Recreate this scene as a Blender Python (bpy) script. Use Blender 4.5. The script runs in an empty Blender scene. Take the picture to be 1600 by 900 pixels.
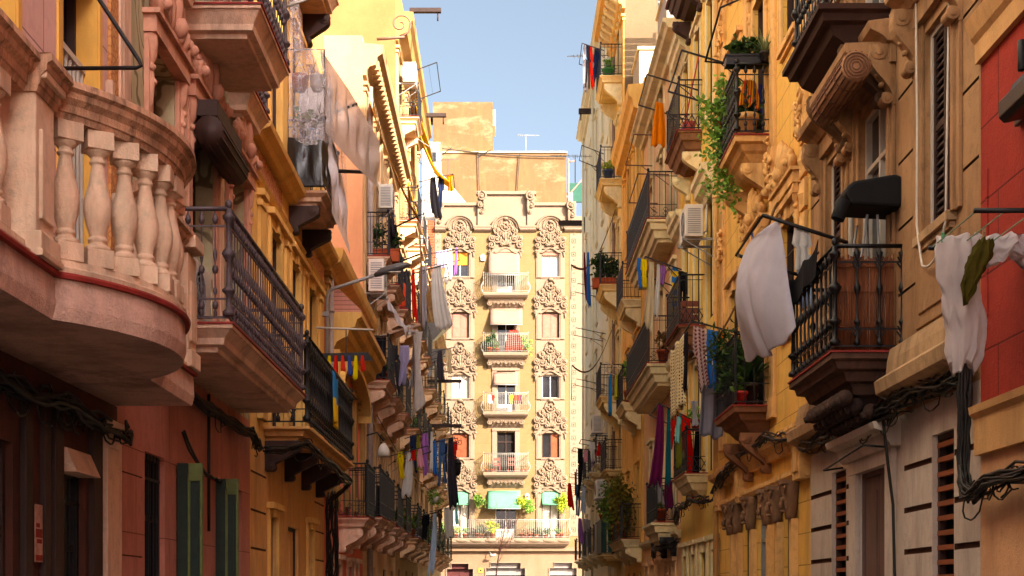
# A narrow street of old balconied houses with washing, closed by an ornate yellow block.
SUN_AZ, SUN_EL, SUN_E, SKY_STR, SKY_SAT, SKY_DUST, EXPO, SKY_OZ = 40, 28, 2.8, .08, .75, 5, 2.8, .2
import bpy, bmesh, math, random
from mathutils import Vector
R = math.radians
PI = math.pi
SC = bpy.context.scene
COL = SC.collection
rnd = random.Random(7)

# ------------------------------------------------------------------ street frame
F = 2100.0 / 1600.0          # focal length over sensor width
XL, XR, DE = -3.3, 3.96, 84.0  # left facade plane, right facade plane, end facade plane
EYE = 1.7


def P(S, u, z, n=0.0):
    if S == 'L':
        return (XL + n, u, z)
    if S == 'R':
        return (XR - n, u, z)
    return (u, DE - n, z)


def uL(px): return 6930.0 / (790.0 - px)
def uR(px): return 8316.0 / (px - 790.0)
def zz(u, py): return EYE + (930.0 - py) * u / 2100.0
def eu(px): return (px - 790) / 25.0
def ez(py): return EYE + (930 - py) / 25.0


# ------------------------------------------------------------------ mesh builder
class MB:
    def __init__(self):
        self.v = []; self.f = []; self.m = []; self.s = []

    def add(self, vs, fs, mi=0, smooth=False):
        o = len(self.v)
        self.v.extend(vs)
        for f in fs:
            self.f.append(tuple(i + o for i in f)); self.m.append(mi); self.s.append(smooth)

    def quad(self, a, b, c, d, mi=0):
        self.add([a, b, c, d], [(0, 1, 2, 3)], mi)

    def box(self, S, u0, u1, z0, z1, n0, n1, mi=0):
        vs = [P(S, u, z, n) for u in (u0, u1) for z in (z0, z1) for n in (n0, n1)]
        self.add(vs, [(0, 1, 3, 2), (4, 6, 7, 5), (0, 4, 5, 1), (2, 3, 7, 6), (0, 2, 6, 4), (1, 5, 7, 3)], mi)

    def wbox(self, c, d, mi=0, rz=0.0):
        x, y, z = c; a, b, h = d[0] / 2, d[1] / 2, d[2] / 2
        co, si = math.cos(rz), math.sin(rz)
        vs = []
        for sx in (-a, a):
            for sy in (-b, b):
                for sz in (-h, h):
                    vs.append((x + sx * co - sy * si, y + sx * si + sy * co, z + sz))
        self.add(vs, [(0, 1, 3, 2), (4, 6, 7, 5), (0, 4, 5, 1), (2, 3, 7, 6), (0, 2, 6, 4), (1, 5, 7, 3)], mi)

    def prism(self, S, poly, u0, u1, mi=0):      # poly of (z, n) run along u
        k = len(poly)
        vs = [P(S, u0, z, n) for z, n in poly] + [P(S, u1, z, n) for z, n in poly]
        fs = [(i, (i + 1) % k, k + (i + 1) % k, k + i) for i in range(k)]
        fs += [tuple(range(k))[::-1], tuple(range(k, 2 * k))]
        self.add(vs, fs, mi)

    def plate(self, S, poly, n0, n1, mi=0):      # poly of (u, z) run along n
        k = len(poly)
        vs = [P(S, u, z, n0) for u, z in poly] + [P(S, u, z, n1) for u, z in poly]
        fs = [(i, (i + 1) % k, k + (i + 1) % k, k + i) for i in range(k)]
        fs += [tuple(range(k))[::-1], tuple(range(k, 2 * k))]
        self.add(vs, fs, mi)

    def loft(self, S, u0, u1, rings, mi=0, inu=True):   # rings: (z, n_out, inset_u): slab with moulded edge on three sides
        vs = []
        for z, n, i in rings:
            vs += [P(S, u0 + i, z, 0), P(S, u0 + i, z, n), P(S, u1 - i, z, n), P(S, u1 - i, z, 0)]
        fs = []
        for r in range(len(rings) - 1):
            a = 4 * r; b = a + 4
            for j in range(4):
                fs.append((a + j, a + (j + 1) % 4, b + (j + 1) % 4, b + j))
        fs.append((3, 2, 1, 0)); e = 4 * (len(rings) - 1)
        fs.append((e, e + 1, e + 2, e + 3))
        self.add(vs, fs, mi)

    def tube(self, pts, r, k=6, mi=0, smooth=True, flat=None):
        pts = [Vector(p) for p in pts]
        n = len(pts)
        if n < 2: return
        rr = r if isinstance(r, (list, tuple)) else [r] * n
        vs = []; prev = None
        for i, p in enumerate(pts):
            t = (pts[min(i + 1, n - 1)] - pts[max(i - 1, 0)])
            if t.length < 1e-9: t = Vector((0, 0, 1))
            t.normalize()
            if prev is None:
                up = Vector((0, 0, 1)) if abs(t.z) < .9 else Vector((1, 0, 0))
                a = t.cross(up).normalized()
            else:
                a = prev - t * prev.dot(t)
                a = a.normalized() if a.length > 1e-6 else prev
            prev = a; b = t.cross(a)
            for j in range(k):
                an = 2 * PI * j / k + PI / k
                vs.append(tuple(p + (a * math.cos(an) + b * math.sin(an)) * rr[i]))
        fs = []
        for i in range(n - 1):
            for j in range(k):
                fs.append((i * k + j, i * k + (j + 1) % k, (i + 1) * k + (j + 1) % k, (i + 1) * k + j))
        fs.append(tuple(range(k))[::-1]); fs.append(tuple(range((n - 1) * k, n * k)))
        self.add(vs, fs, mi, smooth and k > 4)

    def lathe(self, c, prof, k=8, mi=0, smooth=True, sx=1.0, sy=1.0):
        vs = []; n = len(prof)
        for r, z in prof:
            for j in range(k):
                a = 2 * PI * (j + .5) / k
                vs.append((c[0] + r * math.cos(a) * sx, c[1] + r * math.sin(a) * sy, c[2] + z))
        fs = []
        for i in range(n - 1):
            for j in range(k):
                fs.append((i * k + j, i * k + (j + 1) % k, (i + 1) * k + (j + 1) % k, (i + 1) * k + j))
        fs.append(tuple(range(k))[::-1]); fs.append(tuple(range((n - 1) * k, n * k)))
        self.add(vs, fs, mi, smooth)

    def blob(self, c, rx, ry, rz, seg=8, rings=5, mi=0, axis=None):
        vs = []
        ax = axis
        for i in range(rings + 1):
            t = PI * i / rings
            for j in range(seg):
                a = 2 * PI * j / seg
                p = Vector((rx * math.sin(t) * math.cos(a), ry * math.sin(t) * math.sin(a), rz * math.cos(t)))
                if ax is not None: p = ax @ p
                vs.append((c[0] + p.x, c[1] + p.y, c[2] + p.z))
        fs = []
        for i in range(rings):
            for j in range(seg):
                fs.append((i * seg + j, i * seg + (j + 1) % seg, (i + 1) * seg + (j + 1) % seg, (i + 1) * seg + j))
        self.add(vs, fs, mi, True)

    def spiral(self, S, u, z, n, r0, turns=1.6, tr=.03, dirn=1, start=0.0, k=5, bulge=.0):
        pts = []; rr = []
        N = int(12 * turns) + 2
        for i in range(N):
            t = i / (N - 1)
            r = r0 * (1 - t * .86)
            a = start + dirn * 2 * PI * turns * t
            pts.append(P(S, u + r * math.cos(a), z + r * math.sin(a), n + bulge * t)); rr.append(tr * (1 - .35 * t))
        self.tube(pts, rr, k)
        self.blob(pts[-1], tr * 1.5, tr * 1.5, tr * 1.5, 6, 4)

    def leafblob(self, S, u, z, n, ang, ln, wd, th, seg=6, rings=4):   # elongated carved leaf lying on the facade
        ca, sa = math.cos(ang), math.sin(ang)
        vs = []
        for i in range(rings + 1):
            t = PI * i / rings
            for j in range(seg):
                a = 2 * PI * j / seg
                l = ln * .5 * (math.cos(t) + 1); w = wd * math.sin(t) * math.cos(a); d = th * math.sin(t) * math.sin(a)
                vs.append(P(S, u + l * ca - w * sa, z + l * sa + w * ca, n + d))
        fs = []
        for i in range(rings):
            for j in range(seg):
                fs.append((i * seg + j, i * seg + (j + 1) % seg, (i + 1) * seg + (j + 1) % seg, (i + 1) * seg + j))
        self.add(vs, fs, 0, True)

    def mesh(self, name, mats, off=(0, 0, 0)):
        me = bpy.data.meshes.new(name)
        ox, oy, oz = off
        me.from_pydata([(a - ox, b - oy, c - oz) for a, b, c in self.v], [], self.f)
        for m in (mats if isinstance(mats, (list, tuple)) else [mats]):
            me.materials.append(m)
        me.polygons.foreach_set('material_index', self.m)
        me.polygons.foreach_set('use_smooth', self.s)
        bm = bmesh.new(); bm.from_mesh(me)
        bmesh.ops.recalc_face_normals(bm, faces=bm.faces)
        bm.to_mesh(me); bm.free()
        return me

    def build(self, name, mats, parent=None, bevel=0.0, loc=None):
        off = (0, 0, 0)
        if parent is not None: off = ROOT[parent.name]
        if loc is not None: off = loc
        me = self.mesh(name, mats, off)
        o = bpy.data.objects.new(name, me)
        COL.objects.link(o)
        if parent is not None:
            o.parent = parent; ROOT[o.name] = ROOT[parent.name]
        else:
            o.location = off; ROOT[o.name] = off
        if bevel:
            md = o.modifiers.new('b', 'BEVEL'); md.width = bevel; md.segments = 2; md.limit_method = 'ANGLE'; md.angle_limit = R(40)
        return o


ROOT = {}


def tag(o, label, cat, group=None):
    o['label'] = label; o['category'] = cat
    if group: o['group'] = group
    return o


def thing(name, label, cat, loc, group=None):
    o = bpy.data.objects.new(name, None)
    o.location = loc; o.empty_display_size = .2
    COL.objects.link(o); ROOT[o.name] = tuple(loc)
    return tag(o, label, cat, group)


def struct(o):
    o['kind'] = 'structure'
    return o


# ------------------------------------------------------------------ materials
def lin(h):
    h = h.lstrip('#')
    out = []
    for i in (0, 2, 4):
        c = int(h[i:i + 2], 16) / 255
        out.append(c / 12.92 if c <= .04045 else ((c + .055) / 1.055) ** 2.4)
    return (*out, 1)


_M = {}


def _nt(name):
    m = bpy.data.materials.new(name); m.use_nodes = True
    nt = m.node_tree
    return m, nt, nt.nodes['Principled BSDF']


def mix(nt, fac, a, b, blend='MIX'):
    n = nt.nodes.new('ShaderNodeMix'); n.data_type = 'RGBA'; n.blend_type = blend
    for sock, val in ((n.inputs[0], fac), (n.inputs[6], a), (n.inputs[7], b)):
        if hasattr(val, 'is_output'): nt.links.new(val, sock)
        else: sock.default_value = val
    return n.outputs[2]


def noise(nt, vec, scale, detail=4, rough=.6, mul=None):
    if mul:
        mp = nt.nodes.new('ShaderNodeMapping'); mp.inputs['Scale'].default_value = mul
        nt.links.new(vec, mp.inputs['Vector']); vec = mp.outputs[0]
    n = nt.nodes.new('ShaderNodeTexNoise'); n.inputs['Scale'].default_value = scale
    n.inputs['Detail'].default_value = detail; n.inputs['Roughness'].default_value = rough
    nt.links.new(vec, n.inputs['Vector'])
    return n.outputs['Fac']


def ramp(nt, fac, p0, p1, c0=(0, 0, 0, 1), c1=(1, 1, 1, 1)):
    n = nt.nodes.new('ShaderNodeValToRGB')
    n.color_ramp.elements[0].position = p0; n.color_ramp.elements[0].color = c0
    n.color_ramp.elements[1].position = p1; n.color_ramp.elements[1].color = c1
    nt.links.new(fac, n.inputs[0])
    return n.outputs[0]


def plaster(name, col, col2=None, dirt='#5a4030', streak=.45, mott=.5, bump=.25, rough=.9, scale=1.0, course=None, ccol=None, patch=None, gain=1.4, drip=0.0):
    """weathered wall paint, stone or render: mottling, run-off streaks, fine grain; course=(w,h,axis) adds masonry joints"""
    if name in _M: return _M[name]
    m, nt, bs = _nt(name)
    tc = nt.nodes.new('ShaderNodeNewGeometry'); v = tc.outputs['Position']
    base = amp(lin(col), gain)
    b2 = amp(lin(col2), gain) if col2 else tuple(c * .72 for c in base[:3]) + (1,)
    f1 = ramp(nt, noise(nt, v, .9 * scale, 7, .7), .38, .62)
    c = mix(nt, f1, base, mix_const(base, b2, mott))
    f3 = ramp(nt, noise(nt, v, 1.0, 5, .7, (2.3 * scale, 2.3 * scale, .5 * scale)), .48, .72)
    d = mix_const(base, lin(dirt), streak)
    c = mix(nt, f3, c, d)
    f4 = ramp(nt, noise(nt, v, 7 * scale, 6, .78), .5, .68)
    c = mix(nt, f4, c, mix_const(base, lin(dirt), streak * .55))
    if drip:
        f7 = ramp(nt, noise(nt, v, 1.0, 4, .7, (11, 11, 1.6)), .5, .66)
        f8 = nt.nodes.new('ShaderNodeMath'); f8.operation = 'MULTIPLY'; f8.inputs[1].default_value = drip; nt.links.new(f7, f8.inputs[0])
        c = mix(nt, f8.outputs[0], c, lin(dirt))
    if patch:
        f6 = ramp(nt, noise(nt, v, .55, 7, .7), .52, .6)
        c = mix(nt, f6, c, lin(patch))
    if course:
        w, h, axis = course[:3]
        sp = nt.nodes.new('ShaderNodeSeparateXYZ'); nt.links.new(v, sp.inputs[0])
        cb = nt.nodes.new('ShaderNodeCombineXYZ')
        nt.links.new(sp.outputs[0 if axis == 'X' else 1], cb.inputs[0]); nt.links.new(sp.outputs[2], cb.inputs[1])
        br = nt.nodes.new('ShaderNodeTexBrick'); nt.links.new(cb.outputs[0], br.inputs['Vector'])
        br.inputs['Scale'].default_value = 1; br.inputs['Brick Width'].default_value = w; br.inputs['Row Height'].default_value = h
        br.inputs['Mortar Size'].default_value = course[3] if len(course) > 3 else .012; br.inputs['Mortar Smooth'].default_value = .3
        br.inputs['Color1'].default_value = (0, 0, 0, 1); br.inputs['Color2'].default_value = (.35, .35, .35, 1); br.inputs['Mortar'].default_value = (1, 1, 1, 1)
        fac = br.outputs['Fac']
        tone = mix(nt, br.outputs['Color'], c, mix_const(base, b2, .9))
        c = mix(nt, .55, c, tone)
        c = mix(nt, fac, c, lin(ccol) if ccol else mix_const(base, lin(dirt), .7))
    nt.links.new(c, bs.inputs['Base Color'])
    f5 = noise(nt, v, 60 * scale, 4, .7)
    hb = nt.nodes.new('ShaderNodeMath'); hb.operation = 'ADD'
    nt.links.new(f5, hb.inputs[0]); nt.links.new(noise(nt, v, 9 * scale, 4, .6), hb.inputs[1])
    bp = nt.nodes.new('ShaderNodeBump'); bp.inputs['Strength'].default_value = bump; bp.inputs['Distance'].default_value = .02
    nt.links.new(hb.outputs[0], bp.inputs['Height'])
    if course:
        b2n = nt.nodes.new('ShaderNodeBump'); b2n.inputs['Strength'].default_value = .5; b2n.inputs['Distance'].default_value = .02; b2n.invert = True
        nt.links.new(fac, b2n.inputs['Height']); nt.links.new(bp.outputs[0], b2n.inputs['Normal']); nt.links.new(b2n.outputs[0], bs.inputs['Normal'])
    else:
        nt.links.new(bp.outputs[0], bs.inputs['Normal'])
    bs.inputs['Roughness'].default_value = rough
    bs.inputs['Specular IOR Level'].default_value = .25
    _M[name] = m
    return m


def amp(c, g, ds=.03):
    y = .3 * c[0] + .5 * c[1] + .2 * c[2]
    return tuple(min(.75, (x * (1 - ds) + y * ds) * g) for x in c[:3]) + (1,)


def mix_const(a, b, t):
    return tuple(a[i] * (1 - t) + b[i] * t for i in range(3)) + (1,)


def simple(name, col, rough=.6, metal=0.0, spec=.5, var=.25, scale=6.0, bump=0.0, stretch=None, trans=0.0, alpha=1.0, sheen=0.0):
    if name in _M: return _M[name]
    m, nt, bs = _nt(name)
    tc = nt.nodes.new('ShaderNodeNewGeometry'); v = tc.outputs['Position']
    base = lin(col) if isinstance(col, str) else col
    f = ramp(nt, noise(nt, v, scale, 5, .65, stretch), .3, .7)
    c = mix(nt, f, tuple(min(1, x * (1 + var * .4)) for x in base[:3]) + (1,), tuple(x * (1 - var) for x in base[:3]) + (1,))
    nt.links.new(c, bs.inputs['Base Color'])
    bs.inputs['Roughness'].default_value = rough; bs.inputs['Metallic'].default_value = metal
    bs.inputs['Specular IOR Level'].default_value = spec
    bs.inputs['Transmission Weight'].default_value = trans; bs.inputs['Alpha'].default_value = alpha
    if bump:
        bp = nt.nodes.new('ShaderNodeBump'); bp.inputs['Strength'].default_value = bump; bp.inputs['Distance'].default_value = .01
        nt.links.new(noise(nt, v, scale * 6, 4, .7, stretch), bp.inputs['Height']); nt.links.new(bp.outputs[0], bs.inputs['Normal'])
    _M[name] = m
    return m


def fabric(name, col, col2=None, pattern=None, pscale=1.0, translucent=.25):
    """woven cloth with light passing through; pattern 'plaid', 'stripe' or 'dots'"""
    if name in _M: return _M[name]
    m, nt, bs = _nt(name)
    tc = nt.nodes.new('ShaderNodeTexCoord'); v = tc.outputs['UV']
    base = amp(lin(col), 1.25, -.06) if lin(col)[1] < .5 else lin(col)
    g = nt.nodes.new('ShaderNodeNewGeometry')
    f = ramp(nt, noise(nt, g.outputs['Position'], 5, 4, .6), .3, .75)
    c = mix(nt, f, base, tuple(x * .86 for x in base[:3]) + (1,))
    if pattern:
        mp = nt.nodes.new('ShaderNodeMapping'); nt.links.new(v, mp.inputs['Vector'])
        mp.inputs['Scale'].default_value = (pscale, pscale, 1)
        if pattern == 'dots':
            t = nt.nodes.new('ShaderNodeTexVoronoi'); nt.links.new(mp.outputs[0], t.inputs['Vector']); t.inputs['Scale'].default_value = 1; t.inputs['Randomness'].default_value = .15
            fac = ramp(nt, t.outputs['Distance'], .24, .28, (1, 1, 1, 1), (0, 0, 0, 1))
            c = mix(nt, fac, c, lin(col2))
        else:
            for d in (('X', 'Y') if pattern == 'plaid' else ('X',)) if pattern != 'hstripe' else ('Y',):
                t = nt.nodes.new('ShaderNodeTexWave'); t.bands_direction = d; nt.links.new(mp.outputs[0], t.inputs['Vector']); t.inputs['Scale'].default_value = 1
                fac = ramp(nt, t.outputs['Fac'], .45, .6)
                half = nt.nodes.new('ShaderNodeMath'); half.operation = 'MULTIPLY'; half.inputs[1].default_value = .6 if pattern == 'plaid' else 1
                nt.links.new(fac, half.inputs[0])
                c = mix(nt, half.outputs[0], c, lin(col2))
    nt.links.new(c, bs.inputs['Base Color'])
    bs.inputs['Roughness'].default_value = .95; bs.inputs['Specular IOR Level'].default_value = .12
    tr = nt.nodes.new('ShaderNodeBsdfTranslucent'); nt.links.new(c, tr.inputs['Color'])
    mx = nt.nodes.new('ShaderNodeMixShader'); mx.inputs[0].default_value = translucent
    nt.links.new(bs.outputs[0], mx.inputs[1]); nt.links.new(tr.outputs[0], mx.inputs[2])
    bp = nt.nodes.new('ShaderNodeBump'); bp.inputs['Strength'].default_value = .55; bp.inputs['Distance'].default_value = .03
    wr = noise(nt, g.outputs['Position'], 6, 6, .62, (1, 1, .55)); q1 = nt.nodes.new('ShaderNodeMath'); q1.operation = 'SUBTRACT'; nt.links.new(wr, q1.inputs[0]); q1.inputs[1].default_value = .5
    q2 = nt.nodes.new('ShaderNodeMath'); q2.operation = 'ABSOLUTE'; nt.links.new(q1.outputs[0], q2.inputs[0])
    nt.links.new(q2.outputs[0], bp.inputs['Height']); nt.links.new(bp.outputs[0], bs.inputs['Normal'])
    nt.links.new(mx.outputs[0], nt.nodes['Material Output'].inputs['Surface'])
    _M[name] = m
    return m


def leaf(name, col, col2):
    if name in _M: return _M[name]
    m, nt, bs = _nt(name)
    g = nt.nodes.new('ShaderNodeNewGeometry')
    c = mix(nt, g.outputs['Random Per Island'], lin(col), lin(col2))
    nt.links.new(c, bs.inputs['Base Color']); bs.inputs['Roughness'].default_value = .55; bs.inputs['Specular IOR Level'].default_value = .3
    tr = nt.nodes.new('ShaderNodeBsdfTranslucent'); nt.links.new(c, tr.inputs['Color'])
    mx = nt.nodes.new('ShaderNodeMixShader'); mx.inputs[0].default_value = .3
    nt.links.new(bs.outputs[0], mx.inputs[1]); nt.links.new(tr.outputs[0], mx.inputs[2])
    nt.links.new(mx.outputs[0], nt.nodes['Material Output'].inputs['Surface'])
    _M[name] = m
    return m


def film(name, col, clear=.6, rough=.25):
    """thin clear plastic sheeting with milky creases"""
    if name in _M: return _M[name]
    m, nt, bs = _nt(name)
    g = nt.nodes.new('ShaderNodeNewGeometry'); v = g.outputs['Position']
    bs.inputs['Base Color'].default_value = lin(col); bs.inputs['Roughness'].default_value = rough
    tp = nt.nodes.new('ShaderNodeBsdfTransparent')
    n1 = noise(nt, v, 4.5, 3, .6); n2 = noise(nt, v, 9, 3, .6, (1, 1.6, .7))
    fs = []
    for nn, wd in ((n1, .022), (n2, .03)):
        q = nt.nodes.new('ShaderNodeMath'); q.operation = 'SUBTRACT'; nt.links.new(nn, q.inputs[0]); q.inputs[1].default_value = .5
        q2 = nt.nodes.new('ShaderNodeMath'); q2.operation = 'ABSOLUTE'; nt.links.new(q.outputs[0], q2.inputs[0])
        fs.append(ramp(nt, q2.outputs[0], .0, wd, (clear * .6,) * 3 + (1,), (clear,) * 3 + (1,)))
    f = mix(nt, 1.0, fs[0], fs[1], 'MULTIPLY')
    mx = nt.nodes.new('ShaderNodeMixShader'); nt.links.new(f, mx.inputs[0])
    nt.links.new(bs.outputs[0], mx.inputs[1]); nt.links.new(tp.outputs[0], mx.inputs[2])
    bp = nt.nodes.new('ShaderNodeBump'); bp.inputs['Strength'].default_value = .6; bp.inputs['Distance'].default_value = .05
    nt.links.new(noise(nt, v, 7, 5, .65), bp.inputs['Height']); nt.links.new(bp.outputs[0], bs.inputs['Normal'])
    nt.links.new(mx.outputs[0], nt.nodes['Material Output'].inputs['Surface'])
    _M[name] = m
    return m


IRON = simple('black wrought iron', '#1c1819', .5, .3, .4, .5, 20, .2)
IRON2 = simple('weathered brown iron', '#54474a', .55, .3, .4, .4, 20, .2)
RUST = simple('rust brown painted iron', '#33231e', .7, .1, .3, .4, 10, .1)
WIRON = simple('white painted iron', '#8e8880', .5, 0, .4, .2, 14)
GLASS = simple('dark window glass', '#1c1a1c', .08, 0, .6, .5, 1.5)
DARK = simple('dark interior', '#120c0a', .8, 0, .2, .4, 2)  # near-black fill; sheets of it paint the shade inside openings
CABLE = simple('black cable sheath', '#17130f', .55, 0, .4, .4, 30)
GREYM = simple('grey painted metal', '#8f8d8c', .5, .2, .4, .2, 8)
ACW = simple('white painted sheet metal', '#cfc8bc', .5, 0, .4, .15, 5)
WHITEF = simple('white window frame paint', '#bdb4a8', .5, 0, .4, .15, 6)
BROWNW = simple('dark brown wood', '#38211a', .65, 0, .3, .5, 9, .3, (1, 1, .15))
TERRA = simple('terracotta', '#a8502e', .8, 0, .2, .25, 8, .2)
REDLIP = simple('red painted edge', '#8e2a22', .7, 0, .3, .35, 7)
PIPE = simple('grey drain pipe', '#94827a', .6, 0, .3, .25, 5)


# ------------------------------------------------------------------ building kit
class Bld:
    def __init__(b, label, S, u0, u1, H, wall, groove=None, depth=5.0, z0=0.0, name='building', cat='building', side=None):
        b.S, b.u0, b.u1, b.H, b.wallm, b.groove, b.depth, b.z0 = S, u0, u1, H, wall, groove or DARK, depth, z0
        b.side = side or wall
        b.root = thing(name, label, cat, P(S, u0, 0, 0))
        b.holes = []; b.rec = []

    def mb(b): return MB()

    def part(b, name, mb, m, parent=None, bevel=0.0):
        return mb.build(name, m, parent or b.root, bevel)

    def zones(b, zs):   # different wall paint in height bands: list of (z_top, mat)
        b.zl = zs

    def groove_lines(b, u0, u1, z0, z1, step, w=.035):
        z = z0
        while z < z1:
            b.rec.append((u0, u1, z, z + w)); z += step

    def finish(b, zones=None, roof=True, roofm=None):
        zones = zones or [(b.H, b.wallm, 'wall')]
        zprev = b.z0
        for ztop, mat, nm in zones:
            w = MB()
            hs = [(h, .26, False) for h in b.holes] + [(r, .03, True) for r in b.rec]
            hs = [x for x in hs if x[0][2] < ztop and x[0][3] > zprev]
            us = sorted({b.u0 + .002, b.u1 - .002} | {x for h in hs for x in h[0][:2]})
            zs = sorted({zprev, ztop} | {min(max(x, zprev), ztop) for h in hs for x in h[0][2:]})
            us = [u for u in us if b.u0 <= u <= b.u1]
            for i in range(len(us) - 1):
                for j in range(len(zs) - 1):
                    uc, zc = (us[i] + us[i + 1]) / 2, (zs[j] + zs[j + 1]) / 2
                    hit = None
                    for h in hs:
                        if h[0][0] < uc < h[0][1] and h[0][2] < zc < h[0][3]:
                            if hit is None or hit[2]: hit = h
                    if hit is None:
                        w.quad(P(b.S, us[i], zs[j]), P(b.S, us[i + 1], zs[j]), P(b.S, us[i + 1], zs[j + 1]), P(b.S, us[i], zs[j + 1]))
                    elif hit[2]:
                        w.quad(P(b.S, us[i], zs[j], -.03), P(b.S, us[i + 1], zs[j], -.03), P(b.S, us[i + 1], zs[j + 1], -.03), P(b.S, us[i], zs[j + 1], -.03), 1)
            for (a, c, d, e), dp, shallow in hs:
                d2, e2 = max(d, zprev), min(e, ztop)
                mi = 1 if shallow else 0
                for q in ((a, d2, a, e2), (c, d2, c, e2)):
                    w.quad(P(b.S, q[0], q[1]), P(b.S, q[0], q[3]), P(b.S, q[0], q[3], -dp), P(b.S, q[0], q[1], -dp), mi)
                for zt in ([d] if d >= zprev else []) + ([e] if e <= ztop else []):
                    w.quad(P(b.S, a, zt), P(b.S, c, zt), P(b.S, c, zt, -dp), P(b.S, a, zt, -dp), mi)
            # flanks and back
            for u in (b.u0 + .002, b.u1 - .002):
                w.quad(P(b.S, u, zprev), P(b.S, u, ztop), P(b.S, u, ztop, -b.depth), P(b.S, u, zprev, -b.depth), 2)
            w.quad(P(b.S, b.u0 + .002, zprev, -b.depth), P(b.S, b.u1 - .002, zprev, -b.depth), P(b.S, b.u1 - .002, ztop, -b.depth), P(b.S, b.u0 + .002, ztop, -b.depth), 2)
            w.build(nm, [mat, b.groove, b.side], b.root)
            zprev = ztop
        if roof:
            r = MB(); r.box(b.S, b.u0 + .01, b.u1 - .01, b.H - .12, b.H + .02, -b.depth + .01, -.02)
            r.build('roof', roofm or b.side, b.root)
        return b

    # ---- openings
    def win(b, u, z, w, h, kind='dark', frame=None, col=None, sur=None, surm=None, sill=True, head=None, dn=.08, name='window', arch=False, shut=None):
        S = b.S
        b.holes.append((u - w / 2, u + w / 2, z, z + h))
        fm = frame or BROWNW
        a, c = u - w / 2, u + w / 2
        f = MB(); t = .05
        n0, n1 = -dn - .04, -dn + .03
        f.box(S, a, a + t, z, z + h, n0, n1); f.box(S, c - t, c, z, z + h, n0, n1)
        f.box(S, a + t, c - t, z + h - t, z + h, n0, n1); f.box(S, a + t, c - t, z, z + t, n0, n1)
        if kind in ('dark', 'curtain', 'bars', 'blind', 'door', 'open'):
            f.box(S, u - t / 2, u + t / 2, z + t, z + h - t, n0, n1 - .005)
            if h > 1.9: f.box(S, a + t, c - t, z + h - .62, z + h - .57, n0, n1 - .008)
            if kind == 'door': f.box(S, a + t, c - t, z + t, z + .55, n0 + .005, n1 - .01)
        wo = f.build(name, fm, b.root)
        g = MB()
        g.box(S, a + .01, c - .01, z + .01, z + h - .01, -dn - .09, -dn - .035)
        if kind == 'curtain': pm = col or CURT
        elif kind in ('louver', 'slats', 'panel'): pm = DARK
        elif kind == 'open': pm = DARK
        else: pm = GLASS
        g.build('pane', pm, wo)
        if kind == 'curtain':
            q = MB()
            k = 16; vs = []
            for i in range(k + 1):
                uu = a + t + (c - a - 2 * t) * i / k
                nn = -dn - .015 + .014 * math.sin(i * 2.4)
                vs += [P(S, uu, z + t, nn), P(S, uu, z + h - t, nn)]
            q.add(vs, [(2 * i, 2 * i + 2, 2 * i + 3, 2 * i + 1) for i in range(k)], 0, True)
            q.build('curtain', col or CURT, wo)
        if kind == 'louver':
            for (x0, x1) in ((a + t, u - .012), (u + .012, c - t)):
                s = MB(); fr = .05
                s.box(S, x0, x0 + fr, z + t, z + h - t, -dn - .03, -dn + .015); s.box(S, x1 - fr, x1, z + t, z + h - t, -dn - .03, -dn + .015)
                for zc in (z + t, z + h * .5, z + h - t - fr): s.box(S, x0 + fr, x1 - fr, zc, zc + fr, -dn - .03, -dn + .012)
                st = .075 if h > 1.5 else .06; q = z + t + fr
                while q < z + h - t - fr - .03:
                    s.prism(S, [(q, -dn - .002), (q + .01, -dn + .008), (q + st * .85, -dn - .022), (q + st * .85 - .01, -dn - .03)], x0 + fr, x1 - fr); q += st
                s.build('shutter', col or BROWNW, wo)
        if kind == 'slats':
            s = MB(); q = z + .06
            while q < z + h - .05:
                s.box(S, a, c, q, q + .045, -.1, -.045); q += .135
            s.build('shutter', col or BROWNW, wo)
        if kind == 'panel':
            for (x0, x1) in ((a + t, u - .006), (u + .006, c - t)):
                s = MB(); s.box(S, x0, x1, z + t, z + h - t, -dn - .04, -dn)
                for (za, zb) in ((.08, .36), (.40, .93)):
                    s.box(S, x0 + .06, x1 - .06, z + h * za, z + h * zb, -dn - .03, -dn + .012)
                s.build('shutter', col or BROWNW, wo)
        if kind == 'blind':
            s = MB(); zb = z + h * .48; q = zb
            while q < z + h - .03:
                s.box(S, a + .02, c - .02, q, q + .05, -dn + .035, -dn + .055); q += .054
            s.build('blind', col or CURT, wo)
        if kind == 'bars':
            s = MB(); k = max(4, int(w / .11))
            for i in range(1, k):
                uu = a + w * i / k; s.tube([P(S, uu, z, -.05), P(S, uu, z + h, -.05)], .009, 4)
            for q in (.12, .4, .45, .9): s.box(S, a, c, z + h * q, z + h * q + .025, -.056, -.044)
            s.build('grille', IRON, wo)
        if sur:
            s = MB(); pr = .045
            s.box(S, a - sur, a - .001, z - .02, z + h + sur, .001, pr); s.box(S, c + .001, c + sur, z - .02, z + h + sur, .001, pr)
            s.box(S, a - .001, c + .001, z + h + .001, z + h + sur, .001, pr - .004)
            s.box(S, a - sur - .05, c + sur + .05, z + h + sur + .001, z + h + sur + .09, .001, pr + .07)
            s.box(S, u - .1, u + .1, z + h, z + h + sur + .02, .002, pr + .03)
            s.build('surround', surm or b.wallm, wo, .006)
        if sill:
            s = MB(); s.box(S, a - .1, c + .1, z - .09, z - .002, -.02, .09); s.box(S, a - .07, c + .07, z - .15, z - .092, -.02, .05)
            s.build('sill', surm or b.wallm, wo, .006)
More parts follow.
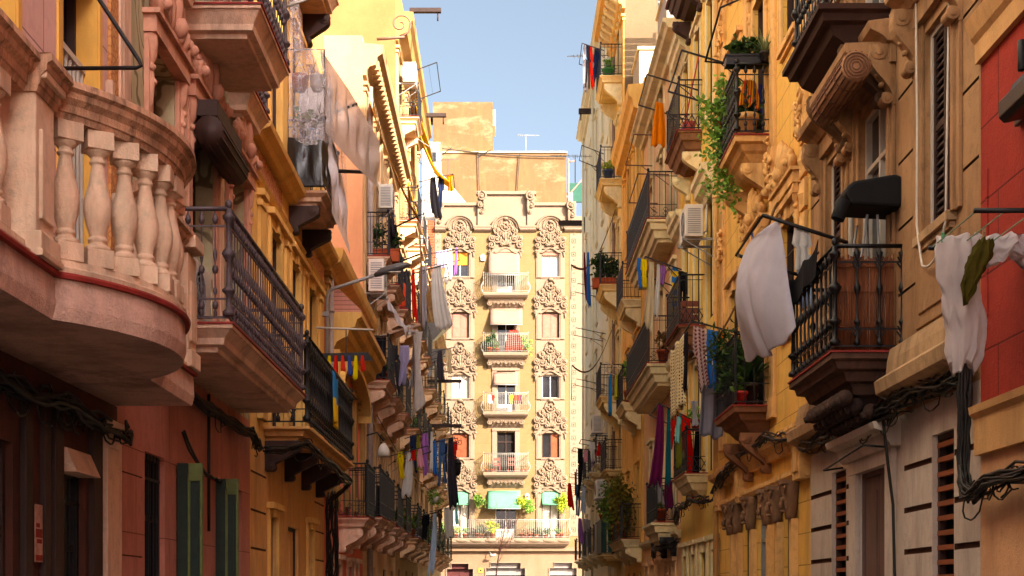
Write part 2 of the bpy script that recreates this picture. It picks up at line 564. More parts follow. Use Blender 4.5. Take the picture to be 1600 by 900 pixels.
        if shut:
            for sd in (-1, 1):
                s = MB(); x0 = a if sd < 0 else c
                ww = w * .27
                ln = [(x0 - .02, x0 + .02)]
                s.box(S, x0 - .02, x0 + .02, z + .03, z + h - .02, .01, ww + .01)
                for (za, zb) in ((.06, .46), (.54, .94)):
                    s.box(S, x0 - .05, x0 - .02, z + h * za - .06, z + h * zb + .06, .01, .055); s.box(S, x0 - .05, x0 - .02, z + h * za - .06, z + h * zb + .06, ww - .045, ww + .01)
                    s.box(S, x0 - .048, x0 - .02, z + h * za - .1, z + h * za, .055, ww - .045); s.box(S, x0 - .048, x0 - .02, z + h * zb, z + h * zb + .1, .055, ww - .045)
                    s.box(S, x0 - .034, x0 - .02, z + h * za + .12, z + h * zb - .12, .09, ww - .08)
                s.build('shutter', shut, wo, .004)
        return wo

    def belt(b, z, prof, mat=None, u0=None, u1=None, name='cornice', parent=None, bevel=0.0):
        m = MB(); u0 = b.u0 if u0 is None else u0; u1 = b.u1 if u1 is None else u1
        m.prism(b.S, [(z + dz, n) for dz, n in prof], u0 + .003, u1 - .003)
        return m.build(name, mat or b.wallm, parent or b.root, bevel)

    def pil(b, u0, u1, z0, z1, n=.06, mat=None, name='pilaster', caps=True):
        m = MB(); m.box(b.S, u0, u1, z0, z1, .001, n)
        if caps:
            m.box(b.S, u0 - .04, u1 + .04, z1 - .22, z1 - .14, .001, n + .03); m.box(b.S, u0 - .06, u1 + .06, z1 - .09, z1 - .002, .001, n + .06)
            m.box(b.S, u0 - .04, u1 + .04, z0 + .001, z0 + .3, .001, n + .035)
        return m.build(name, mat or b.wallm, b.root, .006)

    def pipe(b, u, z0, z1, n=.09, r=.05, mat=None, name='drainpipe'):
        m = MB(); m.tube([P(b.S, u, z0, n), P(b.S, u, z1, n)], r, 8)
        z = z0 + 1
        while z < z1:
            m.tube([P(b.S, u, z, n), P(b.S, u, z + .06, n)], r * 1.25, 8); z += 2.6
        return m.build(name, mat or PIPE, b.root)

    # ---- balcony
    def balc(b, u0, u1, z, proj, style='bars', h=1.05, slab=None, th=.22, lip=REDLIP, iron=None, brackets=2, brm=None, sidepanel=None, brh=.45, corbel=True, rings=None, gap=None):
        S = b.S
        iron = iron or IRON
        m = MB()
        rings = rings or [(z - th, proj - .16, .16), (z - th + .05, proj - .16, .16), (z - th + .06, proj - .09, .09), (z - th + .12, proj - .08, .08),
                          (z - .06, proj - .01, .01), (z - .055, proj + .01, -.01), (z - .02, proj + .01, -.01)]
        m.loft(S, u0, u1, rings)
        bo = m.build('balcony', slab or b.wallm, b.root, .004)
        if lip:
            l = MB(); l.box(S, u0 - .025, u1 + .025, z - .019, z, .001, proj + .025); l.build('floor_edge', lip, bo)
        r = MB()
        rail(r, S, u0 + .03, u1 - .03, z, h, proj - .03, style)
        r.build('railing', iron, bo)
        if sidepanel:
            for (where, mt) in sidepanel:
                s = MB()
                if where == 'front': s.box(S, u0 + .02, u1 - .02, z + .04, z + h - .02, proj - .075, proj - .055)
                if where == 'near': s.box(S, u0 + .07, u0 + .085, z + .04, z + h - .03, .02, proj - .08)
                if where == 'far': s.box(S, u1 - .085, u1 - .07, z + .04, z + h - .03, .02, proj - .08)
                s.build('screen', mt, bo)
        for i in range(brackets):
            uu = u0 + .18 + (u1 - u0 - .36) * (i / max(1, brackets - 1) if brackets > 1 else .5)
            s = MB(); scroll(s, S, uu - .08, uu + .08, z - th, brh, proj * .8)
            s.build('bracket', brm or slab or b.wallm, bo, .004)
        return bo


def scroll(m, S, u0, u1, ztop, h, p):
    """S-scroll console: side outline swept between u0 and u1 plus volute ends"""
    N = 9; out = [(ztop - .002, .001), (ztop - .002, p)]
    for i in range(N + 1):
        t = i / N
        zc = ztop - .06 - (h - .06) * t
        n = p * (.98 - .8 * (t * t * (3 - 2 * t))) + .03 * math.sin(t * 2 * PI)
        out.append((zc, max(n, .03)))
    out.append((ztop - h, .001))
    m.prism(S, out, u0, u1)
    for (zc, n, r) in ((ztop - .085, p - .085, .085), (ztop - h + .06, .09, .06)):
        c0 = P(S, u0 - .012, zc, n); c1 = P(S, u1 + .012, zc, n)
        m.tube([c0, c1], r, 10)
        m.tube([P(S, u0 - .022, zc, n), P(S, u1 + .022, zc, n)], r * .5, 8)


BAL_IRON = [(.012, 0), (.03, .01), (.03, .05), (.014, .08), (.014, .2), (.032, .23), (.034, .25), (.014, .28), (.012, .5), (.028, .55), (.036, .58), (.028, .61), (.013, .64), (.012, .86), (.03, .9), (.032, .93), (.014, .96), (.012, 1)]


def rail(m, S, u0, u1, z, h, p, style):
    corners = [(u0, .0), (u0, p), (u1, p), (u1, 0)]
    def bar(zc, r, off=0.0, k=6):
        pts = [P(S, u0 - off, zc, 0), P(S, u0 - off, zc, p + off), P(S, u1 + off, zc, p + off), P(S, u1 + off, zc, 0)]
        for i in range(3): m.tube([pts[i], pts[i + 1]], r, k)
    sp = {'bars': .125, 'plain': .13, 'ornate': .2, 'heavy': .135, 'lattice': .14, 'belly': .12, 'scroll': .125}[style]
    if style == 'belly':
        bar(z + .05, .014); bar(z + h, .018); bar(z + h - .09, .01)
    else:
        bar(z + .05, .014, 0, 4); bar(z + h, .022 if style in ('ornate', 'heavy') else .017, 0, 6)
        if style in ('bars', 'scroll', 'lattice'): bar(z + h - .1, .009, 0, 4); bar(z + .32, .009, 0, 4)
        if style in ('ornate', 'heavy'): bar(z + h - .16, .011, 0, 4); bar(z + .22, .011, 0, 4)
    segs = [((u0, 0), (u0, p)), ((u0, p), (u1, p)), ((u1, p), (u1, 0))]
    for si, (a, c) in enumerate(segs):
        L = math.hypot(c[0] - a[0], c[1] - a[1])
        k = max(2, round(L / sp))
        for i in range(k + (1 if si == 1 else 0)):
            t = i / k if si != 2 else (i + 1) / k
            if si == 0 and i == 0: pass
            uu, nn = a[0] + (c[0] - a[0]) * t, a[1] + (c[1] - a[1]) * t
            c0 = P(S, uu, z + .05, nn)
            corner = si == 1 and i in (0, k)
            if style in ('ornate', 'heavy'):
                H = h - .05
                s = 1.9 if corner else (1.0 if style == 'ornate' else .62)
                m.lathe(c0, [(r * s, zt * H) for r, zt in BAL_IRON], 8 if style == 'ornate' else 6)
                if style == 'ornate' and not corner:
                    for (zc, w) in ((.13, .055), (.82, .055)):
                        for j in range(3):
                            for sg in (-1, 1):
                                du = (c[0] - a[0]) / L * sg * (w - .012 * j); dn = (c[1] - a[1]) / L * sg * (w - .012 * j)
                                m.tube([P(S, uu, z + .05 + (zc - .05 + .05 * j) * H, nn), P(S, uu + du, z + .05 + (zc + .02 + .05 * j) * H, nn + dn)], [.013, .009], 4)
                if style == 'heavy' and not corner:
                    for zc in (.11, .44, .9):
                        m.blob(P(S, uu, z + .05 + zc * H, nn), .03, .03, .045, 6, 4)
            elif style == 'belly':
                pts = []
                du, dn = ((0, 1), (0, 1), (0, 1))[si]
                if si == 0: du, dn = -1, 0
                if si == 2: du, dn = 1, 0
                for q in range(8):
                    tt = q / 7
                    bl = .16 * math.sin(PI * min(1, tt / .55)) ** 1 * (1 if tt < .55 else 0)
                    pts.append(P(S, uu + du * bl, z + .05 + (h - .05) * tt, nn + dn * bl))
                m.tube(pts, .012, 4)
            else:
                m.tube([c0, P(S, uu, z + h, nn)], .02 if corner else .0095, 4)
                if style == 'scroll' and not corner and i % 2 == 0:
                    dd = ((c[0] - a[0]) / L, (c[1] - a[1]) / L)
                    for sg in (-1, 1):
                        pts = [P(S, uu + dd[0] * sg * .055 * math.sin(q * .9), z + .07 + .028 * q, nn + dd[1] * sg * .055 * math.sin(q * .9)) for q in range(8)]
                        m.tube(pts, .007, 4)
                if style == 'lattice':
                    dd = ((c[0] - a[0]) / L * L / k, (c[1] - a[1]) / L * L / k)
                    m.tube([P(S, uu, z + .06, nn), P(S, uu + dd[0], z + .31, nn + dd[1])], .01, 4)
                    m.tube([P(S, uu + dd[0], z + .06, nn + dd[1]), P(S, uu, z + .31, nn)], .01, 4)
    for (uu, nn) in ((u0, p), (u1, p)):
        m.blob(P(S, uu, z + h + .04, nn), .035, .035, .045, 8, 5)


CORN = [(0, .001), (0, .1), (.08, .14), (.12, .3), (.2, .34), (.24, .42), (.32, .42), (.34, .001)]
BELT = [(0, .001), (0, .06), (.06, .08), (.1, .15), (.17, .16), (.19, .001)]
# ------------------------------------------------------------------ loose things
def V(p): return Vector(p)


def grid_cloth(A, B, drop, l, r, nx, ny, folds, amp, rg, belly=0.0, sag=.02, hem=.05, bdir=None, lift=None):
    A, B = V(A), V(B)
    w = B - A; L = w.length; wd = w.normalized()
    nrm = Vector((0, 0, 1)).cross(wd); nrm = nrm.normalized() if nrm.length > 1e-4 else Vector((1, 0, 0))
    ph = rg.uniform(0, 6); ph2 = rg.uniform(0, 6); ph3 = rg.uniform(0, 6); sk = rg.uniform(-.12, .12)
    vs, uv = [], []
    for j in range(ny + 1):
        v = j / ny
        a, c = l(v), r(v)
        for i in range(nx + 1):
            t = a + (c - a) * i / nx
            s = i / nx
            d = amp * (.4 + .6 * v) * (math.sin(folds * 2 * PI * s + ph + .7 * v) + .5 * math.sin(folds * 4.4 * PI * s + ph2 - 1.3 * v)) * L
            top = -sag * L * math.sin(PI * s * 2) ** 2 * (1 - v)
            hm = -hem * drop * v * (math.sin(folds * 2 * PI * s + ph3) * .5 + .4 * math.sin(5 * s + ph2))
            p = A + w * t + wd * sk * v * v * drop + nrm * (d + belly * math.sin(PI * s) * math.sin(PI * min(1, v * .95 + .05)) ** .8)
            p.z += top - drop * v + hm
            if lift: p.z += lift(s, v)
            vs.append(tuple(p)); uv.append((t * L, -v * drop))
    fs = []
    for j in range(ny):
        for i in range(nx):
            k = j * (nx + 1) + i
            fs.append((k, k + 1, k + nx + 2, k + nx + 1))
    return vs, fs, uv


def cloth(label, A, B, drop, mat, kind='sheet', name=None, cat=None, folds=3, amp=.05, seed=1, group=None, belly=0.0, nx=14, ny=14, hem=.05, lift=None, sag=.045):
    rg = random.Random(seed)
    sets = []
    one = lambda v: 1.0
    zero = lambda v: 0.0
    a = (folds, amp, rg, belly, sag, hem, None, lift)
    W0 = (V(B) - V(A)).length; sl = rg.uniform(-.22, .22)
    if lift is None and kind in ('towel', 'shirt', 'trousers', 'dress') and W0 < .5:
        a = (folds, amp, rg, belly, sag, hem * 1.6, None, lambda s_, v_: sl * (s_ - .5) * v_ * v_ * drop * .5)
    if kind == 'towel' and W0 < .5:
        sets.append(grid_cloth(A, B, drop, lambda v: .26 * (1 - v) ** 2, lambda v: 1 - .24 * (1 - v) ** 2 + .08 * v, nx, ny, *a))
    elif kind in ('sheet', 'towel', 'flag', 'blanket'):
        sets.append(grid_cloth(A, B, drop, lambda v: .04 * v, lambda v: 1 - .05 * v, nx, ny, *a))
    elif kind == 'shirt':
        l = lambda v: (.16 - .3 * v if v < .4 else .24 - .06 * v)
        r = lambda v: 1 - (.14 - .3 * v if v < .42 else .25 - .06 * v)
        sets.append(grid_cloth(A, B, drop, l, r, nx, ny, *a))
    elif kind == 'dress':
        sets.append(grid_cloth(A, B, drop, lambda v: .28 * (1 - v) ** 1.5, lambda v: 1 - .28 * (1 - v) ** 1.5, nx, ny, *a))
    elif kind == 'trousers':
        sets.append(grid_cloth(A, B, drop * .36, lambda v: .08, lambda v: .92, 10, 5, *a))
        A2 = V(A) - Vector((0, 0, drop * .34)); B2 = V(B) - Vector((0, 0, drop * .34))
        sets.append(grid_cloth(A2, B2, drop * .66, lambda v: .08 + .06 * v, lambda v: .47, 6, 9, 1, amp, rg, 0, 0, hem))
        sets.append(grid_cloth(A2, B2, drop * .64, lambda v: .53, lambda v: .92 - .07 * v, 6, 9, 1, amp, rg, 0, 0, hem))
    elif kind == 'bunch':
        sets.append(grid_cloth(A, B, drop, lambda v: .1 + .25 * math.sin(PI * v) ** .7, lambda v: .9 - .2 * math.sin(PI * v) ** .7, nx, ny, *a))
    vs, fs, uv = [], [], []
    for s in sets:
        o = len(vs); vs += s[0]; uv += s[2]; fs += [tuple(i + o for i in f) for f in s[1]]
    base = ((A[0] + B[0]) / 2, (A[1] + B[1]) / 2, min(A[2], B[2]) - drop)
    name = name or {'sheet': 'bed_sheet', 'towel': 'towel', 'flag': 'flag', 'blanket': 'blanket', 'shirt': 'shirt', 'dress': 'dress', 'trousers': 'trousers', 'bunch': 'garment'}[kind]
    me = bpy.data.meshes.new(name)
    me.from_pydata([(x - base[0], y - base[1], z - base[2]) for x, y, z in vs], [], fs)
    ul = me.uv_layers.new(name='uv')
    for li, lp in enumerate(me.loops):
        ul.data[li].uv = uv[lp.vertex_index]
    for p in me.polygons: p.use_smooth = True
    me.materials.append(mat)
    o = bpy.data.objects.new(name, me); o.location = base; COL.objects.link(o)
    md = o.modifiers.new('t', 'SOLIDIFY'); md.thickness = .006
    tag(o, label, cat or name.replace('_', ' '), group)
    return o


FAB = {}
def fab(c, **k):
    if lin(c)[1] > .55: k.setdefault('translucent', .42)
    key = c + str(sorted(k.items()))
    if key not in FAB: FAB[key] = fabric('cloth ' + c + str(len(FAB)), c, **k)
    return FAB[key]


def rack(label, S, u0, u1, z, n0, n1, dz=.12, mat=None, lines=3, ends=True, name='drying_rack', r=.018, tipdrop=0.0):
    """two arms standing out from a balcony or wall with lines strung between them"""
    t = thing(name, label, 'drying rack', P(S, (u0 + u1) / 2, z, n0))
    for u in (u0, u1):
        m = MB(); m.tube([P(S, u, z, n0), P(S, u, z + dz, n1)], r, 4)
        m.tube([P(S, u, z - .25, n0), P(S, u, z + dz * .45, n0 + (n1 - n0) * .45)], r * .6, 4)
        m.build('arm', mat or IRON, t)
    m = MB()
    for i in range(lines):
        f = 1 - i * .8 / max(1, lines - 1) if lines > 1 else 1
        m.tube([P(S, u0, z + dz * f, n0 + (n1 - n0) * f), P(S, (u0 + u1) / 2, z + dz * f - .02, n0 + (n1 - n0) * f), P(S, u1, z + dz * f, n0 + (n1 - n0) * f)], r * .9 if (ends and i == 0) else .004, 4)
    m.build('line', mat or IRON, t)
    return t


def leaves(m, c, rx, ry, rz, n, size, rg, clumps=7, shape='oval', droop=0.0, hollow=.3):
    cl = []
    for i in range(clumps):
        while True:
            p = Vector((rg.uniform(-1, 1), rg.uniform(-1, 1), rg.uniform(-1, 1)))
            if p.length < 1: break
        cl.append((p, rg.uniform(.28, .55)))
    for i in range(n):
        b, s = rg.choice(cl)
        p = b * .75 + Vector((rg.gauss(0, 1), rg.gauss(0, 1), rg.gauss(0, 1))) * s * .45
        q = Vector((c[0] + p.x * rx, c[1] + p.y * ry, c[2] + p.z * rz - droop * rg.random() ** 2))
        d = Vector((rg.gauss(0, 1), rg.gauss(0, 1), rg.gauss(0, .7) - (.5 if droop else 0))).normalized()
        e = d.cross(Vector((rg.gauss(0, 1), rg.gauss(0, 1), rg.gauss(0, 1)))).normalized()
        L = size * rg.uniform(.6, 1.3); W = L * (.34 if shape == 'oval' else .14)
        up = d.cross(e) * L * .12
        m.add([tuple(q), tuple(q + d * L * .5 + e * W + up), tuple(q + d * L), tuple(q + d * L * .5 - e * W + up)], [(0, 1, 2, 3)], 0)


def blades(m, c, n, L, w, rg, spread=1.0, up=.6):
    for i in range(n):
        a = rg.uniform(0, 2 * PI); el = rg.uniform(-.1, 1.2) * spread
        d = Vector((math.cos(a) * math.sin(el + .25), math.sin(a) * math.sin(el + .25), math.cos(el) * up + .15)).normalized()
        s = d.cross(Vector((0, 0, 1))).normalized()
        ll = L * rg.uniform(.6, 1.1); pts = []
        for k in range(5):
            t = k / 4
            q = V(c) + d * ll * t - Vector((0, 0, 1)) * ll * .45 * t * t * (1 - .5 * d.z)
            ww = w * (1 - t ** 1.5) * (.6 + .4 * min(1, t * 4))
            pts += [tuple(q + s * ww), tuple(q - s * ww)]
        m.add(pts, [(2 * k, 2 * k + 1, 2 * k + 3, 2 * k + 2) for k in range(4)], 0, True)


LEAFS = dict(dark=('#1d3314', '#3d5a22'), mid=('#3a5a1c', '#6d8a2c'), yellow=('#7d9a1e', '#c3c83a'), fresh=('#52802a', '#93b84a'), olive=('#55551c', '#8a7a28'),
             grey=('#4a5a3a', '#7d8a5e'), dry=('#6a4a2a', '#94703e'), cactus=('#2e4524', '#4b6a35'))
def lf(k): return leaf('leaf ' + k, *LEAFS[k])


def plant(label, pos, pot=.12, poth=.2, potm=None, rx=.25, rz=.25, n=160, size=.09, kind='mid', seed=1, shape='oval', droop=0.0, blade=0, box=None, name='potted_plant', cat='plant', group=None, lift=.0, stem=0.0):
    rg = random.Random(seed)
    t = thing(name, label, cat, pos, group)
    m = MB()
    if box:   # long planter: (len_x, len_y)
        m.wbox((pos[0], pos[1], pos[2] + poth / 2), (box[0], box[1], poth)); m.wbox((pos[0], pos[1], pos[2] + poth - .02), (box[0] + .03, box[1] + .03, .035))
        m.build('pot', potm or TERRA, t, .006)
    else:
        m.lathe(pos, [(pot * .68, 0), (pot * .95, poth * .8), (pot * 1.08, poth * .8), (pot * 1.1, poth), (pot * .95, poth), (pot * .9, poth * .9), (.001, poth * .88)], 12)
        m.build('pot', potm or TERRA, t)
    f = MB(); top = pos[2] + poth + stem
    if blade: blades(f, (pos[0], pos[1], top), 46, blade, size * .28, rg)
    if n: leaves(f, (pos[0], pos[1], top + rz * .7 + lift), box[0] * .6 if box else rx, box[1] * .55 if box else rx, rz, n, size, rg, 9, shape, droop)
    f.build('foliage', lf(kind), t)
    if stem or n:
        s = MB()
        for i in range(3):
            s.tube([(pos[0], pos[1], pos[2] + poth * .85), (pos[0] + rg.uniform(-.3, .3) * rx, pos[1] + rg.uniform(-.3, .3) * rx, top + rz * rg.uniform(.4, 1.0))], [.012, .005], 4)
        s.build('stem', lf('dry'), t)
    return t


def aircon(label, S, u, z, w=.8, h=.56, d=.3, n=.12, bracket=True, face='out'):
    t = thing('air_conditioner', label, 'air conditioner', P(S, u, z, n))
    m = MB(); m.box(S, u - w / 2, u + w / 2, z, z + h, n, n + d); m.build('body', ACW, t, .015)
    g = MB(); c = (u - w * .12, z + h * .5)
    if face == 'out':
        for rr in (.05, .11, .17, .22):
            g.tube([P(S, c[0] + rr * math.cos(a * PI / 10), c[1] + rr * math.sin(a * PI / 10), n + d + .008) for a in range(21)], .006, 4)
        for k in range(4):
            a = k * PI / 4
            g.tube([P(S, c[0] + .22 * math.cos(a), c[1] + .22 * math.sin(a), n + d + .008), P(S, c[0] - .22 * math.cos(a), c[1] - .22 * math.sin(a), n + d + .008)], .005, 4)
        g.build('fan_guard', GREYM, t)
        q = MB(); q.plate(S, [(c[0] + .215 * math.cos(a * PI / 10), c[1] + .215 * math.sin(a * PI / 10)) for a in range(20)], n + d + .001, n + d + .003); q.build('fan_opening', DARK, t)
    q = MB(); uu = u - w / 2 - .004   # slotted coil side, facing along the street
    k = 0
    while k < 12:
        q.box(S, uu - .002, uu + .003, z + .06 + k * (h - .12) / 12, z + .06 + (k + .55) * (h - .12) / 12, n + .05, n + d - .05); k += 1
    q.build('side_grille', GREYM, t)
    if bracket:
        for uu in (u - w * .36, u + w * .36):
            b = MB(); b.box(S, uu - .02, uu + .02, z - .045, z - .002, .001, n + d + .04); b.tube([P(S, uu, z - .38, .02), P(S, uu, z - .04, n + d)], .014, 4)
            b.build('bracket', GREYM, t)
    p = MB(); p.tube([P(S, u + w / 2 - .02, z + .15, n + .12), P(S, u + w / 2 + .09, z + .16, n + .1), P(S, u + w / 2 + .12, z + .35, .06), P(S, u + w / 2 + .12, z + .9, .05)], .022, 6)
    p.build('pipe', WHITEF, t)
    return t


def cables(label, pts, k=7, spread=.05, r=.012, seed=1, loops=0, mat=None, name='cable_bundle', sub=5, sag=.03):
    rg = random.Random(seed)
    pts = [V(p) for p in pts]
    m = MB()
    for c in range(k):
        path = []; o = Vector((rg.uniform(-1, 1), rg.uniform(-.3, .3), rg.uniform(-1, 1))) * spread
        for i in range(len(pts) - 1):
            for j in range(sub):
                t = j / sub
                jit = Vector((rg.gauss(0, 1) * .35, 0, rg.gauss(0, 1))) * spread * .35
                path.append(pts[i].lerp(pts[i + 1], t) + o + jit - Vector((0, 0, sag * math.sin(PI * t))))
        path.append(pts[-1] + o * .4)
        m.tube(path, r * rg.uniform(.6, 1.3), 5)
    for c in range(loops):
        i = rg.randrange(len(pts) - 1); a = pts[i].lerp(pts[i + 1], rg.random()); rr = rg.uniform(.05, .16); st = rg.uniform(0, 6)
        d = (pts[i + 1] - pts[i]).normalized()
        m.tube([a + d * rr * math.cos(st + q * .5) * 1.5 + Vector((rg.gauss(0, .01), 0, rr * math.sin(st + q * .5) - rr * .6)) for q in range(12)], r * .6, 4)
    return tag(m.build(name, mat or CABLE, None, 0, tuple(pts[0])), label, 'cables')


def bar_thing(name, label, cat, pts, r, mat, k=6, hook=None):
    m = MB(); m.tube(pts, r, k)
    if hook: m.tube([hook, (hook[0], hook[1], hook[2] - .16), (hook[0] + .05, hook[1], hook[2] - .2)], .012, 5)
    return tag(m.build(name, mat, None, 0, tuple(pts[0])), label, cat)


def antenna(label, x, y, z, h=1.6, L=1.2, ang=0.0, seed=1, mat=None):
    t = thing('tv_antenna', label, 'antenna', (x, y, z)); mat = mat or GREYM
    m = MB(); m.tube([(x, y, z), (x, y, z + h)], .022, 5); m.build('mast', mat, t)
    m = MB(); d = Vector((math.cos(ang), math.sin(ang), 0)); e = Vector((-d.y, d.x, 0)); c = Vector((x, y, z + h - .1))
    m.tube([c - d * L * .4, c + d * L * .6 + Vector((0, 0, .12))], .016, 5)
    for i in range(9):
        q = c - d * L * .35 + d * L * .1 * i + Vector((0, 0, .012 * i)); w = .26 - .012 * i
        m.tube([q - e * w, q + e * w], .008, 4); m.tube([q - Vector((0, 0, w * .4)), q + Vector((0, 0, w * .4))], .006, 4)
    m.build('dipole', mat, t)
    return t


def awning(label, S, u0, u1, z, n1, zt, mat, name='awning', bar=True, n0=.06):
    t = thing(name, label, 'awning', P(S, (u0 + u1) / 2, z, 0))
    m = MB(); k = 8; vs = []
    for i in range(k + 1):
        f = i / k
        for j in range(5):
            g = j / 4
            vs.append(P(S, u0 + (u1 - u0) * f, z + (zt - z) * g - .05 * math.sin(PI * g) + .015 * math.sin(f * 9), n0 + (n1 - n0) * g + .02 * math.sin(PI * g)))
    m.add(vs, [(i * 5 + j, i * 5 + j + 1, i * 5 + j + 6, i * 5 + j + 5) for i in range(k) for j in range(4)], 0, True)
    o = m.build('canvas', mat, t); md = o.modifiers.new('t', 'SOLIDIFY'); md.thickness = .01
    if bar:
        m = MB(); m.tube([P(S, u0, z, n0 - .02), P(S, u1, z, n0 - .02)], .05, 8); m.build('roller', mat, t)
        m = MB(); m.tube([P(S, u0, zt - .01, n1), P(S, u1, zt - .01, n1)], .022, 6)
        for u in (u0 + .03, u1 - .03): m.tube([P(S, u, zt, n1), P(S, u, zt + (z - zt) * .25, .02)], .012, 4)
        m.build('frame', GREYM, t)
    return t


def strip_awning(label, pts, w, mat, name='rolled_awning', cat='awning'):
    """canvas blind let down from above and swung out to a rail: long drooping strip seen edge-on"""
    m = MB(); vs = []
    for i, p in enumerate(pts):
        vs += [tuple(V(p) + Vector((0, -w / 2, 0))), tuple(V(p) + Vector((0, w / 2, 0)))]
    m.add(vs, [(2 * i, 2 * i + 1, 2 * i + 3, 2 * i + 2) for i in range(len(pts) - 1)], 0, True)
    o = m.build(name, mat, None, 0, tuple(pts[0])); md = o.modifiers.new('t', 'SOLIDIFY'); md.thickness = .02
    return tag(o, label, cat)


def sagline(a, b, sag, n=12):
    a, b = V(a), V(b)
    return [tuple(a.lerp(b, i / n) - Vector((0, 0, sag * math.sin(PI * i / n)))) for i in range(n + 1)]


CURT = fabric('pale curtain cloth', '#b5ab9d', translucent=.1)
def at(px, py, u): return ((px - 790) * u / 2100.0, u, EYE + (930 - py) * u / 2100.0)


# ================================================================== palette of the walls
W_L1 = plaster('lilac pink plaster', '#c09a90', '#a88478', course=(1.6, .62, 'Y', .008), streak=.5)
W_L1G = plaster('stained brown shopfront', '#4e2a1e', '#2e1812', dirt='#140c0a', streak=.6, bump=.3)
W_L2G = plaster('dusty pink render', '#9e6454', '#855044', dirt='#4a2418', course=(2.4, .75, 'Y', .006), streak=.55, gain=1.5)
W_STONEP = plaster('pinkish stone', '#c49c84', '#a87e66', dirt='#40241a', streak=.6, bump=.4, gain=1.5)
W_CARVE = plaster('carved pink stone', '#b07e66', '#94644e', dirt='#3a2016', streak=.6, bump=.3)
W_OCHRE = plaster('ochre yellow plaster', '#cf9a52', '#b9823e', dirt='#5c3a20', streak=.45)
W_OCHRE2 = plaster('ochre stone courses', '#bd8d52', '#a47842', dirt='#4a2e1a', streak=.5)
W_ORANGE = plaster('warm orange render', '#cf9468', '#c0845a', dirt='#9a6440', streak=.35, mott=.8, bump=.3, gain=1.15)
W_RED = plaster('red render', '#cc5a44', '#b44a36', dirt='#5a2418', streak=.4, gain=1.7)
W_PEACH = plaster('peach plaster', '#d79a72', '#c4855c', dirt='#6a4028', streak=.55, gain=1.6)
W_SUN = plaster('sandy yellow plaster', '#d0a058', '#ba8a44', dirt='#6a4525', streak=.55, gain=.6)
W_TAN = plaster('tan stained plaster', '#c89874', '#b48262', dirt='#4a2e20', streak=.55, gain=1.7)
W_CREAM = plaster('cream stucco', '#dcbb8c', '#cda877', dirt='#70482c', streak=.5)
W_BOUNCE = plaster('pale bounce upper wall', '#dccfb8', '#cdbea4', streak=.25)  # pale colour invented for unseen storeys, bounces sun into the street
W_GROOVE = plaster('dark mortar groove', '#5a3a28', streak=.3)


def sgraffito():
    m = plaster('green sgraffito plaster', '#978c6c', '#857a5c', dirt='#4a3c28', streak=.5)
    nt = m.node_tree; bs = nt.nodes['Principled BSDF']
    src = bs.inputs['Base Color'].links[0].from_socket
    g = nt.nodes.new('ShaderNodeNewGeometry')
    w = nt.nodes.new('ShaderNodeTexWave'); w.wave_type = 'RINGS'; w.inputs['Scale'].default_value = 1.3; w.inputs['Distortion'].default_value = 9; w.inputs['Detail'].default_value = 1; w.inputs['Detail Scale'].default_value = 2.2
    nt.links.new(g.outputs['Position'], w.inputs['Vector'])
    f = ramp(nt, w.outputs['Fac'], .05, .16, (1, 1, 1, 1), (0, 0, 0, 1))
    nt.links.new(mix(nt, f, src, lin('#6c5f44')), bs.inputs['Base Color'])
    return m
W_SGRAF = sgraffito()


def floral(name, a, c, sc):
    if name in _M: return _M[name]
    m = plaster(name, a, None, streak=.3)
    nt = m.node_tree; bs = nt.nodes['Principled BSDF']; src = bs.inputs['Base Color'].links[0].from_socket
    g = nt.nodes.new('ShaderNodeNewGeometry')
    t = nt.nodes.new('ShaderNodeTexVoronoi'); t.feature = 'DISTANCE_TO_EDGE'; t.inputs['Scale'].default_value = sc
    nt.links.new(g.outputs['Position'], t.inputs['Vector'])
    nt.links.new(mix(nt, ramp(nt, t.outputs['Distance'], .06, .14), src, lin(c)), bs.inputs['Base Color'])
    return m
W_FLOR = floral('ochre floral frieze', '#9a6238', '#c08a50', 16)
W_TILE = floral('red floral frieze', '#8e4a34', '#b98a64', 14)


def carved_head(b, u, z, w, m, parent=None):
    """leafy carved lintel with curling ends"""
    q = MB(); S = b.S
    q.box(S, u - w / 2, u + w / 2, z, z + .16, .001, .12)
    q.box(S, u - w / 2 - .04, u + w / 2 + .04, z + .155, z + .2, .001, .16)
    for s in (-1, 1):
        q.spiral(S, u + s * w * .4, z + .32, .1, .14, 1.5, .04, s, PI / 2, 6, .08)
        for k in range(4):
            q.leafblob(S, u + s * w * (.06 + .09 * k), z + .2, .1, PI / 2 - s * (.25 + .22 * k), .5 - .07 * k, .075, .08)
        q.leafblob(S, u + s * w * .46, z + .14, .06, -PI / 2 - s * .1, .42, .06, .06)
        q.leafblob(S, u + s * w * .44, z - .2, .04, -PI / 2, .5, .045, .05)
        for k in range(5):
            q.blob(P(S, u + s * w * (.43 + .03 * (k % 2)), z + .05 - .12 * k, .07), .035, .035, .035, 6, 4)
    q.leafblob(S, u, z + .18, .12, PI / 2, .62, .1, .1)
    q.blob(P(S, u, z + .3, .18), .08, .08, .1, 8, 5)
    return q.build('carved_lintel', m, parent or b.root)


